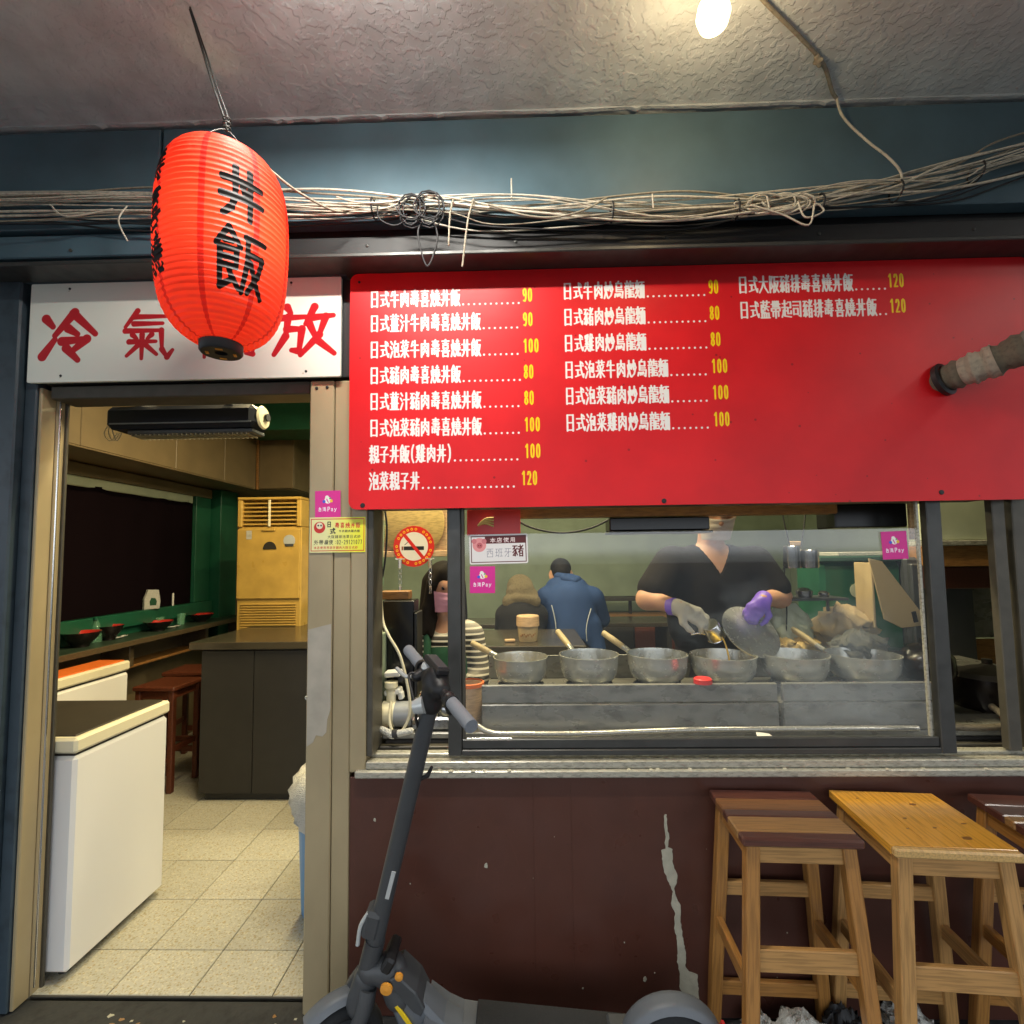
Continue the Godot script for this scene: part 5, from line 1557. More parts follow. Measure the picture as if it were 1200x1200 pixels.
func build_doorway_things() -> void:
	chest_freezer("white chest freezer with a dark lid just inside the doorway", Vector3(-2.35, 0, -0.612), Vector3(-1.714, 0.888, -0.113), M.lid_top)
	chest_freezer("white chest freezer with an orange lid behind the dark lidded one", Vector3(-2.70, 0, -1.35), Vector3(-2.50, 0.93, -0.66), M.orange_top)
	# grey cabinet
	var c := thing("service_cabinet", "dark grey two door cabinet with a shiny overhanging top", "cabinet", Vector3(-1.65, 0, -1.85))
	var o := c.position
	slab("plinth", Vector3(-2.09, 0.0, -2.25) - o, Vector3(-1.0, 0.045, -1.50) - o, M.black_steel, c, 0.002)
	slab("carcass", Vector3(-2.12, 0.046, -2.28) - o, Vector3(-0.95, 0.965, -1.494) - o, M.cabinet, c, 0.003)
	for e: Array in [[-2.118, -1.772], [-1.768, -1.36], [-1.356, -0.955]]:
		slab("door", Vector3(e[0], 0.05, -1.493) - o, Vector3(e[1], 0.955, -1.475) - o, M.cabinet, c, 0.002)
	slab("top", Vector3(-2.19, 0.966, -2.32) - o, Vector3(-0.93, 1.014, -1.45) - o, M.cabinet_top, c, 0.004)
	part("door_handle", tube(smooth_path([Vector3(-1.375, 0.50, -1.475) - o, Vector3(-1.395, 0.51, -1.45) - o, Vector3(-1.395, 0.62, -1.45) - o, Vector3(-1.375, 0.63, -1.475) - o], 5), 0.006, 8), M.chrome, c)
	var paper := []
	for i in 7:
		var line := PackedVector3Array()
		for j in 9:
			line.append(Vector3(i * 0.035, 0.004 + 0.018 * sin(i * 0.9) * (1.0 - j * 0.06), j * 0.02))
		paper.append(line)
	solo("folded_paper", "folded pale paper lying on the dark cabinet top", "paper", skin(paper, false), M.bag_white, Vector3(-1.66, 1.016, -2.2))
	# floor standing air conditioner
	var a := thing("air_conditioner", "yellowed floor standing air conditioner behind the dark cabinet", "air conditioner", Vector3(-2.043, 0, -2.45))
	o = Vector3(-2.043, 0, -2.45)
	slab("housing", Vector3(-2.303, 0.02, -2.75) - o, Vector3(-1.783, 1.808, -2.18) - o, M.yellowed, a, 0.008)
	slab("duct_back", Vector3(-2.303, 1.809, -2.75) - o, Vector3(-1.783, 2.028, -2.50) - o, M.yellowed, a, 0.004)
	for e: Array in [[-2.303, -2.264], [-1.822, -1.783]]:
		slab("cheek", Vector3(e[0], 1.809, -2.499) - o, Vector3(e[1], 2.028, -2.165) - o, M.yellowed, a, 0.006)
	slab("top_cap", Vector3(-2.303, 2.0285, -2.75) - o, Vector3(-1.783, 2.05, -2.163) - o, M.yellowed, a, 0.006)
	slab("front_panel", Vector3(-2.296, 1.235, -2.178) - o, Vector3(-1.79, 1.79, -2.160) - o, M.yellowed, a, 0.006)
	for i in 6:
		part("louver", box(0.438, 0.005, 0.026, 0.002), M.yellowed, a, Vector3(-2.042, 1.832 + i * 0.034, -2.19) - o, Vector3(28, 0, 0))
	part("louver_bar", box(0.018, 0.216, 0.012, 0.003), M.cream_plastic, a, Vector3(-2.042, 1.919, -2.168) - o)
	part("handle_lip", box(0.11, 0.018, 0.02, 0.006), M.yellowed, a, Vector3(-2.042, 1.783, -2.157) - o)
	var half := []
	for k in 13:
		var an := PI * k / 12.0
		half.append_array([cos(an) * 0.055, sin(an) * 0.062])
	part("control_window", prism(half, 0.006, 0.001), M.dark_slot, a, Vector3(-2.03, 1.628, -2.157) - o)
	part("maker_plate", lathe(P([0.0, 0.0, 0.047, 0.0, 0.047, 0.003, 0.0, 0.003]), 24), M.reflector, a, Vector3(-1.872, 1.695, -2.159) - o, Vector3(90, 0, 0))
	part("maker_plate_bar", box(0.07, 0.02, 0.003, 0.001), M.scoot_dark, a, Vector3(-1.872, 1.66, -2.155) - o)
	part("paper_tag", box(0.045, 0.07, 0.001, 0.0002), M.bag_white, a, Vector3(-2.20, 1.745, -2.1588) - o)
	for i in 20:
		part("intake_slat", box(0.45, 0.0085, 0.012, 0.003), M.yellowed, a, Vector3(-2.043, 0.80 + i * 0.0205, -2.174) - o, Vector3(20, 0, 0))
	slab("base", Vector3(-2.31, 0.0, -2.76) - o, Vector3(-1.776, 0.02, -2.17) - o, M.black_steel, a, 0.003)
	# cartons behind it
	for i in 2:
		var t := thing("carton", ["pale carton with red print standing on the other beside the air conditioner", "pale carton with red print under the other beside the air conditioner"][i], "carton", Vector3(-1.69, 1.42 if i == 0 else 1.165, -2.62), Vector3.ZERO, "cartons beside the air conditioner")
		part("box", box(0.46, 0.25, 0.3, 0.004), M.carton, t, Vector3(0, 0.127, 0))
		part("flap_seam", box(0.46, 0.004, 0.302, 0.001), M.paper_tan, t, Vector3(0, 0.2525, 0))
		for e: Array in [[-0.17, 0.17, 0.05, 0.03], [-0.175, 0.12, 0.03, 0.05], [-0.16, 0.07, 0.06, 0.03], [-0.10, 0.08, 0.03, 0.09], [-0.185, 0.04, 0.03, 0.03]]:
			part("red_print", box(e[2], e[3], 0.001, 0.0003), M.red_plastic, t, Vector3(e[0], e[1], 0.1506))
	var rack := thing("box_rack", "dark rack carrying the two cartons beside the air conditioner", "rack", Vector3(-1.69, 0, -2.62))
	part("shelf", box(0.5, 0.03, 0.32, 0.004), M.dark_red_wood, rack, Vector3(0, 1.145, 0))
	for sx: float in [-1, 1]:
		for sz: float in [-1, 1]:
			part("post", box(0.03, 1.13, 0.03, 0.003), M.dark_red_wood, rack, Vector3(sx * 0.23, 0.565, sz * 0.14))
	# air curtain over the door
	var q := thing("air_curtain", "black air curtain unit mounted above the doorway inside", "air curtain", Vector3(-1.48, 2.168, -0.36))
	part("housing", box(0.66, 0.10, 0.15, 0.03), M.navy_plastic, q, Vector3(0, 0.01, 0))
	part("edge_trim", box(0.62, 0.006, 0.004, 0.001), M.scoot_grey, q, Vector3(0.01, -0.022, 0.0765))
	part("outlet_frame", box(0.56, 0.018, 0.10, 0.004), M.scoot_dark, q, Vector3(0.03, -0.05, -0.01))
	for i in 26:
		part("outlet_slat", box(0.004, 0.012, 0.09, 0.001), M.grille, q, Vector3(-0.235 + i * 0.0205, -0.0605, -0.01))
	part("end_cap", lathe(P([0.0, 0.0, 0.02, 0.0, 0.046, 0.004, 0.052, 0.012, 0.05, 0.016]), 24), M.cream_plastic, q, Vector3(0.346, 0.012, 0.006), Vector3(0, 0, 90))
	part("end_plug", lathe(P([0.0, 0.0, 0.018, 0.0, 0.018, 0.008, 0.0, 0.008]), 16), M.black_steel, q, Vector3(0.352, 0.012, 0.006), Vector3(0, 0, -90))
	part("bracket", box(0.06, 0.10, 0.04, 0.004), M.scoot_dark, q, Vector3(-0.31, 0.02, -0.06))
	for k in 3:
		part("loose_wire", tube(smooth_path([Vector3(-0.33, 0.0, 0.03), Vector3(-0.36 + k * 0.02, -0.05, 0.03), Vector3(-0.33 + k * 0.015, -0.085, 0.03), Vector3(-0.30 + k * 0.01, -0.05, 0.03)], 5), 0.0018, 5), M.cable_dusty, q)
	part("hanger", box(0.03, 0.09, 0.09, 0.003), M.scoot_dark, q, Vector3(0.2, 0.1, 0.0))
	part("hanger", box(0.03, 0.09, 0.09, 0.003), M.scoot_dark, q, Vector3(-0.2, 0.1, 0.0))
	# wall counter with what stands on it
	var k2 := thing("wall_counter", "narrow dark green wall counter under the curtained side window", "counter", Vector3(-2.87, 0, -1.9))
	o = k2.position
	slab("top", Vector3(-3.018, 0.965, -3.15) - o, Vector3(-2.74, 1.0, -0.5) - o, M.counter_green, k2, 0.004)
	slab("edge_strip", Vector3(-2.739, 0.962, -3.15) - o, Vector3(-2.725, 0.999, -0.5) - o, M.counter_edge, k2, 0.003)
	for z: float in [-0.9, -1.75, -2.6, -3.1]:
		slab("bracket", Vector3(-3.015, 0.80, z - 0.02) - o, Vector3(-2.80, 0.962, z + 0.02) - o, M.counter_edge, k2, 0.004)
	slab("under_shelf", Vector3(-3.015, 0.78, -3.1) - o, Vector3(-2.84, 0.80, -0.6) - o, M.shelf_wood, k2, 0.003)
	slab("back_board", Vector3(-3.016, 1.0, -3.1) - o, Vector3(-2.992, 1.058, -0.5) - o, M.green, k2, 0.003)
	bowl("large black lacquer bowl with a red inside nearest the door on the counter", Vector3(-2.88, 1.001, -1.42), 0.105, 0.095)
	bowl("red rimmed bowl behind the largest bowl next to the bottle", Vector3(-2.915, 1.001, -1.68), 0.085, 0.10)
	bowl("black bowl with a red rim in the middle of the wall counter", Vector3(-2.87, 1.001, -2.10), 0.098, 0.075)
	bowl("small dark bowl farthest along the wall counter", Vector3(-2.87, 1.001, -2.62), 0.098, 0.07)
	var bo := thing("sauce_bottle", "clear squeeze bottle with a green tip on the wall counter", "bottle", Vector3(-2.94, 1.001, -1.60))
	part("body", lathe(P([0.0, 0.0, 0.034, 0.0, 0.036, 0.006, 0.035, 0.05, 0.022, 0.12, 0.012, 0.145, 0.012, 0.15]), 20), M.bottle, bo)
	part("cap", lathe(P([0.0, 0.148, 0.016, 0.148, 0.016, 0.165, 0.008, 0.172, 0.0, 0.173]), 16), M.green, bo)
	for e: Array in [[-2.94, -2.2, "clear tumbler beside the middle bowl on the wall counter"], [-2.93, -2.44, "clear tumbler between the two far bowls on the wall counter"]]:
		var g := solo("tumbler", e[2], "glass", lathe(P([0.0, 0.0, 0.028, 0.0, 0.034, 0.095, 0.031, 0.095, 0.026, 0.006, 0.0, 0.005]), 20), M.bottle, Vector3(e[0], 1.001, e[1]), Vector3.ZERO, "tumblers on the wall counter")
	for e: Array in [[-2.90, -1.80, 20, "pale spoon lying between the bottle and the middle bowl"], [-2.86, -2.30, -12, "pale spoon lying beside the middle bowl"]]:
		var sp := thing("soup_spoon", e[3], "spoon", Vector3(e[0], 1.004, e[1]), Vector3(0, e[2], 0), "spoons on the wall counter")
		part("handle", tube([Vector3(0, 0.004, 0.02), Vector3(0, 0.007, 0.07), Vector3(0.0, 0.012, 0.13)], [0.005, 0.004, 0.0055], 8), M.white_plastic, sp)
		part("scoop", lathe(P([0.0, -0.002, 0.014, 0.001, 0.022, 0.009, 0.020, 0.009, 0.012, 0.004, 0.0, 0.003]), 16), M.white_plastic, sp)
	var tp := thing("napkin_pack", "white napkin pack with a green print propped on the green sill", "napkin pack", Vector3(-2.955, 1.166, -2.13), Vector3(0, 66, 0))
	part("pack", prism([-0.06, 0.0, 0.055, 0.0, 0.06, 0.06, 0.045, 0.15, -0.035, 0.155, -0.06, 0.08], 0.028, 0.004), M.bag_white, tp)
	part("green_print", prism([-0.02, 0.03, 0.025, 0.03, 0.03, 0.06, 0.018, 0.085, -0.012, 0.09, -0.024, 0.06], 0.001), M.apron_green, tp, Vector3(0, 0, 0.0146))
	var can := thing("wipe_stick", "thin white stick standing on the green sill", "stick", Vector3(-2.965, 1.166, -2.385))
	part("stick", lathe(P([0.0, 0.0, 0.008, 0.0, 0.008, 0.10, 0.005, 0.106, 0.0, 0.107]), 10), M.white_plastic, can)
	small_stool("dark red stool farther under the wall counter", Vector3(-2.62, 0, -2.15), 4)
	small_stool("dark red stool tucked in beside the grey cabinet", Vector3(-2.50, 0, -1.72), -3)
	# waste bin with its bag at the foot of the post
	var bin := thing("waste_bin", "blue plastic bin lined with a white bag beside the door post", "bin", Vector3(-0.838, 0, -0.56))
	part("tub", lathe(P([0.0, 0.0, 0.175, 0.0, 0.182, 0.01, 0.198, 0.40, 0.206, 0.41, 0.206, 0.425, 0.192, 0.425, 0.15, 0.02, 0.0, 0.018]), 32), M.blue_plastic, bin)
	var rows := []
	for i in 9:
		var ring := PackedVector3Array()
		for j in 40:
			var an := TAU * j / 40.0
			var f := 1.0 + 0.05 * sin(an * 5 + i * 0.7) + 0.035 * sin(an * 11 + i * 1.9)
			var r: float = [0.209, 0.214, 0.212, 0.222, 0.226, 0.214, 0.19, 0.15, 0.09][i] * f
			ring.append(Vector3(cos(an) * r, [0.405, 0.425, 0.445, 0.48, 0.52, 0.56, 0.59, 0.60, 0.57][i] + 0.012 * sin(an * 7 + i), -sin(an) * r))
		rows.append(ring)
	part("bag", skin(rows, true, true), M.bag_white, bin)
	# latch hook plate on the room side of the post
	var hk := thing("hook_rail", "small steel hook fixed inside the door post", "hook", Vector3(-0.99, 0.80, -0.56))
	part("plate", box(0.012, 0.18, 0.03, 0.003), M.reflector, hk, Vector3(0.02, 0.0, 0))
	part("hook", tube(smooth_path([Vector3(0.014, 0.085, 0), Vector3(-0.03, 0.11, 0), Vector3(-0.036, 0.10, 0.0), Vector3(-0.01, 0.085, 0.0)], 5), 0.004, 8), M.reflector, hk)
	part("arm", box(0.36, 0.02, 0.02, 0.003), M.reflector, hk, Vector3(0.20, 0.0, 0))
	part("arm_bracket", box(0.02, 0.06, 0.43, 0.003), M.reflector, hk, Vector3(0.385, 0.0, 0.21))
# ---------------------------------------------------------------- kitchen behind the window
func stove(label: String, x0: float, x1: float, burners: Array) -> void:
	var o := Vector3((x0 + x1) / 2, 0.886, -0.36)
	var t := thing("gas_stove", label, "stove", o, Vector3.ZERO, "steel gas stoves")
	slab("body", Vector3(x0, 0.887, -0.56) - o, Vector3(x1, 0.985, -0.165) - o, M.steel, t, 0.004)
	slab("front_panel", Vector3(x0, 0.888, -0.163) - o, Vector3(x1, 0.989, -0.142) - o, M.steel, t, 0.004)
	slab("front_lip", Vector3(x0, 0.992, -0.165) - o, Vector3(x1, 1.060, -0.148) - o, M.steel, t, 0.003)
	slab("back_lip", Vector3(x0, 0.986, -0.57) - o, Vector3(x1, 1.09, -0.562) - o, M.steel, t, 0.003)
	for x: float in burners:
		part("burner", lathe(P([0.0, 0.0, 0.05, 0.0, 0.055, 0.012, 0.04, 0.022, 0.0, 0.024]), 20), M.soot, t, Vector3(x, 0.986, -0.33) - o)
		for k in 4:
			part("grate_bar", box(0.02, 0.012, 0.19, 0.003), M.soot, t, Vector3(x, 1.021, -0.33) - o, Vector3(0, k * 45, 0))
		var ring := []
		for q in 25:
			ring.append(Vector3(x + cos(TAU * q / 24) * 0.095, 1.008, -0.33 + sin(TAU * q / 24) * 0.095) - o)
		part("grate_ring", tube(ring, 0.008, 6), M.soot, t)

func saucepan(label: String, x: float, r: float, h: float, handle, fill: Material) -> void:
	var t := thing("saucepan", label, "pan", Vector3(x, 1.029, -0.33), Vector3(0, x * 40.0, 0), "dented saucepans in a row on the stove")
	part("pan_body", lathe(P([0.0, 0.0, r * 0.60, 0.0, r * 0.74, h * 0.06, r * 0.86, h * 0.19, r * 0.94, h * 0.4, r * 0.975, h * 0.65, r * 0.985, h * 0.9, r * 1.01, h * 0.97, r * 1.01, h, r * 0.97, h, r * 0.955, h * 0.9, r * 0.93, h * 0.5, r * 0.82, h * 0.2, r * 0.6, h * 0.06, 0.0, h * 0.05]), 40), M.pan, t)
	part("contents", lathe(P([0.0, h * 0.42, r * 0.6, h * 0.43, r * 0.9, h * 0.44]), 24), fill, t)
	if handle != null:
		var d: Vector3 = handle
		var local := Basis(Vector3.UP, deg_to_rad(-x * 40.0)) * d
		var flat := Vector3(local.x, 0, local.z).normalized()
		var a := flat * r * 0.99 + Vector3(0, h * 0.86, 0)
		part("ferrule", tube([a, a + local * 0.05], [0.011, 0.013], 10), M.pan, t)
		part("handle", tube([a + local * 0.045, a + local * 0.10, a + local * 0.17], [0.0125, 0.0145, 0.0135], 12), M.handle_wood, t)

func crumple(r: float, h: float, seed_no: int, squash := 1.0) -> ArrayMesh:
	var n := FastNoiseLite.new()
	n.seed = seed_no
	n.frequency = 1.3
	n.fractal_octaves = 4
	var rows := []
	for i in 15:
		var ring := PackedVector3Array()
		var v := i / 14.0
		for j in 32:
			var a := TAU * j / 32.0
			var base := sin(PI * clampf(v * 0.86 + 0.07, 0, 1))
			var p := Vector3(cos(a) * base, v * 2.0 - 1.0, sin(a) * base)
			var f := 1.0 + 0.55 * n.get_noise_3dv(p * 1.6)
			ring.append(Vector3(p.x * r * f, v * h + 0.04 * n.get_noise_3dv(p * 2.0 + Vector3(7, 0, 0)), p.z * r * f * squash))
		rows.append(ring)
	return skin(rows, true, true, true)

func build_kitchen() -> void:
	stove("long steel gas stove carrying four saucepans behind the window", -0.168, 0.954, [-0.018, 0.268, 0.55, 0.82])
	stove("shorter steel gas stove carrying the last two saucepans", 0.973, 1.56, [1.12, 1.41])
	saucepan("first saucepan from the centre bar, its handle pointing back at the cashier", -0.018, 0.114, 0.104, Vector3(-0.72, 0.28, -0.45), M.broth)
	saucepan("second saucepan from the centre bar, wooden handle tilted back", 0.268, 0.124, 0.112, Vector3(-0.36, 0.42, -0.8), M.soot)
	saucepan("third saucepan from the centre bar, longest pale handle", 0.552, 0.124, 0.112, Vector3(-0.62, 0.42, -0.62), M.soot)
	saucepan("saucepan under the pouring cup of the cook", 0.825, 0.131, 0.106, null, M.broth)
	saucepan("saucepan beside the raised lid, without a visible handle", 1.118, 0.13, 0.106, null, M.soot)
	saucepan("last saucepan by the edge of the pane, thin handle tilted back", 1.395, 0.136, 0.104, Vector3(-0.5, 0.5, -0.66), M.soot)
	solo("spice_lid", "red round cap lying on the stove between two saucepans", "cap", lathe(P([0.0, 0.0, 0.034, 0.0, 0.034, 0.016, 0.030, 0.02, 0.0, 0.02]), 20), M.red_plastic, Vector3(0.678, 1.0605, -0.157), Vector3(0, 0, 0))
	solo("steel_hose", "silver gas hose lying along the foot of the stove", "hose", tube(smooth_path([Vector3(-0.20, 0.93, -0.12), Vector3(-0.13, 0.90, -0.10), Vector3(-0.02, 0.897, -0.095), Vector3(0.2, 0.896, -0.095), Vector3(0.42, 0.897, -0.11), Vector3(0.66, 0.898, -0.125), Vector3(1.1, 0.898, -0.128), Vector3(1.45, 0.898, -0.126)], 8), 0.011, 10), M.silver_hose)
	solo("paper_scrap", "small white paper scrap on the window ledge before the stove", "paper", prism([-0.03, -0.01, 0.03, -0.014, 0.018, 0.006, -0.026, 0.012], 0.003, 0.0008), M.white_plastic, Vector3(0.875, 0.887, -0.10), Vector3(-62, 0, 0))
	# dark hood parts just under the menu
	var hd := thing("range_hood", "dark range hood with two black lamp boxes above the stove", "hood", Vector3(0.7, 1.80, -0.4))
	var o := hd.position
	slab("rim", Vector3(-0.13, 1.715, -0.40) - o, Vector3(1.33, 1.755, -0.33) - o, M.shelf_wood, hd, 0.004)
	slab("canopy", Vector3(-0.13, 1.758, -0.42) - o, Vector3(1.75, 1.80, -0.33) - o, M.soot, hd, 0.004)
	slab("lamp_box", Vector3(0.372, 1.655, -0.46) - o, Vector3(0.80, 1.712, -0.35) - o, M.monitor, hd, 0.005)
	slab("lamp_box_rail", Vector3(0.368, 1.642, -0.46) - o, Vector3(0.81, 1.653, -0.345) - o, M.dark_alu, hd, 0.002)
	slab("lamp_box", Vector3(1.335, 1.655, -0.50) - o, Vector3(1.64, 1.756, -0.36) - o, M.monitor, hd, 0.005)
	slab("support_strip", Vector3(1.645, 1.60, -0.37) - o, Vector3(1.665, 1.756, -0.35) - o, M.wood_panel, hd, 0.002)
	part("cable", tube(smooth_path([Vector3(-0.06, 1.73, -0.32) - o, Vector3(0.03, 1.675, -0.31) - o, Vector3(0.16, 1.648, -0.31) - o, Vector3(0.28, 1.665, -0.31) - o, Vector3(0.36, 1.70, -0.32) - o], 6), 0.005, 6), M.cable_black, hd)
	var red := thing("red_card", "red card with a gold knot behind the pork label", "card", Vector3(-0.155, 1.70, -0.25))
	part("card", box(0.22, 0.12, 0.004, 0.001), M.red_plastic, red, Vector3(0.035, 0.0, 0))
	for k in 4:
		part("knot_strand", tube(smooth_path([Vector3(-0.03, -0.02, 0.006), Vector3(0.0, -0.012 + k * 0.006, 0.014), Vector3(0.035, -0.024 + k * 0.012, 0.006)], 5), 0.004, 6), M.wood_disc, red)
	# table in the room with a paper cup
	var tb := thing("dark_table", "dark square table standing behind the stove", "table", Vector3(0.02, 0, -1.28))
	part("top", box(0.64, 0.05, 0.62, 0.004), M.cabinet_top, tb, Vector3(0.0, 1.03, -0.02))
	part("front_panel", box(0.60, 0.9, 0.02, 0.003), M.cabinet, tb, Vector3(0, 0.55, 0.25))
	for sx: float in [-1, 1]:
		part("side_panel", box(0.02, 1.0, 0.5, 0.003), M.cabinet, tb, Vector3(sx * 0.29, 0.5, -0.02))
	var cup := thing("paper_tub", "tan paper tub with a lid on the dark table", "tub", Vector3(0.02, 1.056, -1.15))
	part("tub", lathe(P([0.0, 0.0, 0.05, 0.0, 0.052, 0.004, 0.062, 0.10, 0.0, 0.10]), 28), M.paper_tan, cup)
	part("lid", lathe(P([0.0, 0.148, 0.062, 0.148, 0.066, 0.144, 0.067, 0.09, 0.063, 0.09]), 28), M.wood_panel, cup)
	for k in 9:
		part("printed_mark", box(0.008, 0.012, 0.002, 0.0005), M.shelf_wood, cup, Vector3(sin(-0.8 + k * 0.2) * 0.056, 0.035 + 0.006 * (k % 3), cos(-0.8 + k * 0.2) * 0.0555), Vector3(0, rad_to_deg(-0.8 + k * 0.2), 0))
	solo("chopstick_rest", "short wooden piece lying beside the paper tub", "rest", box(0.06, 0.014, 0.03, 0.004), M.wood_panel, Vector3(-0.085, 1.064, -1.13), Vector3(0, 8, 0))
	# black till, plugs, cord and pipe behind the open half of the window
	var till := thing("till_cabinet", "black till cabinet with a wooden top in the open half of the window", "till", Vector3(-0.52, 0.886, -0.30))
	part("case", box(0.13, 0.44, 0.10, 0.004), M.monitor, till, Vector3(0.0, 0.27, -0.02))
	part("top_board", box(0.12, 0.035, 0.06, 0.003), M.shelf_wood, till, Vector3(-0.02, 0.51, -0.02))
	part("side_panel", box(0.012, 0.34, 0.11, 0.003), M.black_steel, till, Vector3(0.073, 0.27, -0.02))
	part("base", box(0.135, 0.05, 0.11, 0.003), M.steel, till, Vector3(0.0, 0.025, -0.02))
	for e: Array in [[0.208, 4.0, "upper white plug adapter in front of the black till"], [0.138, 9.0, "lower white plug adapter in front of the black till"]]:
		var pl := thing("plug_adapter", e[2], "plug", Vector3(-0.525, 0.886 + e[0], -0.215), Vector3(0, 0, e[1]), "plug adapters before the till")
		part("body", box(0.065, 0.022, 0.05, 0.005), M.white_plastic, pl)
		part("plug_cap", box(0.02, 0.03, 0.03, 0.004), M.cable_black if e[0] > 0.18 else M.white_plastic, pl, Vector3(0.028, -0.02, 0.0))
		part("holder", box(0.03, 0.02, 0.06, 0.004), M.black_steel, pl, Vector3(0.0, 0.0, -0.05))
	var wp := thing("water_pipe", "short grey water pipe with a pale fitting low in the open window", "pipe", Vector3(-0.50, 0.94, -0.20))
	part("pipe", tube([Vector3(-0.012, 0.0, 0.0), Vector3(0.055, 0.0, 0.0)], 0.048, 28), M.grey_pipe, wp)
	part("fitting", tube([Vector3(-0.06, 0.0, 0.0), Vector3(-0.011, 0.0, 0.0)], 0.05, 28), M.cream_plastic, wp)
	part("valve", lathe(P([0.0, 0.045, 0.018, 0.045, 0.02, 0.10, 0.026, 0.104, 0.026, 0.125, 0.0, 0.126]), 20), M.cream_plastic, wp, Vector3(-0.03, 0, 0))
	var cord := thing("power_cord", "cream power cord looping down before the black till", "cord", Vector3(-0.5, 0.9, -0.14))
	part("cord", tube(smooth_path([Vector3(-0.05, 0.85, -0.02), Vector3(-0.055, 0.62, 0.0), Vector3(-0.05, 0.43, 0.0), Vector3(-0.02, 0.36, 0.02), Vector3(0.025, 0.28, 0.02), Vector3(0.055, 0.16, 0.02), Vector3(0.062, 0.07, 0.02), Vector3(0.035, 0.005, 0.02), Vector3(0.0, 0.0, 0.02), Vector3(-0.018, 0.04, 0.01), Vector3(-0.02, 0.10, -0.02)], 7), 0.0055, 8), M.cord_cream, cord)
	part("sleeve", tube(smooth_path([Vector3(-0.05, 0.80, -0.018), Vector3(-0.054, 0.68, 0.0), Vector3(-0.054, 0.55, 0.0)], 5), 0.009, 8), M.bottle, cord)
	part("dark_lead", tube(smooth_path([Vector3(-0.045, 0.86, -0.005), Vector3(-0.03, 0.78, 0.01), Vector3(-0.035, 0.66, 0.008), Vector3(-0.048, 0.58, 0.006)], 5), 0.004, 6), M.cable_black, cord)
	part("thin_lead", tube(smooth_path([Vector3(-0.07, 0.12, 0.0), Vector3(-0.072, 0.05, 0.01), Vector3(-0.06, -0.01, 0.02), Vector3(-0.045, -0.02, 0.02)], 5), 0.004, 6), M.cord_cream, cord)
	var rag := thing("rolled_rag", "rolled grey rag lying under the water pipe", "rag", Vector3(-0.47, 0.893, -0.105))
	part("roll", blob([[Vector3(-0.07, 0.02, 0), Vector3(-0.03, 0.0, 0.0), 0.012, 0.014], [Vector3(-0.03, 0.0, 0), Vector3(0.04, 0.014, 0.0), 0.014, 0.012]], 0.006, 0.01), M.bag_white, rag)
	part("tie", tube([Vector3(-0.028, 0.002, 0), Vector3(-0.01, 0.006, 0)], 0.017, 12), M.cable_black, rag)
	var tub := thing("pink_tub", "pinkish plastic tub standing between the centre bar and the stove", "tub", Vector3(-0.225, 0.886, -0.24))
	part("side", lathe(P([0.0, 0.0, 0.05, 0.0, 0.056, 0.16, 0.053, 0.16, 0.046, 0.006, 0.0, 0.006]), 24), M.wood_panel, tub)
	part("rim", lathe(P([0.054, 0.15, 0.060, 0.152, 0.060, 0.166, 0.054, 0.168]), 24), M.orange_top, tub)
	solo("steel_tray", "pale steel tray standing in the open half of the window", "tray", box(0.20, 0.05, 0.08, 0.008), M.steel_clean, Vector3(-0.345, 0.9115, -0.20))
	var cans := thing("sauce_cans", "silver canisters stacked low behind the scooter handlebar", "canister", Vector3(-0.345, 0.937, -0.20))
	for i in 4:
		part("canister", lathe(P([0.0, 0.0, 0.034, 0.0, 0.037, 0.004, 0.037, 0.034, 0.034, 0.039, 0.0, 0.039]), 24), M.steel_clean, cans, Vector3(0.035, i * 0.04, 0))
	# things at the far side of the kitchen, right of the cook
	var low := thing("back_cupboard", "low dark cupboard with brown shelves along the back wall behind the cook", "cupboard", Vector3(1.55, 0, -3.4))
	part("carcass", box(1.9, 0.9, 0.4, 0.004), M.cabinet, low, Vector3(0, 0.45, 0))
	part("top", box(1.94, 0.03, 0.44, 0.004), M.shelf_wood, low, Vector3(0, 0.916, 0))
	for i in 4:
		part("front_board", box(0.46, 0.26, 0.02, 0.004), M.dark_red_wood if i % 2 else M.soot, low, Vector3(-0.71 + i * 0.473, 0.70, 0.211))
	part("upper_shelf", box(1.9, 0.03, 0.25, 0.004), M.soot, low, Vector3(0, 1.09, -0.05))
	for i in 5:
		part("shelf_post", box(0.03, 0.145, 0.03, 0.003), M.soot, low, Vector3(-0.9 + i * 0.45, 1.004, -0.05))
	var canis := thing("hanging_ladles", "pair of steel canisters hanging from wires beside the cook", "canister", Vector3(1.28, 1.48, -0.55))
	for k in 2:
		part("canister", lathe(P([0.0, 0.0, 0.036, 0.0, 0.038, 0.004, 0.038, 0.10 - 0.02 * k, 0.034, 0.104 - 0.02 * k, 0.0, 0.104 - 0.02 * k]), 24), M.steel_clean, canis, Vector3(-0.035 + 0.075 * k, 0.0, 0.01 * k))
	part("clamp", box(0.05, 0.05, 0.02, 0.003), M.wood_panel, canis, Vector3(0.0, 0.10, -0.035))
	for k in 2:
		part("wire", tube(smooth_path([Vector3(-0.03 + 0.05 * k, 0.10, -0.02), Vector3(-0.05 + 0.09 * k, 0.2, -0.02), Vector3(-0.06 + 0.11 * k, 0.275, -0.02)], 5), 0.003, 6), M.cable_black, canis)
	part("wire", tube(smooth_path([Vector3(-0.06, 0.06, 0), Vector3(-0.075, -0.05, 0.0), Vector3(-0.07, -0.18, 0.0), Vector3(-0.078, -0.30, 0.0)], 6), 0.003, 6), M.cable_black, canis)
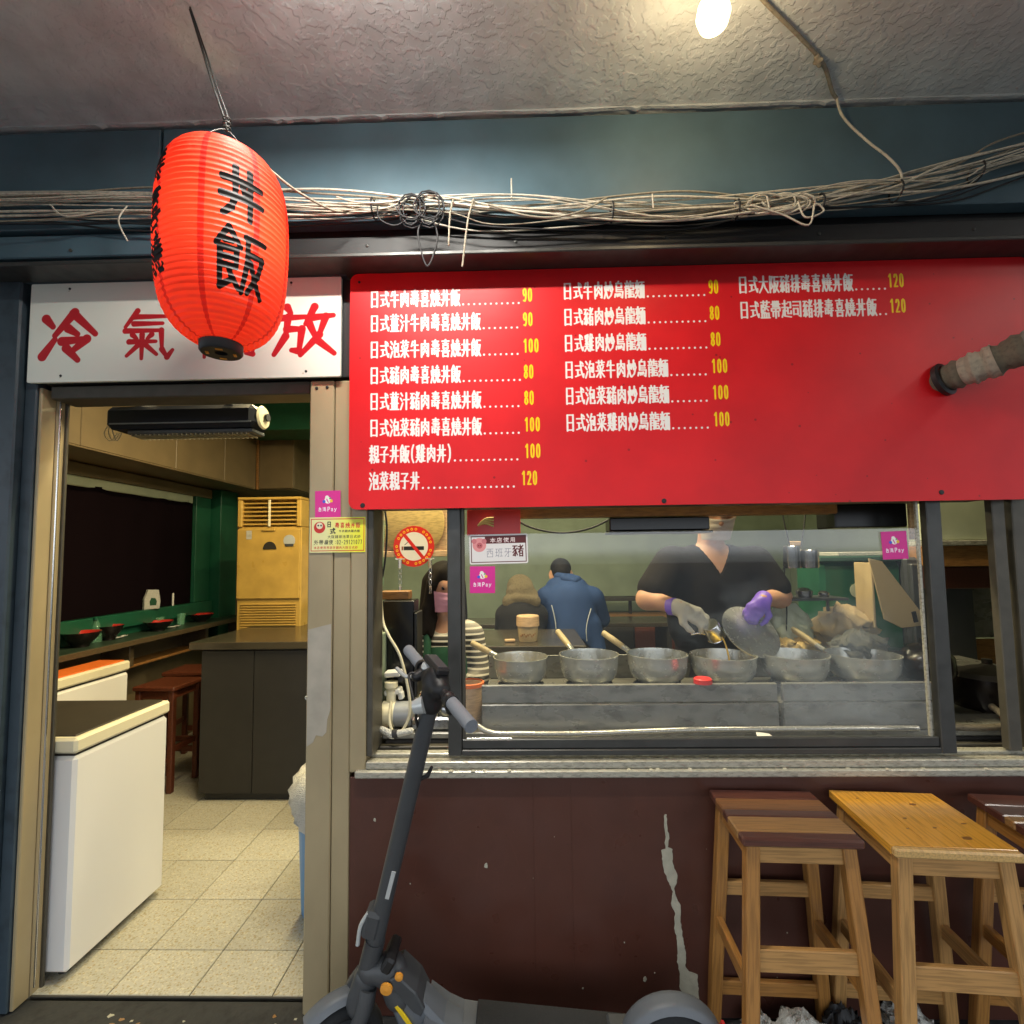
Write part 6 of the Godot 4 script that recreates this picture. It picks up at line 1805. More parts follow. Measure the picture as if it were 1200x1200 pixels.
	part("wire", tube(smooth_path([Vector3(-0.06, 0.04, 0), Vector3(-0.10, -0.06, 0.0), Vector3(-0.14, -0.14, 0.0)], 6), 0.0025, 6), M.cable_black, canis)
	var shelf := thing("wire_shelf", "small wall rack with steel pots beside the green case", "shelf", Vector3(1.36, 1.335, -0.62))
	part("plate", box(0.26, 0.012, 0.16, 0.003), M.scoot_dark, shelf)
	for e: Array in [[-0.04, 0.033], [0.05, 0.022]]:
		part("pot", lathe(P([0.0, 0.0, e[1], 0.0, e[1] * 1.1, e[1] * 0.9, e[1] * 0.6, e[1] * 1.3, 0.0, e[1] * 1.4]), 20), M.steel_clean, shelf, Vector3(e[0], 0.006, 0.02))
	for s: float in [-1, 1]:
		part("stand", box(0.012, 0.45, 0.012, 0.002), M.scoot_dark, shelf, Vector3(s * 0.12, -0.225, -0.07))
	var gc := thing("green_case", "dark green plastic case with an oval white mark", "case", Vector3(1.62, 1.06, -0.85))
	part("case", box(0.40, 0.44, 0.24, 0.02), M.green, gc, Vector3(0.06, 0.22, 0))
	part("lid", box(0.42, 0.03, 0.26, 0.01), M.apron_green, gc, Vector3(0.06, 0.455, 0))
	part("oval_mark", lathe(P([0.0, 0.0, 0.035, 0.0, 0.035, 0.002, 0.0, 0.002]), 24), M.sage_pale, gc, Vector3(0.03, 0.30, 0.121), Vector3(90, 0, 0))
	part("papers", box(0.24, 0.02, 0.16, 0.003), M.bag_white, gc, Vector3(0.08, 0.48, 0.02))
	var box_t := thing("open_carton", "opened tan carton with its flap hanging down near the pane edge", "carton", Vector3(1.70, 1.06, -0.62))
	part("side", box(0.012, 0.30, 0.12, 0.003), M.paper_tan, box_t, Vector3(-0.085, 0.29, 0.0))
	part("flap", prism([-0.10, 0.40, -0.04, 0.385, 0.13, 0.14, 0.125, 0.09, 0.03, 0.08, -0.045, 0.12], 0.008, 0.001), M.paper_tan, box_t, Vector3(0, 0.06, 0.06))
	part("tape", box(0.02, 0.05, 0.004, 0.001), M.cable_black, box_t, Vector3(0.09, 0.19, 0.067), Vector3(0, 0, 10))
	solo("noodle_bag", "clear crumpled bag of yellow noodles beside the cook", "bag", crumple(0.105, 0.26, 3, 0.7), M.sage_pale, Vector3(1.245, 1.055, -0.62), Vector3.ZERO)
	solo("noodle_heap", "yellow noodles at the bottom of the clear bag", "noodles", crumple(0.115, 0.12, 5, 0.7), M.wood_disc, Vector3(1.25, 1.055, -0.575), Vector3.ZERO)
	solo("bread_bag", "crumpled brown paper bag behind the last saucepan", "bag", crumple(0.13, 0.24, 8, 0.8), M.paper_tan, Vector3(1.53, 1.06, -0.66), Vector3.ZERO)
	solo("film_bag", "crumpled clear film bag hanging below the brown paper bag", "bag", crumple(0.11, 0.14, 14, 0.7), M.pipe_grey, Vector3(1.50, 1.056, -0.50), Vector3.ZERO)
	var back := thing("back_bench", "low back bench carrying bags behind the stove", "bench", Vector3(1.55, 0, -0.72))
	part("top", box(0.95, 0.03, 0.5, 0.004), M.steel, back, Vector3(0.05, 1.035, 0))
	for sx: float in [-1, 1]:
		for sz: float in [-1, 1]:
			part("leg", box(0.03, 1.02, 0.03, 0.003), M.steel, back, Vector3(0.05 + sx * 0.44, 0.51, sz * 0.22))
	var fr := thing("dark_fridge", "dark grey upright fridge behind the edge of the pane", "fridge", Vector3(2.02, 0, -0.95))
	part("body", box(0.30, 1.50, 0.5, 0.012), M.scoot_dark, fr, Vector3(0, 0.77, 0))
	part("door", box(0.29, 1.44, 0.03, 0.008), M.scoot_dark, fr, Vector3(0, 0.77, 0.266))
	part("handle", tube([Vector3(-0.12, 0.75, 0.30), Vector3(-0.12, 1.1, 0.30)], 0.01, 10), M.steel_clean, fr)
	solo("black_kettle", "black kettle with a brass handle by the edge of the pane", "kettle", lathe(P([0.0, 0.0, 0.085, 0.0, 0.10, 0.03, 0.095, 0.09, 0.06, 0.13, 0.02, 0.14, 0.018, 0.16, 0.0, 0.162]), 28), M.black_lacquer, Vector3(1.66, 1.03, -0.34))
	# kitchen cupboards seen beyond the sash
	var cp := thing("wall_cupboard", "cream and wood wall cupboard in the gap beyond the sash", "cupboard", Vector3(2.15, 1.37, -0.75))
	o = cp.position
	slab("cream_door", Vector3(1.93, 1.60, -0.75) - o, Vector3(2.42, 1.95, -0.62) - o, M.sage_pale, cp, 0.004)
	slab("shelf_edge", Vector3(1.93, 1.575, -0.75) - o, Vector3(2.42, 1.598, -0.60) - o, M.sill, cp, 0.003)
	slab("wood_front", Vector3(1.93, 1.475, -0.75) - o, Vector3(2.42, 1.574, -0.61) - o, M.shelf_wood, cp, 0.003)
	slab("dark_front", Vector3(1.93, 1.37, -0.75) - o, Vector3(2.42, 1.473, -0.625) - o, M.wine_wood, cp, 0.003)
	var sp := thing("steel_splashback", "steel splashback panel below the wooden cupboard", "panel", Vector3(2.15, 0.90, -0.72))
	part("panel", box(0.52, 0.24, 0.01, 0.002), M.steel, sp, Vector3(0.0, 0.345, 0))
	part("lower_board", box(0.52, 0.26, 0.012, 0.002), M.shelf_wood, sp, Vector3(0.0, 0.09, 0))
	var bk := thing("black_pot", "black lidded pot in the gap beyond the sash", "pot", Vector3(1.98, 0.886, -0.42))
	part("pot", lathe(P([0.0, 0.0, 0.12, 0.0, 0.13, 0.02, 0.13, 0.13, 0.0, 0.13]), 28), M.black_lacquer, bk)
	part("lid", lathe(P([0.134, 0.13, 0.12, 0.15, 0.03, 0.172, 0.018, 0.18, 0.018, 0.2, 0.0, 0.2]), 28), M.soot, bk)
	solo("coiled_hose", "dusty hose coiled on the ledge in the gap beyond the sash", "hose", tube(smooth_path([Vector3(1.55, 0.895, -0.16), Vector3(1.68, 0.897, -0.13), Vector3(1.80, 0.90, -0.15), Vector3(1.84, 0.91, -0.20), Vector3(1.86, 0.93, -0.28)], 7), 0.012, 10), M.pipe_wrap)
# ---------------------------------------------------------------- people
func V(x: float, y: float, z: float) -> Vector3:
	return Vector3(x, y, z)

# bones of a head whose middle is c; b turns it (z forward)
func head_bones(c: Vector3, b: Basis, s := 1.0) -> Array:
	return [
		[c + b * V(0, 0.03, -0.015) * s, c + b * V(0, 0.035, 0.01) * s, 0.088 * s, 0.084 * s],
		[c + b * V(0, -0.03, 0.03) * s, c + b * V(0, -0.085, 0.045) * s, 0.058 * s, 0.034 * s],
		[c + b * V(-0.035, -0.04, 0.03) * s, c + b * V(0.035, -0.04, 0.03) * s, 0.04 * s, 0.04 * s],
		[c + b * V(0, 0.012, 0.088) * s, c + b * V(0, -0.028, 0.106) * s, 0.009 * s, 0.014 * s],
		[c + b * V(-0.032, 0.03, 0.078) * s, c + b * V(0.032, 0.03, 0.078) * s, 0.014 * s, 0.014 * s],
		[c + b * V(-0.018, -0.058, 0.082) * s, c + b * V(0.018, -0.058, 0.082) * s, 0.010 * s, 0.010 * s],
		[c + b * V(-0.086, 0.015, 0.0) * s, c + b * V(-0.088, -0.02, 0.005) * s, 0.018 * s, 0.012 * s],
		[c + b * V(0.086, 0.015, 0.0) * s, c + b * V(0.088, -0.02, 0.005) * s, 0.018 * s, 0.012 * s],
	]

# a hand: f forward from the wrist, n out of its back, curl of the fingers in degrees per joint
func hand_bones(w: Vector3, f: Vector3, n: Vector3, curl: float, thumb: float, grow := 1.0) -> Array:
	f = f.normalized()
	n = (n - f * n.dot(f)).normalized()
	var s := f.cross(n)
	var out := []
	for i in 4:
		var side: float = [-0.030, -0.010, 0.010, 0.029][i]
		var knuckle: Vector3 = w + f * ([0.078, 0.084, 0.082, 0.074][i]) * grow + s * side * grow
		out.append([w + s * side * 0.6, knuckle, 0.017 * grow, 0.0135 * grow])
		var dir := f.rotated(s, deg_to_rad(-curl * 0.55) * 1.0)
		if dir.dot(n) > f.dot(n):
			dir = f.rotated(s, deg_to_rad(curl * 0.55))
		var sign := 1.0 if dir.is_equal_approx(f.rotated(s, deg_to_rad(curl * 0.55))) else -1.0
		var p := knuckle
		var a := curl * 0.55
		for k in 3:
			var d := f.rotated(s, deg_to_rad(a) * sign)
			var l: float = [0.042, 0.026, 0.020][k] * ([0.92, 1.05, 1.0, 0.82][i]) * grow
			out.append([p, p + d * l, (0.0108 - 0.001 * k) * grow, (0.0100 - 0.001 * k) * grow])
			p += d * l
			a += curl * (1.0 if k == 0 else 0.7)
	var t0 := w + f * 0.022 + s * thumb * 0.026
	var t1 := t0 + (f * 0.6 + s * thumb * 0.75 - n * 0.35).normalized() * 0.042 * grow
	var t2 := t1 + (f * 0.9 + s * thumb * 0.1 - n * 0.45).normalized() * 0.032 * grow
	out.append([t0, t1, 0.016 * grow, 0.0125 * grow])
	out.append([t1, t2, 0.0120 * grow, 0.0095 * grow])
	out.append([t2, t2 + (f * 0.8 - s * thumb * 0.2 - n * 0.4).normalized() * 0.022, 0.0098 * grow, 0.0085 * grow])
	return out

func eyes(parent: Node3D, c: Vector3, b: Basis) -> void:
	for s: float in [-1, 1]:
		part("eye", lathe(P([0.0, -0.004, 0.011, -0.002, 0.012, 0.0, 0.010, 0.003, 0.0, 0.004]), 14), M.black_lacquer, parent, c + b * V(s * 0.032, 0.016, 0.090), Vector3(90, rad_to_deg(b.get_euler().y), 0))

# a pleated cloth mask bent round the lower face, with its ear loops
func face_mask(parent: Node3D, c: Vector3, b: Basis, m: Material) -> void:
	var rows := []
	for i in 17:
		var v := i / 16.0
		var line := PackedVector3Array()
		for j in 15:
			var u := (j - 7) / 7.0
			var a := u * 1.12
			var bulge := 0.012 * sin(v * PI) * (1.0 - u * u) + 0.002 * sin(v * 22.0) * (1.0 - u * u * 0.6)
			var narrow := 1.0 - 0.16 * v
			line.append(c + b * V(sin(a) * 0.088 * narrow, lerpf(-0.008, -0.112, v) + 0.012 * u * u * (0.5 - v), 0.018 + cos(a) * (0.094 - 0.022 * v) + bulge))
		rows.append(line)
	var o := part("face_mask", skin(rows, false, false, true), m, parent)
	for s: float in [-1, 1]:
		part("ear_loop", tube(smooth_path([c + b * V(s * 0.078, 0.0, 0.058), c + b * V(s * 0.094, 0.018, 0.02), c + b * V(s * 0.1, 0.0, -0.015), c + b * V(s * 0.092, -0.035, 0.015), c + b * V(s * 0.068, -0.095, 0.05)], 4), 0.0018, 5), m, o)

# where a garment ends: positive is cut away
func cut_away(kind: String, p: Vector3) -> float:
	match kind:
		"v_neck":
			return maxf(minf((p.y - 1.455) * 0.55 - absf(p.x - 0.908), p.z + 0.66), 0.9 - p.y)
		"round_neck":
			return minf(0.085 - Vector2(p.x + 0.43, p.y - 1.235).length(), p.z + 0.99)
		"apron":
			return maxf(-0.885 - p.z, absf(p.x + 0.425) - 0.125)
	return 0.905 - p.y - clampf((p.x - 0.44) * 1.2, 0.0, 0.16)

func build_people() -> void:
	# the cook ------------------------------------------------------------
	var cook := thing("person", "cook in a black shirt pouring from a steel cup, holding a lid", "person")
	var c := V(0.915, 1.745, -0.60)
	var hb := Basis(Vector3.RIGHT, deg_to_rad(16)) * Basis(Vector3.UP, deg_to_rad(-4))
	var sl := V(0.715, 1.505, -0.63)
	var sr := V(1.105, 1.50, -0.63)
	var el := V(0.575, 1.345, -0.56)
	var er := V(1.195, 1.345, -0.58)
	var wl := V(0.682, 1.318, -0.435)
	var wr := V(1.055, 1.345, -0.455)
	var bones := head_bones(c, hb)
	bones.append_array([
		[V(0.908, 1.66, -0.635), V(0.905, 1.53, -0.645), 0.058, 0.064],
		[V(0.905, 1.42, -0.64), V(0.905, 1.10, -0.64), 0.165, 0.150, V(1.0, 1.0, 0.66)],
		[V(0.80, 1.50, -0.64), V(1.01, 1.50, -0.64), 0.075, 0.075],
		[sl, el, 0.058, 0.046], [el, wl, 0.045, 0.031], [sr, er, 0.058, 0.046], [er, wr, 0.045, 0.031],
		[V(0.905, 1.06, -0.64), V(0.905, 0.95, -0.64), 0.15, 0.16, V(1, 1, 0.7)],
		[V(0.82, 0.95, -0.64), V(0.80, 0.50, -0.63), 0.085, 0.058], [V(0.80, 0.50, -0.63), V(0.80, 0.08, -0.65), 0.055, 0.04],
		[V(0.99, 0.95, -0.64), V(1.01, 0.50, -0.63), 0.085, 0.058], [V(1.01, 0.50, -0.63), V(1.01, 0.08, -0.65), 0.055, 0.04],
	])
	part("body", blob(bones, 0.011, 0.035), M.skin, cook)
	eyes(cook, c, hb)
	var shirt := [
		[V(0.905, 1.40, -0.64), V(0.905, 1.02, -0.64), 0.188, 0.180, V(1.0, 1.0, 0.66)],
		[V(0.785, 1.485, -0.642), V(1.03, 1.485, -0.642), 0.094, 0.094],
		[V(0.83, 1.525, -0.648), V(0.98, 1.525, -0.648), 0.068, 0.068],
		[sl, sl.lerp(el, 0.72), 0.088, 0.079], [sr, sr.lerp(er, 0.72), 0.088, 0.079],
		[V(0.74, 1.44, -0.63), V(0.76, 1.2, -0.63), 0.075, 0.07], [V(1.07, 1.44, -0.63), V(1.05, 1.2, -0.63), 0.075, 0.07],
	]
	part("shirt", blob(shirt, 0.010, 0.03, "v_neck"), M.black_cloth, cook)
	part("trousers", blob([[V(0.905, 1.08, -0.64), V(0.905, 0.92, -0.64), 0.178, 0.18, V(1, 1, 0.7)], [V(0.82, 0.95, -0.64), V(0.80, 0.50, -0.63), 0.10, 0.078], [V(0.80, 0.50, -0.63), V(0.80, 0.10, -0.65), 0.078, 0.068], [V(0.99, 0.95, -0.64), V(1.01, 0.50, -0.63), 0.10, 0.078], [V(1.01, 0.50, -0.63), V(1.01, 0.10, -0.65), 0.078, 0.068]], 0.016, 0.03), M.dark_cloth, cook)
	for x: float in [0.80, 1.01]:
		part("shoe", blob([[V(x, 0.045, -0.69), V(x, 0.038, -0.52), 0.045, 0.038]], 0.012, 0.02), M.black_lacquer, cook)
	part("hair", blob([[c + hb * V(0, 0.065, -0.03), c + hb * V(0, 0.05, 0.015), 0.085, 0.078], [c + hb * V(0, 0.0, -0.055), c + hb * V(0, 0.05, -0.04), 0.07, 0.075]], 0.010, 0.02), M.hair, cook)
	face_mask(cook, c, hb, M.mask_white)
	part("glove", blob(hand_bones(wl + V(-0.004, 0.004, -0.008), V(0.80, -0.42, 0.28), V(0.05, 0.75, 0.66), 40.0, 1.0, 1.12) + [[wl + V(-0.012, 0.0, -0.012), wl + V(0.018, -0.012, 0.008), 0.037, 0.034]], 0.005, 0.012), M.glove_white, cook)
	part("purple_cuff", tube([wl + V(-0.034, 0.0, -0.034), wl + V(-0.012, 0.002, -0.012)], 0.0385, 20), M.glove_purple, cook)
	part("glove", blob(hand_bones(wr + V(0.004, -0.004, 0.004), V(-0.62, -0.42, 0.35), V(-0.1, 0.62, 0.75), 66.0, -1.0, 0.92) + [[wr + V(0.012, 0.004, -0.012), wr + V(-0.01, -0.012, 0.004), 0.036, 0.033]], 0.005, 0.012), M.glove_purple, cook)
	# what the cook holds
	var cup := thing("steel_cup", "small steel measuring cup held over a saucepan in the white glove", "cup", V(0.815, 1.222, -0.405), Vector3(28, 0, 32))
	part("cup", lathe(P([0.0, -0.036, 0.034, -0.036, 0.037, -0.032, 0.040, 0.036, 0.042, 0.038, 0.038, 0.038, 0.034, -0.030, 0.0, -0.030]), 28), M.chrome, cup, Vector3.ZERO, Vector3(0, 0, 180))
	part("handle", tube(smooth_path([V(-0.038, 0.0, 0.0), V(-0.06, 0.02, 0.0), V(-0.09, 0.03, 0.0)], 5), 0.005, 8), M.chrome, cup)
	solo("broth_stream", "thin yellow stream pouring from the steel cup into a saucepan", "liquid", tube(smooth_path([V(0.838, 1.205, -0.385), V(0.850, 1.18, -0.375), V(0.860, 1.13, -0.365), V(0.864, 1.078, -0.36)], 5), [0.003, 0.0032, 0.0034, 0.0034, 0.0034, 0.0034, 0.0034, 0.0034, 0.0036, 0.0036, 0.0036, 0.0036, 0.0038, 0.004, 0.004, 0.0042], 8), M.broth)
	var lid := thing("pan_lid", "dull metal pan lid tilted up by the purple glove", "lid", V(0.972, 1.212, -0.40), Vector3(48, 0, -13))
	part("disc", lathe(P([0.0, -0.012, 0.05, -0.010, 0.11, -0.002, 0.122, 0.004, 0.128, 0.003, 0.128, 0.008, 0.120, 0.008, 0.05, 0.0, 0.0, -0.002]), 40), M.pan, lid)
	part("knob", lathe(P([0.0, -0.045, 0.016, -0.042, 0.018, -0.032, 0.008, -0.02, 0.008, -0.010]), 16), M.black_lacquer, lid)
	# the cashier ---------------------------------------------------------
	var girl := thing("person", "cashier in a striped top and green apron with a pink face mask", "person")
	c = V(-0.425, 1.385, -0.90)
	hb = Basis(Vector3.UP, deg_to_rad(24)) * Basis(Vector3.RIGHT, deg_to_rad(6))
	bones = head_bones(c, hb, 0.98)
	bones.append_array([
		[V(-0.43, 1.30, -0.92), V(-0.43, 1.18, -0.93), 0.047, 0.052], [V(-0.53, 1.145, -0.93), V(-0.32, 1.145, -0.93), 0.052, 0.052],
		[V(-0.425, 1.10, -0.93), V(-0.425, 0.82, -0.93), 0.125, 0.115, V(1, 1, 0.68)],
		[V(-0.57, 1.13, -0.93), V(-0.60, 0.92, -0.90), 0.045, 0.036], [V(-0.60, 0.92, -0.90), V(-0.50, 0.84, -0.74), 0.035, 0.026],
		[V(-0.28, 1.13, -0.93), V(-0.24, 0.92, -0.90), 0.045, 0.036], [V(-0.24, 0.92, -0.90), V(-0.32, 0.84, -0.74), 0.035, 0.026],
		[V(-0.425, 0.80, -0.93), V(-0.425, 0.72, -0.93), 0.13, 0.15, V(1, 1, 0.75)],
		[V(-0.50, 0.74, -0.93), V(-0.50, 0.06, -0.94), 0.08, 0.04], [V(-0.35, 0.74, -0.93), V(-0.35, 0.06, -0.94), 0.08, 0.04],
	])
	part("body", blob(bones, 0.010, 0.03), M.skin, girl)
	eyes(girl, c, hb)
	part("striped_top", blob([
		[V(-0.425, 1.10, -0.93), V(-0.425, 0.80, -0.93), 0.142, 0.135, V(1, 1, 0.7)], [V(-0.53, 1.14, -0.935), V(-0.32, 1.14, -0.935), 0.068, 0.068],
		[V(-0.57, 1.13, -0.93), V(-0.60, 0.93, -0.90), 0.062, 0.055], [V(-0.28, 1.13, -0.93), V(-0.24, 0.93, -0.90), 0.062, 0.055],
		[V(-0.60, 0.92, -0.90), V(-0.53, 0.865, -0.79), 0.052, 0.044], [V(-0.24, 0.92, -0.90), V(-0.30, 0.865, -0.79), 0.052, 0.044]], 0.010, 0.03,
		"round_neck"), M.striped, girl)
	part("skirt", blob([[V(-0.425, 0.80, -0.93), V(-0.425, 0.70, -0.93), 0.15, 0.17, V(1, 1, 0.75)], [V(-0.50, 0.72, -0.93), V(-0.50, 0.10, -0.94), 0.10, 0.07], [V(-0.35, 0.72, -0.93), V(-0.35, 0.10, -0.94), 0.10, 0.07]], 0.016, 0.03), M.dark_cloth, girl)
	for s: float in [-1, 1]:
		part("hand", blob(hand_bones(V(-0.41 + s * 0.09, 0.84, -0.74), V(s * 0.2, -0.35, 0.8), V(0, 0.9, 0.3), 22.0, -s, 0.9), 0.006, 0.010), M.skin, girl)
		part("shoe", blob([[V(-0.425 + s * 0.075, 0.04, -0.98), V(-0.425 + s * 0.075, 0.034, -0.83), 0.04, 0.034]], 0.012, 0.02), M.black_lacquer, girl)
		part("apron_strap", tube(smooth_path([V(-0.425 + s * 0.075, 1.215, -0.93), V(-0.425 + s * 0.085, 1.19, -0.868), V(-0.425 + s * 0.085, 1.13, -0.838), V(-0.425 + s * 0.08, 1.02, -0.826)], 5), 0.020, 10), M.apron_green, girl)
	part("apron", blob([[V(-0.425, 1.03, -0.93), V(-0.425, 0.62, -0.93), 0.145, 0.16, V(1, 1, 0.74)]], 0.012, 0.02, "apron"), M.apron_green, girl)
	part("hair", blob([
		[c + hb * V(0, 0.055, -0.02), c + hb * V(0, 0.06, 0.02), 0.092, 0.074],
		[c + hb * V(-0.045, 0.02, -0.05), c + hb * V(-0.085, -0.16, -0.03), 0.07, 0.05], [c + hb * V(0.045, 0.02, -0.05), c + hb * V(0.08, -0.16, -0.03), 0.07, 0.05],
		[c + hb * V(-0.078, 0.03, 0.03), c + hb * V(-0.10, -0.19, 0.03), 0.032, 0.034], [c + hb * V(0.08, 0.03, 0.02), c + hb * V(0.095, -0.16, 0.02), 0.028, 0.03],
		[c + hb * V(0, 0.0, -0.06), c + hb * V(0, -0.18, -0.06), 0.08, 0.06], [c + hb * V(-0.03, 0.085, 0.05), c + hb * V(-0.082, 0.02, 0.055), 0.026, 0.016], [c + hb * V(0.03, 0.085, 0.05), c + hb * V(0.082, 0.02, 0.055), 0.026, 0.016], [c + hb * V(-0.10, -0.1, 0.03), c + hb * V(-0.125, -0.22, 0.05), 0.03, 0.018], [c + hb * V(-0.07, -0.15, 0.04), c + hb * V(-0.085, -0.235, 0.06), 0.022, 0.014]], 0.008, 0.022), M.hair, girl)
	face_mask(girl, c, hb, M.mask_pink)
	# guest in the blue jacket, seen from behind ---------------------------
	var man := thing("person", "guest in a blue jacket with pale piping bent over a table", "person")
	c = V(0.315, 1.375, -2.44)
	hb = Basis(Vector3.UP, PI) * Basis(Vector3.RIGHT, deg_to_rad(52))
	bones = head_bones(c, hb)
	bones.append_array([
		[V(0.32, 1.35, -2.34), V(0.34, 1.27, -2.24), 0.055, 0.06], [V(0.36, 1.16, -2.21), V(0.37, 0.70, -2.12), 0.16, 0.15, V(1, 1, 0.7)],
		[V(0.20, 1.22, -2.24), V(0.52, 1.22, -2.24), 0.06, 0.06], [V(0.16, 1.20, -2.25), V(0.11, 0.98, -2.36), 0.05, 0.042], [V(0.11, 0.98, -2.36), V(0.22, 0.98, -2.55), 0.04, 0.03],
		[V(0.57, 1.20, -2.25), V(0.63, 1.02, -2.36), 0.05, 0.042], [V(0.63, 1.02, -2.36), V(0.50, 0.98, -2.56), 0.04, 0.03],
		[V(0.29, 0.68, -2.15), V(0.25, 0.64, -2.52), 0.085, 0.06], [V(0.46, 0.68, -2.15), V(0.50, 0.64, -2.52), 0.085, 0.06],
		[V(0.25, 0.62, -2.52), V(0.25, 0.06, -2.50), 0.055, 0.04], [V(0.50, 0.62, -2.52), V(0.50, 0.06, -2.50), 0.055, 0.04]])
	part("body", blob(bones, 0.014, 0.035), M.skin, man)
	eyes(man, c, hb)
	part("hair", blob([[c + hb * V(0, 0.055, -0.03), c + hb * V(0, 0.06, 0.02), 0.088, 0.075], [c + hb * V(0, -0.01, -0.05), c + hb * V(0, 0.05, -0.05), 0.075, 0.078]], 0.012, 0.02), M.hair, man)
	part("jacket", blob([
		[V(0.36, 1.14, -2.20), V(0.37, 0.93, -2.15), 0.205, 0.195, V(1, 1, 0.72)], [V(0.20, 1.215, -2.24), V(0.52, 1.215, -2.24), 0.088, 0.088],
		[V(0.26, 1.285, -2.27), V(0.43, 1.285, -2.27), 0.085, 0.085], [V(0.32, 1.33, -2.31), V(0.38, 1.33, -2.30), 0.07, 0.07], [V(0.17, 1.20, -2.25), V(0.125, 0.99, -2.35), 0.085, 0.072], [V(0.125, 0.98, -2.36), V(0.21, 0.98, -2.52), 0.068, 0.05],
		[V(0.56, 1.20, -2.25), V(0.625, 1.03, -2.34), 0.085, 0.074], [V(0.62, 1.02, -2.35), V(0.52, 0.98, -2.52), 0.068, 0.05],
		[V(0.52, 1.0, -2.16), V(0.555, 0.80, -2.12), 0.085, 0.075]], 0.012, 0.03,
		"jacket_hem"), M.blue_cloth, man)
	part("collar", blob([[V(0.28, 1.375, -2.29), V(0.43, 1.350, -2.24), 0.036, 0.036], [V(0.33, 1.36, -2.23), V(0.40, 1.34, -2.20), 0.036, 0.03]], 0.010, 0.02), M.blue_cloth, man)
	part("trousers", blob([[V(0.37, 0.82, -2.14), V(0.37, 0.68, -2.14), 0.17, 0.17, V(1, 1, 0.75)], [V(0.29, 0.68, -2.15), V(0.25, 0.64, -2.52), 0.10, 0.08], [V(0.46, 0.68, -2.15), V(0.50, 0.64, -2.52), 0.10, 0.08], [V(0.25, 0.62, -2.52), V(0.25, 0.10, -2.50), 0.075, 0.06], [V(0.50, 0.62, -2.52), V(0.50, 0.10, -2.50), 0.075, 0.06]], 0.018, 0.03), M.dark_cloth, man)
	for e: Array in [[0.21, 1.17, 0.93, 0.0], [0.51, 1.14, 0.90, -0.02]]:
		var line := []
		for k in 9:
			var v := k / 8.0
			var y := lerpf(e[1], e[2], v)
			var x: float = e[0] + (0.03 * sin(v * 2.0) if e[0] < 0.3 else -0.03 * sin(v * 2.4)) + e[3] * v
			var dx := (x - 0.365) / 0.215
			line.append(V(x, y, -2.18 + 0.155 * sqrt(maxf(0.05, 1.0 - dx * dx)) + 0.012))
		part("piping", tube(line, 0.0045, 6), M.pale_piping, man)
	for x: float in [0.25, 0.50]:
		part("shoe", blob([[V(x, 0.045, -2.46), V(x, 0.038, -2.62), 0.045, 0.038]], 0.014, 0.02), M.black_lacquer, man)
	for e: Array in [[V(0.22, 0.98, -2.55), 1.0], [V(0.50, 0.98, -2.56), -1.0]]:
		part("hand", blob(hand_bones(e[0], V(0.2 * e[1], -0.1, -0.9), V(0, 1, 0), 30.0, e[1]), 0.007, 0.012), M.skin, man)
	var seat := thing("guest_stool", "dark stool under the guest in the blue jacket", "stool", V(0.37, 0, -2.16))
	part("seat", box(0.32, 0.04, 0.30, 0.006), M.dark_red_wood, seat, V(0, 0.575, 0))
	for sx: float in [-1, 1]:
		for sz: float in [-1, 1]:
			part("leg", box(0.035, 0.555, 0.035, 0.004), M.dark_red_wood, seat, V(sx * 0.13, 0.2775, sz * 0.12))
	var bt := thing("guest_table", "low dark table along the back wall before the seated guests", "table", V(0.35, 0, -2.72))
	part("top", box(1.9, 0.035, 0.46, 0.004), M.cabinet_top, bt, V(0, 0.95, 0))
	for s: float in [-1, 1]:
		part("trestle", box(0.04, 0.93, 0.4, 0.004), M.cabinet, bt, V(s * 0.88, 0.465, 0))
	part("back_shelf", box(1.9, 0.03, 0.22, 0.004), M.shelf_wood, bt, V(0, 0.6, -0.1))
	# guest with the beige hood --------------------------------------------
	var hood := thing("person", "seated guest in dark clothes with a beige hooded scarf, bent forward", "person")
	c = V(-0.02, 1.27, -2.20)
	hb = Basis(Vector3.UP, PI) * Basis(Vector3.RIGHT, deg_to_rad(50))
	bones = head_bones(c, hb, 0.95)
	bones.append_array([[V(-0.02, 1.23, -2.14), V(-0.02, 1.15, -2.08), 0.05, 0.055], [V(-0.02, 1.06, -2.06), V(-0.02, 0.66, -2.02), 0.14, 0.14, V(1, 1, 0.7)], [V(-0.13, 1.10, -2.08), V(0.09, 1.10, -2.08), 0.055, 0.055],
		[V(-0.15, 1.09, -2.09), V(-0.18, 0.92, -2.2), 0.045, 0.038], [V(-0.18, 0.92, -2.2), V(-0.10, 0.98, -2.45), 0.036, 0.028], [V(0.11, 1.09, -2.09), V(0.13, 0.94, -2.25), 0.045, 0.038], [V(0.13, 0.94, -2.25), V(0.06, 0.98, -2.45), 0.036, 0.028],
		[V(-0.09, 0.64, -2.05), V(-0.10, 0.62, -2.4), 0.08, 0.055], [V(0.05, 0.64, -2.05), V(0.06, 0.62, -2.4), 0.08, 0.055], [V(-0.10, 0.6, -2.4), V(-0.10, 0.06, -2.38), 0.05, 0.035], [V(0.06, 0.6, -2.4), V(0.06, 0.06, -2.38), 0.05, 0.035]])
	part("body", blob(bones, 0.014, 0.03), M.skin, hood)
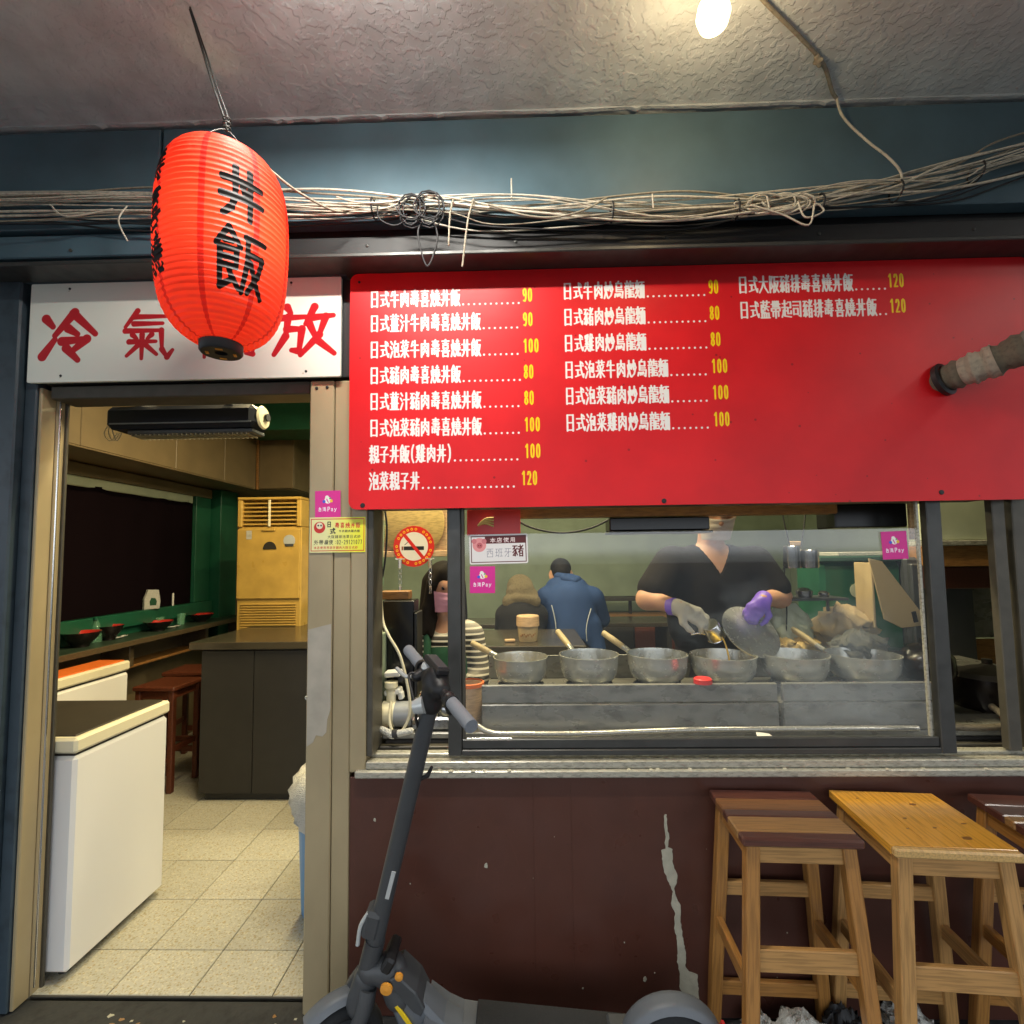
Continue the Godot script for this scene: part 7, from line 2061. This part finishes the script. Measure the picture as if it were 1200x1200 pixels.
	part("coat", blob([[V(-0.02, 1.07, -2.06), V(-0.02, 0.64, -2.02), 0.172, 0.17, V(1, 1, 0.72)], [V(-0.13, 1.10, -2.08), V(0.09, 1.10, -2.08), 0.08, 0.08], [V(-0.15, 1.09, -2.09), V(-0.18, 0.92, -2.2), 0.072, 0.062], [V(-0.18, 0.92, -2.2), V(-0.11, 0.98, -2.42), 0.058, 0.045], [V(0.11, 1.09, -2.09), V(0.13, 0.94, -2.25), 0.072, 0.062], [V(0.13, 0.94, -2.25), V(0.07, 0.98, -2.42), 0.058, 0.045]], 0.014, 0.03), M.dark_cloth, hood)
	part("hooded_scarf", blob([[V(-0.03, 1.30, -2.17), V(-0.01, 1.26, -2.10), 0.105, 0.10], [V(-0.11, 1.20, -2.05), V(0.07, 1.20, -2.04), 0.058, 0.058], [V(-0.09, 1.27, -2.08), V(0.06, 1.25, -2.07), 0.05, 0.05], [V(-0.02, 1.33, -2.10), V(0.04, 1.30, -2.06), 0.04, 0.035], [V(-0.06, 1.23, -2.01), V(0.05, 1.22, -2.0), 0.035, 0.03]], 0.011, 0.012), M.beige_cloth, hood)
	part("trousers", blob([[V(-0.02, 0.70, -2.03), V(-0.02, 0.62, -2.04), 0.15, 0.15, V(1, 1, 0.8)], [V(-0.09, 0.64, -2.05), V(-0.10, 0.62, -2.4), 0.09, 0.07], [V(0.05, 0.64, -2.05), V(0.06, 0.62, -2.4), 0.09, 0.07], [V(-0.10, 0.6, -2.4), V(-0.10, 0.1, -2.38), 0.066, 0.055], [V(0.06, 0.6, -2.4), V(0.06, 0.1, -2.38), 0.066, 0.055]], 0.018, 0.03), M.dark_cloth, hood)
	for e: Array in [[V(-0.10, 0.98, -2.45), 1.0], [V(0.06, 0.98, -2.45), -1.0]]:
		part("hand", blob(hand_bones(e[0], V(0.2 * e[1], -0.1, -0.9), V(0, 1, 0), 30.0, e[1], 0.9), 0.007, 0.012), M.skin, hood)
	var seat2 := thing("guest_stool", "dark stool under the guest in the beige hooded scarf", "stool", V(-0.02, 0, -2.06))
	part("seat", box(0.30, 0.04, 0.28, 0.006), M.dark_red_wood, seat2, V(0, 0.515, 0))
	for sx: float in [-1, 1]:
		for sz: float in [-1, 1]:
			part("leg", box(0.035, 0.495, 0.035, 0.004), M.dark_red_wood, seat2, V(sx * 0.12, 0.2475, sz * 0.11))
# ---------------------------------------------------------------- wooden stools on the pavement
func beam_between(a: Vector3, b: Vector3, w: float, d: float, called: String, m: Material, parent: Node3D) -> void:
	# a squared timber from a to b; its own z runs along it so that the grain does too
	var dir := (b - a).normalized()
	var o := part(called, box(w, d, a.distance_to(b), 0.003), m, parent, (a + b) / 2.0)
	var up := Vector3.UP if absf(dir.y) < 0.8 else Vector3.BACK
	o.basis = Basis.looking_at(dir, up)

func bar_stool(label: String, at: Vector3, turn: float, w: float, d: float, h: float, kind: int) -> void:
	var t := thing("bar_stool", label, "stool", at, Vector3(0, turn, 0), "wooden bar stools before the brown wall")
	var hx := w / 2.0
	var hz := d / 2.0
	var frame: Material = M.oak if kind != 1 else M.oak_pale
	if kind == 1:
		for i in 3:
			part("plank", box(w / 3.0 - 0.0006, 0.024, d - 0.022, 0.0015), M.pine, t, Vector3((i - 1) * w / 3.0, h - 0.012, -0.011))
		part("nosing", box(w, 0.0245, 0.022, 0.009), M.pine_edge, t, Vector3(0, h - 0.0122, hz - 0.011))
		for e: Array in [[0.05, -0.09, 0.011, 0.006], [-0.03, 0.0, 0.006, 0.004], [0.07, 0.10, 0.014, 0.008], [-0.06, 0.06, 0.004, 0.003], [0.12, 0.02, 0.009, 0.003], [-0.1, -0.12, 0.005, 0.003], [0.02, 0.05, 0.006, 0.003]]:
			var ring := []
			for k in 12:
				ring.append_array([cos(TAU * k / 12) * e[2] * (1.0 + 0.2 * sin(k * 2.0)), sin(TAU * k / 12) * e[3] * (1.0 + 0.2 * cos(k * 3.0))])
			part("knot", prism(ring, 0.0008), M.knot, t, Vector3(e[0], h + 0.0002, e[1]), Vector3(-90, 10, 0))
	else:
		var tones := [M.wine_wood, M.brown_wood, M.wine_wood, M.tan_wood, M.wine_wood] if kind == 0 else [M.wine_wood, M.wine_wood, M.tan_wood, M.wine_wood, M.tan_wood]
		var share := [0.2, 0.24, 0.14, 0.28, 0.14] if kind == 0 else [0.24, 0.2, 0.12, 0.26, 0.18]
		var z := -hz
		for i in 5:
			var dz: float = share[i] * d
			part("plank", box(dz - 0.001, 0.026, w, 0.004 if i < 4 else 0.009), tones[i], t, Vector3(0, h - 0.013, z + dz / 2.0), Vector3(0, 90, 0))
			z += dz
	var sx := hx - 0.035
	var sz := hz - 0.035
	var ox := hx + 0.012
	var oz := hz + 0.004
	for a: float in [-1, 1]:
		for b: float in [-1, 1]:
			beam_between(Vector3(a * ox, 0.0, b * oz), Vector3(a * sx, h - 0.027, b * sz), 0.038, 0.038, "leg", frame, t)
	var hh := h - 0.027
	for b: float in [-1, 1]:
		var zr: float = lerpf(oz, sz, (h - 0.06) / hh)
		beam_between(Vector3(-sx, h - 0.054, b * zr), Vector3(sx, h - 0.054, b * zr), 0.020, 0.052, "apron", M.oak_pale, t)
		var xr: float = lerpf(ox, sx, (h - 0.06) / hh)
		beam_between(Vector3(b * xr, h - 0.054, -sz), Vector3(b * xr, h - 0.054, sz), 0.020, 0.052, "apron", frame, t)
		var y1 := 0.42 if b > 0 else 0.45
		var z1: float = lerpf(oz, sz, (y1) / hh)
		var x1: float = lerpf(ox, sx, (y1) / hh)
		beam_between(Vector3(-x1, y1, b * z1), Vector3(x1, y1, b * z1), 0.02, 0.062 if b > 0 else 0.045, "rung", M.oak_pale, t)
		var y2 := 0.34
		var x2: float = lerpf(ox, sx, (y2) / hh)
		var z2: float = lerpf(oz, sz, (y2) / hh)
		beam_between(Vector3(b * x2, y2, -z2), Vector3(b * x2, y2, z2), 0.02, 0.045, "rung", frame, t)
		var y3 := 0.12
		var z3: float = lerpf(oz, sz, (y3) / hh)
		var x3: float = lerpf(ox, sx, (y3) / hh)
		if b < 0:
			beam_between(Vector3(-x3, y3, b * z3), Vector3(x3, y3, b * z3), 0.02, 0.045, "rung", frame, t)

func build_stools() -> void:
	bar_stool("wooden stool with dark red and tan striped seat nearest the peeled paint", Vector3(0.787, -0.012, 0.168), -2.7, 0.335, 0.30, 0.757, 0)
	bar_stool("wooden stool with a glossy yellow pine seat", Vector3(1.176, -0.012, 0.205), -4.6, 0.325, 0.345, 0.757, 1)
	bar_stool("wooden stool with a mostly dark red seat, next to the yellow pine one", Vector3(1.62, -0.012, 0.225), -6.0, 0.34, 0.33, 0.757, 2)
	# litter on the ground below them
	for e: Array in [[0.86, 0.10, 3, 0.075, 0.10, M.bag_white, "crumpled white plastic bag under the striped stool"], [0.74, 0.06, 9, 0.05, 0.06, M.bag_white, "small crumpled white wrapper by the foot of the peeled paint"], [1.22, 0.05, 21, 0.07, 0.09, M.bag_white, "crumpled white plastic bag under the pine stool"], [1.0, 0.08, 27, 0.06, 0.10, M.scoot_black, "crumpled black bag between the striped and the pine stool"]]:
		solo("crumpled_bag", e[6], "bag", crumple(e[3], e[4], e[2], 0.8), e[5], Vector3(e[0], -0.011, e[1]), Vector3.ZERO, "litter under the stools")
# ---------------------------------------------------------------- electric scooter leaning on its stand, front to the left
func wheel(parent: Node3D, at: Vector3, turn: float) -> void:
	var w := part("wheel", lathe(P([0.0, -0.022, 0.05, -0.024, 0.082, -0.018, 0.084, 0.0, 0.082, 0.018, 0.05, 0.024, 0.0, 0.022]), 36), M.scoot_dark, parent, at, Vector3(90, 0, 0))
	w.basis = Basis(Vector3.UP, deg_to_rad(turn)) * Basis(Vector3.RIGHT, PI / 2)
	var tread := []
	for k in 17:
		var a := PI + PI * k / 8.0
		tread.append(Vector2(0.102 + cos(a) * 0.024, sin(a) * -0.029))
	part("tyre", lathe(tread, 44), M.rubber, w)
	part("hub_cap", lathe(P([0.0, 0.022, 0.03, 0.022, 0.032, 0.028, 0.0, 0.03]), 20), M.scoot_grey, w)

func build_scooter() -> void:
	var s := thing("electric_scooter", "dark grey kick scooter parked before the brown wall, handlebar turned outwards", "scooter", Vector3(0.0, -0.012, 0.215), Vector3(7.0, 0, 0))
	var steer := 32.0
	var foot := Vector3(-0.475, 0.36, 0)
	var top := Vector3(-0.262, 1.192, 0)
	var rake := (top - foot).normalized()
	var turned := Basis(rake, deg_to_rad(steer))
	# deck and side panels
	part("deck", prism([-0.30, 0.265, -0.245, 0.222, -0.20, 0.200, -0.13, 0.190, 0.0, 0.182, 0.29, 0.155, 0.33, 0.14, 0.32, 0.10, 0.26, 0.075, -0.22, 0.075, -0.30, 0.11, -0.33, 0.18], 0.150, 0.010), M.scoot_grey, s)
	part("neck_cover", prism([-0.42, 0.33, -0.385, 0.375, -0.355, 0.365, -0.31, 0.30, -0.25, 0.232, -0.20, 0.205, -0.20, 0.12, -0.30, 0.12, -0.38, 0.22], 0.085, 0.012), M.scoot_grey, s)
	part("deck_mat", box(0.44, 0.006, 0.125, 0.002), M.rubber, s, Vector3(0.06, 0.1815, 0), Vector3(0, 0, -5.6))
	part("underside", box(0.5, 0.05, 0.13, 0.012), M.scoot_black, s, Vector3(0.02, 0.062, 0))
	part("side_inlay", prism([-0.40, 0.375, -0.375, 0.385, -0.325, 0.335, -0.302, 0.285, -0.312, 0.262, -0.335, 0.275, -0.385, 0.335], 0.092, 0.004), M.scoot_dark, s)
	part("neck_block", blob([[Vector3(-0.465, 0.365, 0), Vector3(-0.40, 0.37, 0), 0.038, 0.036], [Vector3(-0.41, 0.36, 0), Vector3(-0.38, 0.30, 0), 0.04, 0.05]], 0.007, 0.02), M.scoot_dark, s)
	part("latch", box(0.03, 0.05, 0.09, 0.01), M.scoot_black, s, Vector3(-0.405, 0.41, 0), Vector3(0, 0, -30))
	for e: Array in [[-0.372, 0.385, 0.034, 0.012, 0.024], [-0.408, 0.352, 0.038, 0.018, 0.024]]:
		part("amber_reflector", lathe(P([0.0, 0.0, e[3], 0.0, e[3] * 0.95, 0.006, 0.0, 0.009]), 20), M.amber, s, Vector3(e[0], e[1], e[2] + 0.008), Vector3(90, 0, 0))
	part("yellow_strip", box(0.012, 0.11, 0.006, 0.003), M.yellow, s, Vector3(-0.352, 0.255, 0.047), Vector3(0, 0, 33))
	# steering column
	var low := foot - rake * 0.06
	var stem := part("stem", tube([foot - rake * 0.02, foot + rake * 0.3, top], [0.0265, 0.0250, 0.0240], 24), M.scoot_dark, s)
	part("stem_collar", tube([foot - rake * 0.05, foot + rake * 0.10], [0.031, 0.029], 24), M.scoot_dark, stem)
	part("folding_hinge", box(0.05, 0.085, 0.062, 0.01), M.scoot_dark, s, foot + rake * 0.16 + Vector3(-0.018, 0.0, 0.0), Vector3(0, 0, -15))
	part("hinge_lever", tube(smooth_path([foot + rake * 0.20 + Vector3(-0.036, 0, 0.02), foot + rake * 0.16 + Vector3(-0.05, 0, 0.02), foot + rake * 0.10 + Vector3(-0.046, 0, 0.02)], 4), 0.006, 8), M.reflector, s)
	part("side_reflector", box(0.012, 0.085, 0.004, 0.002), M.reflector, s, foot + rake * 0.29 + Vector3(0.009, 0, 0.0245), Vector3(0, 0, -15.4))
	part("cable_hook", blob([[top - rake * 0.26 + Vector3(0.022, 0, 0), top - rake * 0.25 + Vector3(0.04, 0, 0), 0.006, 0.006], [top - rake * 0.25 + Vector3(0.04, 0, 0), top - rake * 0.225 + Vector3(0.046, 0, 0), 0.006, 0.005]], 0.003, 0.004), M.scoot_black, s)
	# fork, front fender and wheel, turned with the bar
	var hub := Vector3(-0.565, 0.127, 0)
	for side: float in [-1, 1]:
		var off := turned * Vector3(0, 0, side * 0.052)
		part("fork_leg", tube(smooth_path([foot - rake * 0.03 + off * 0.5, foot - rake * 0.10 + off * 0.95 + Vector3(-0.012, 0, 0), hub + off * 1.0 + Vector3(0.02, 0.07, 0), hub + off], 5), [0.024, 0.024, 0.024, 0.023, 0.023, 0.022, 0.022, 0.022, 0.021, 0.021, 0.021, 0.02, 0.02, 0.02, 0.02, 0.02], 14), M.scoot_dark, s)
	part("fork_crown", blob([[foot - rake * 0.02, foot - rake * 0.10, 0.036, 0.042]], 0.008, 0.02), M.scoot_dark, s)
	wheel(s, hub, steer)
	var arc := []
	for k in 15:
		var a := deg_to_rad(lerpf(58.0, 128.0, k / 14.0))
		var line := PackedVector3Array()
		for j in 9:
			var u := (j - 4) / 4.0
			var r := 0.160 - (0.018 * pow(absf(u), 4.0))
			line.append(hub + Basis(Vector3.UP, deg_to_rad(steer)) * Vector3(-cos(a) * r * -1.0, sin(a) * r, u * 0.031))
		arc.append(line)
	part("front_fender", skin(arc, false, false, true), M.scoot_grey, s)
	# rear wheel and fender
	var rear := Vector3(0.415, 0.127, 0)
	wheel(s, rear, 0)
	arc = []
	for k in 19:
		var a := deg_to_rad(lerpf(2.0, 178.0, k / 18.0))
		var line := PackedVector3Array()
		for j in 9:
			var u := (j - 4) / 4.0
			var r := 0.152 - 0.018 * pow(absf(u), 5.0)
			line.append(rear + Vector3(cos(a) * r, sin(a) * r, u * 0.036))
		arc.append(line)
	part("rear_fender", skin(arc, false, false, false), M.scoot_grey, s)
	part("fender_brace", box(0.16, 0.03, 0.11, 0.01), M.scoot_dark, s, Vector3(0.31, 0.16, 0))
	part("tail_light", box(0.01, 0.02, 0.03, 0.004), M.red_plastic, s, rear + Vector3(0.148, 0.06, 0), Vector3(0, 0, -20))
	part("kickstand", tube([Vector3(-0.10, 0.12, 0.05), Vector3(-0.08, 0.06, 0.09), Vector3(-0.07, 0.012, 0.115)], 0.009, 10), M.scoot_black, s)
	# handlebar
	var bar_c := top + rake * 0.03
	var along := turned * Vector3(0, 0, 1)
	var ahead := turned * Vector3(-1, 0, 0)
	part("handlebar", tube([bar_c - along * 0.225, bar_c + along * 0.225], 0.0125, 16), M.scoot_black, s)
	part("stem_cap", blob([[top - rake * 0.03, top + rake * 0.05, 0.034, 0.032], [bar_c - along * 0.04, bar_c + along * 0.04, 0.028, 0.028]], 0.006, 0.02), M.scoot_black, s)
	for side: float in [-1, 1]:
		var g := part("grip", tube(smooth_path([bar_c + along * side * 0.115, bar_c + along * side * 0.125, bar_c + along * side * 0.175, bar_c + along * side * 0.233, bar_c + along * side * 0.238], 5), [0.012, 0.0165, 0.0168, 0.017, 0.017, 0.0168, 0.0172, 0.0174, 0.0174, 0.0174, 0.0172, 0.017, 0.0172, 0.0174, 0.0174, 0.0174, 0.0174, 0.0172, 0.0168, 0.016, 0.012], 20), M.grip_grey, s)
		part("grip_ring", tube([bar_c + along * side * 0.105, bar_c + along * side * 0.118], 0.0195, 20), M.scoot_black, g)
	var face := rake.slerp(-ahead, 0.25)
	var disp := part("display", box(0.11, 0.020, 0.040, 0.008), M.scoot_black, s, bar_c + rake * 0.045 - along * 0.02)
	disp.basis = Basis(along, rake, along.cross(rake)).orthonormalized()
	part("display_lip", box(0.09, 0.003, 0.03, 0.001), M.scoot_dark, disp, Vector3(0, 0.011, 0))
	var lever := bar_c - along * 0.08
	part("brake_lever", tube(smooth_path([lever + ahead * 0.02 - rake * 0.01, lever + ahead * 0.045 - rake * 0.02 - along * 0.03, lever + ahead * 0.05 - rake * 0.025 - along * 0.10], 5), 0.006, 8), M.reflector, s)
	part("lever_clamp", blob([[lever - rake * 0.005, lever + ahead * 0.025 - rake * 0.012, 0.02, 0.016]], 0.005, 0.01), M.scoot_black, s)
	part("throttle", blob([[bar_c + along * 0.095, bar_c + along * 0.10 - rake * 0.035 - ahead * 0.012, 0.02, 0.012]], 0.005, 0.01), M.scoot_black, s)
	part("bell", lathe(P([0.0, 0.0, 0.022, 0.0, 0.024, 0.006, 0.019, 0.018, 0.008, 0.024, 0.0, 0.025]), 24), M.reflector, s, bar_c - along * 0.06 + rake * 0.016)
	part("brake_cable", tube(smooth_path([lever + ahead * 0.03, lever + ahead * 0.05 - rake * 0.005, top + ahead * 0.045 - rake * 0.03, top + ahead * 0.034 - rake * 0.07, top + ahead * 0.02 - rake * 0.1], 6), 0.004, 8), M.scoot_black, s)
	part("head_lamp", lathe(P([0.0, 0.0, 0.018, 0.0, 0.022, -0.012, 0.024, -0.03, 0.0, -0.031]), 20), M.reflector, s, top + ahead * 0.05 - rake * 0.03, Vector3(0, 0, 90 + 15))
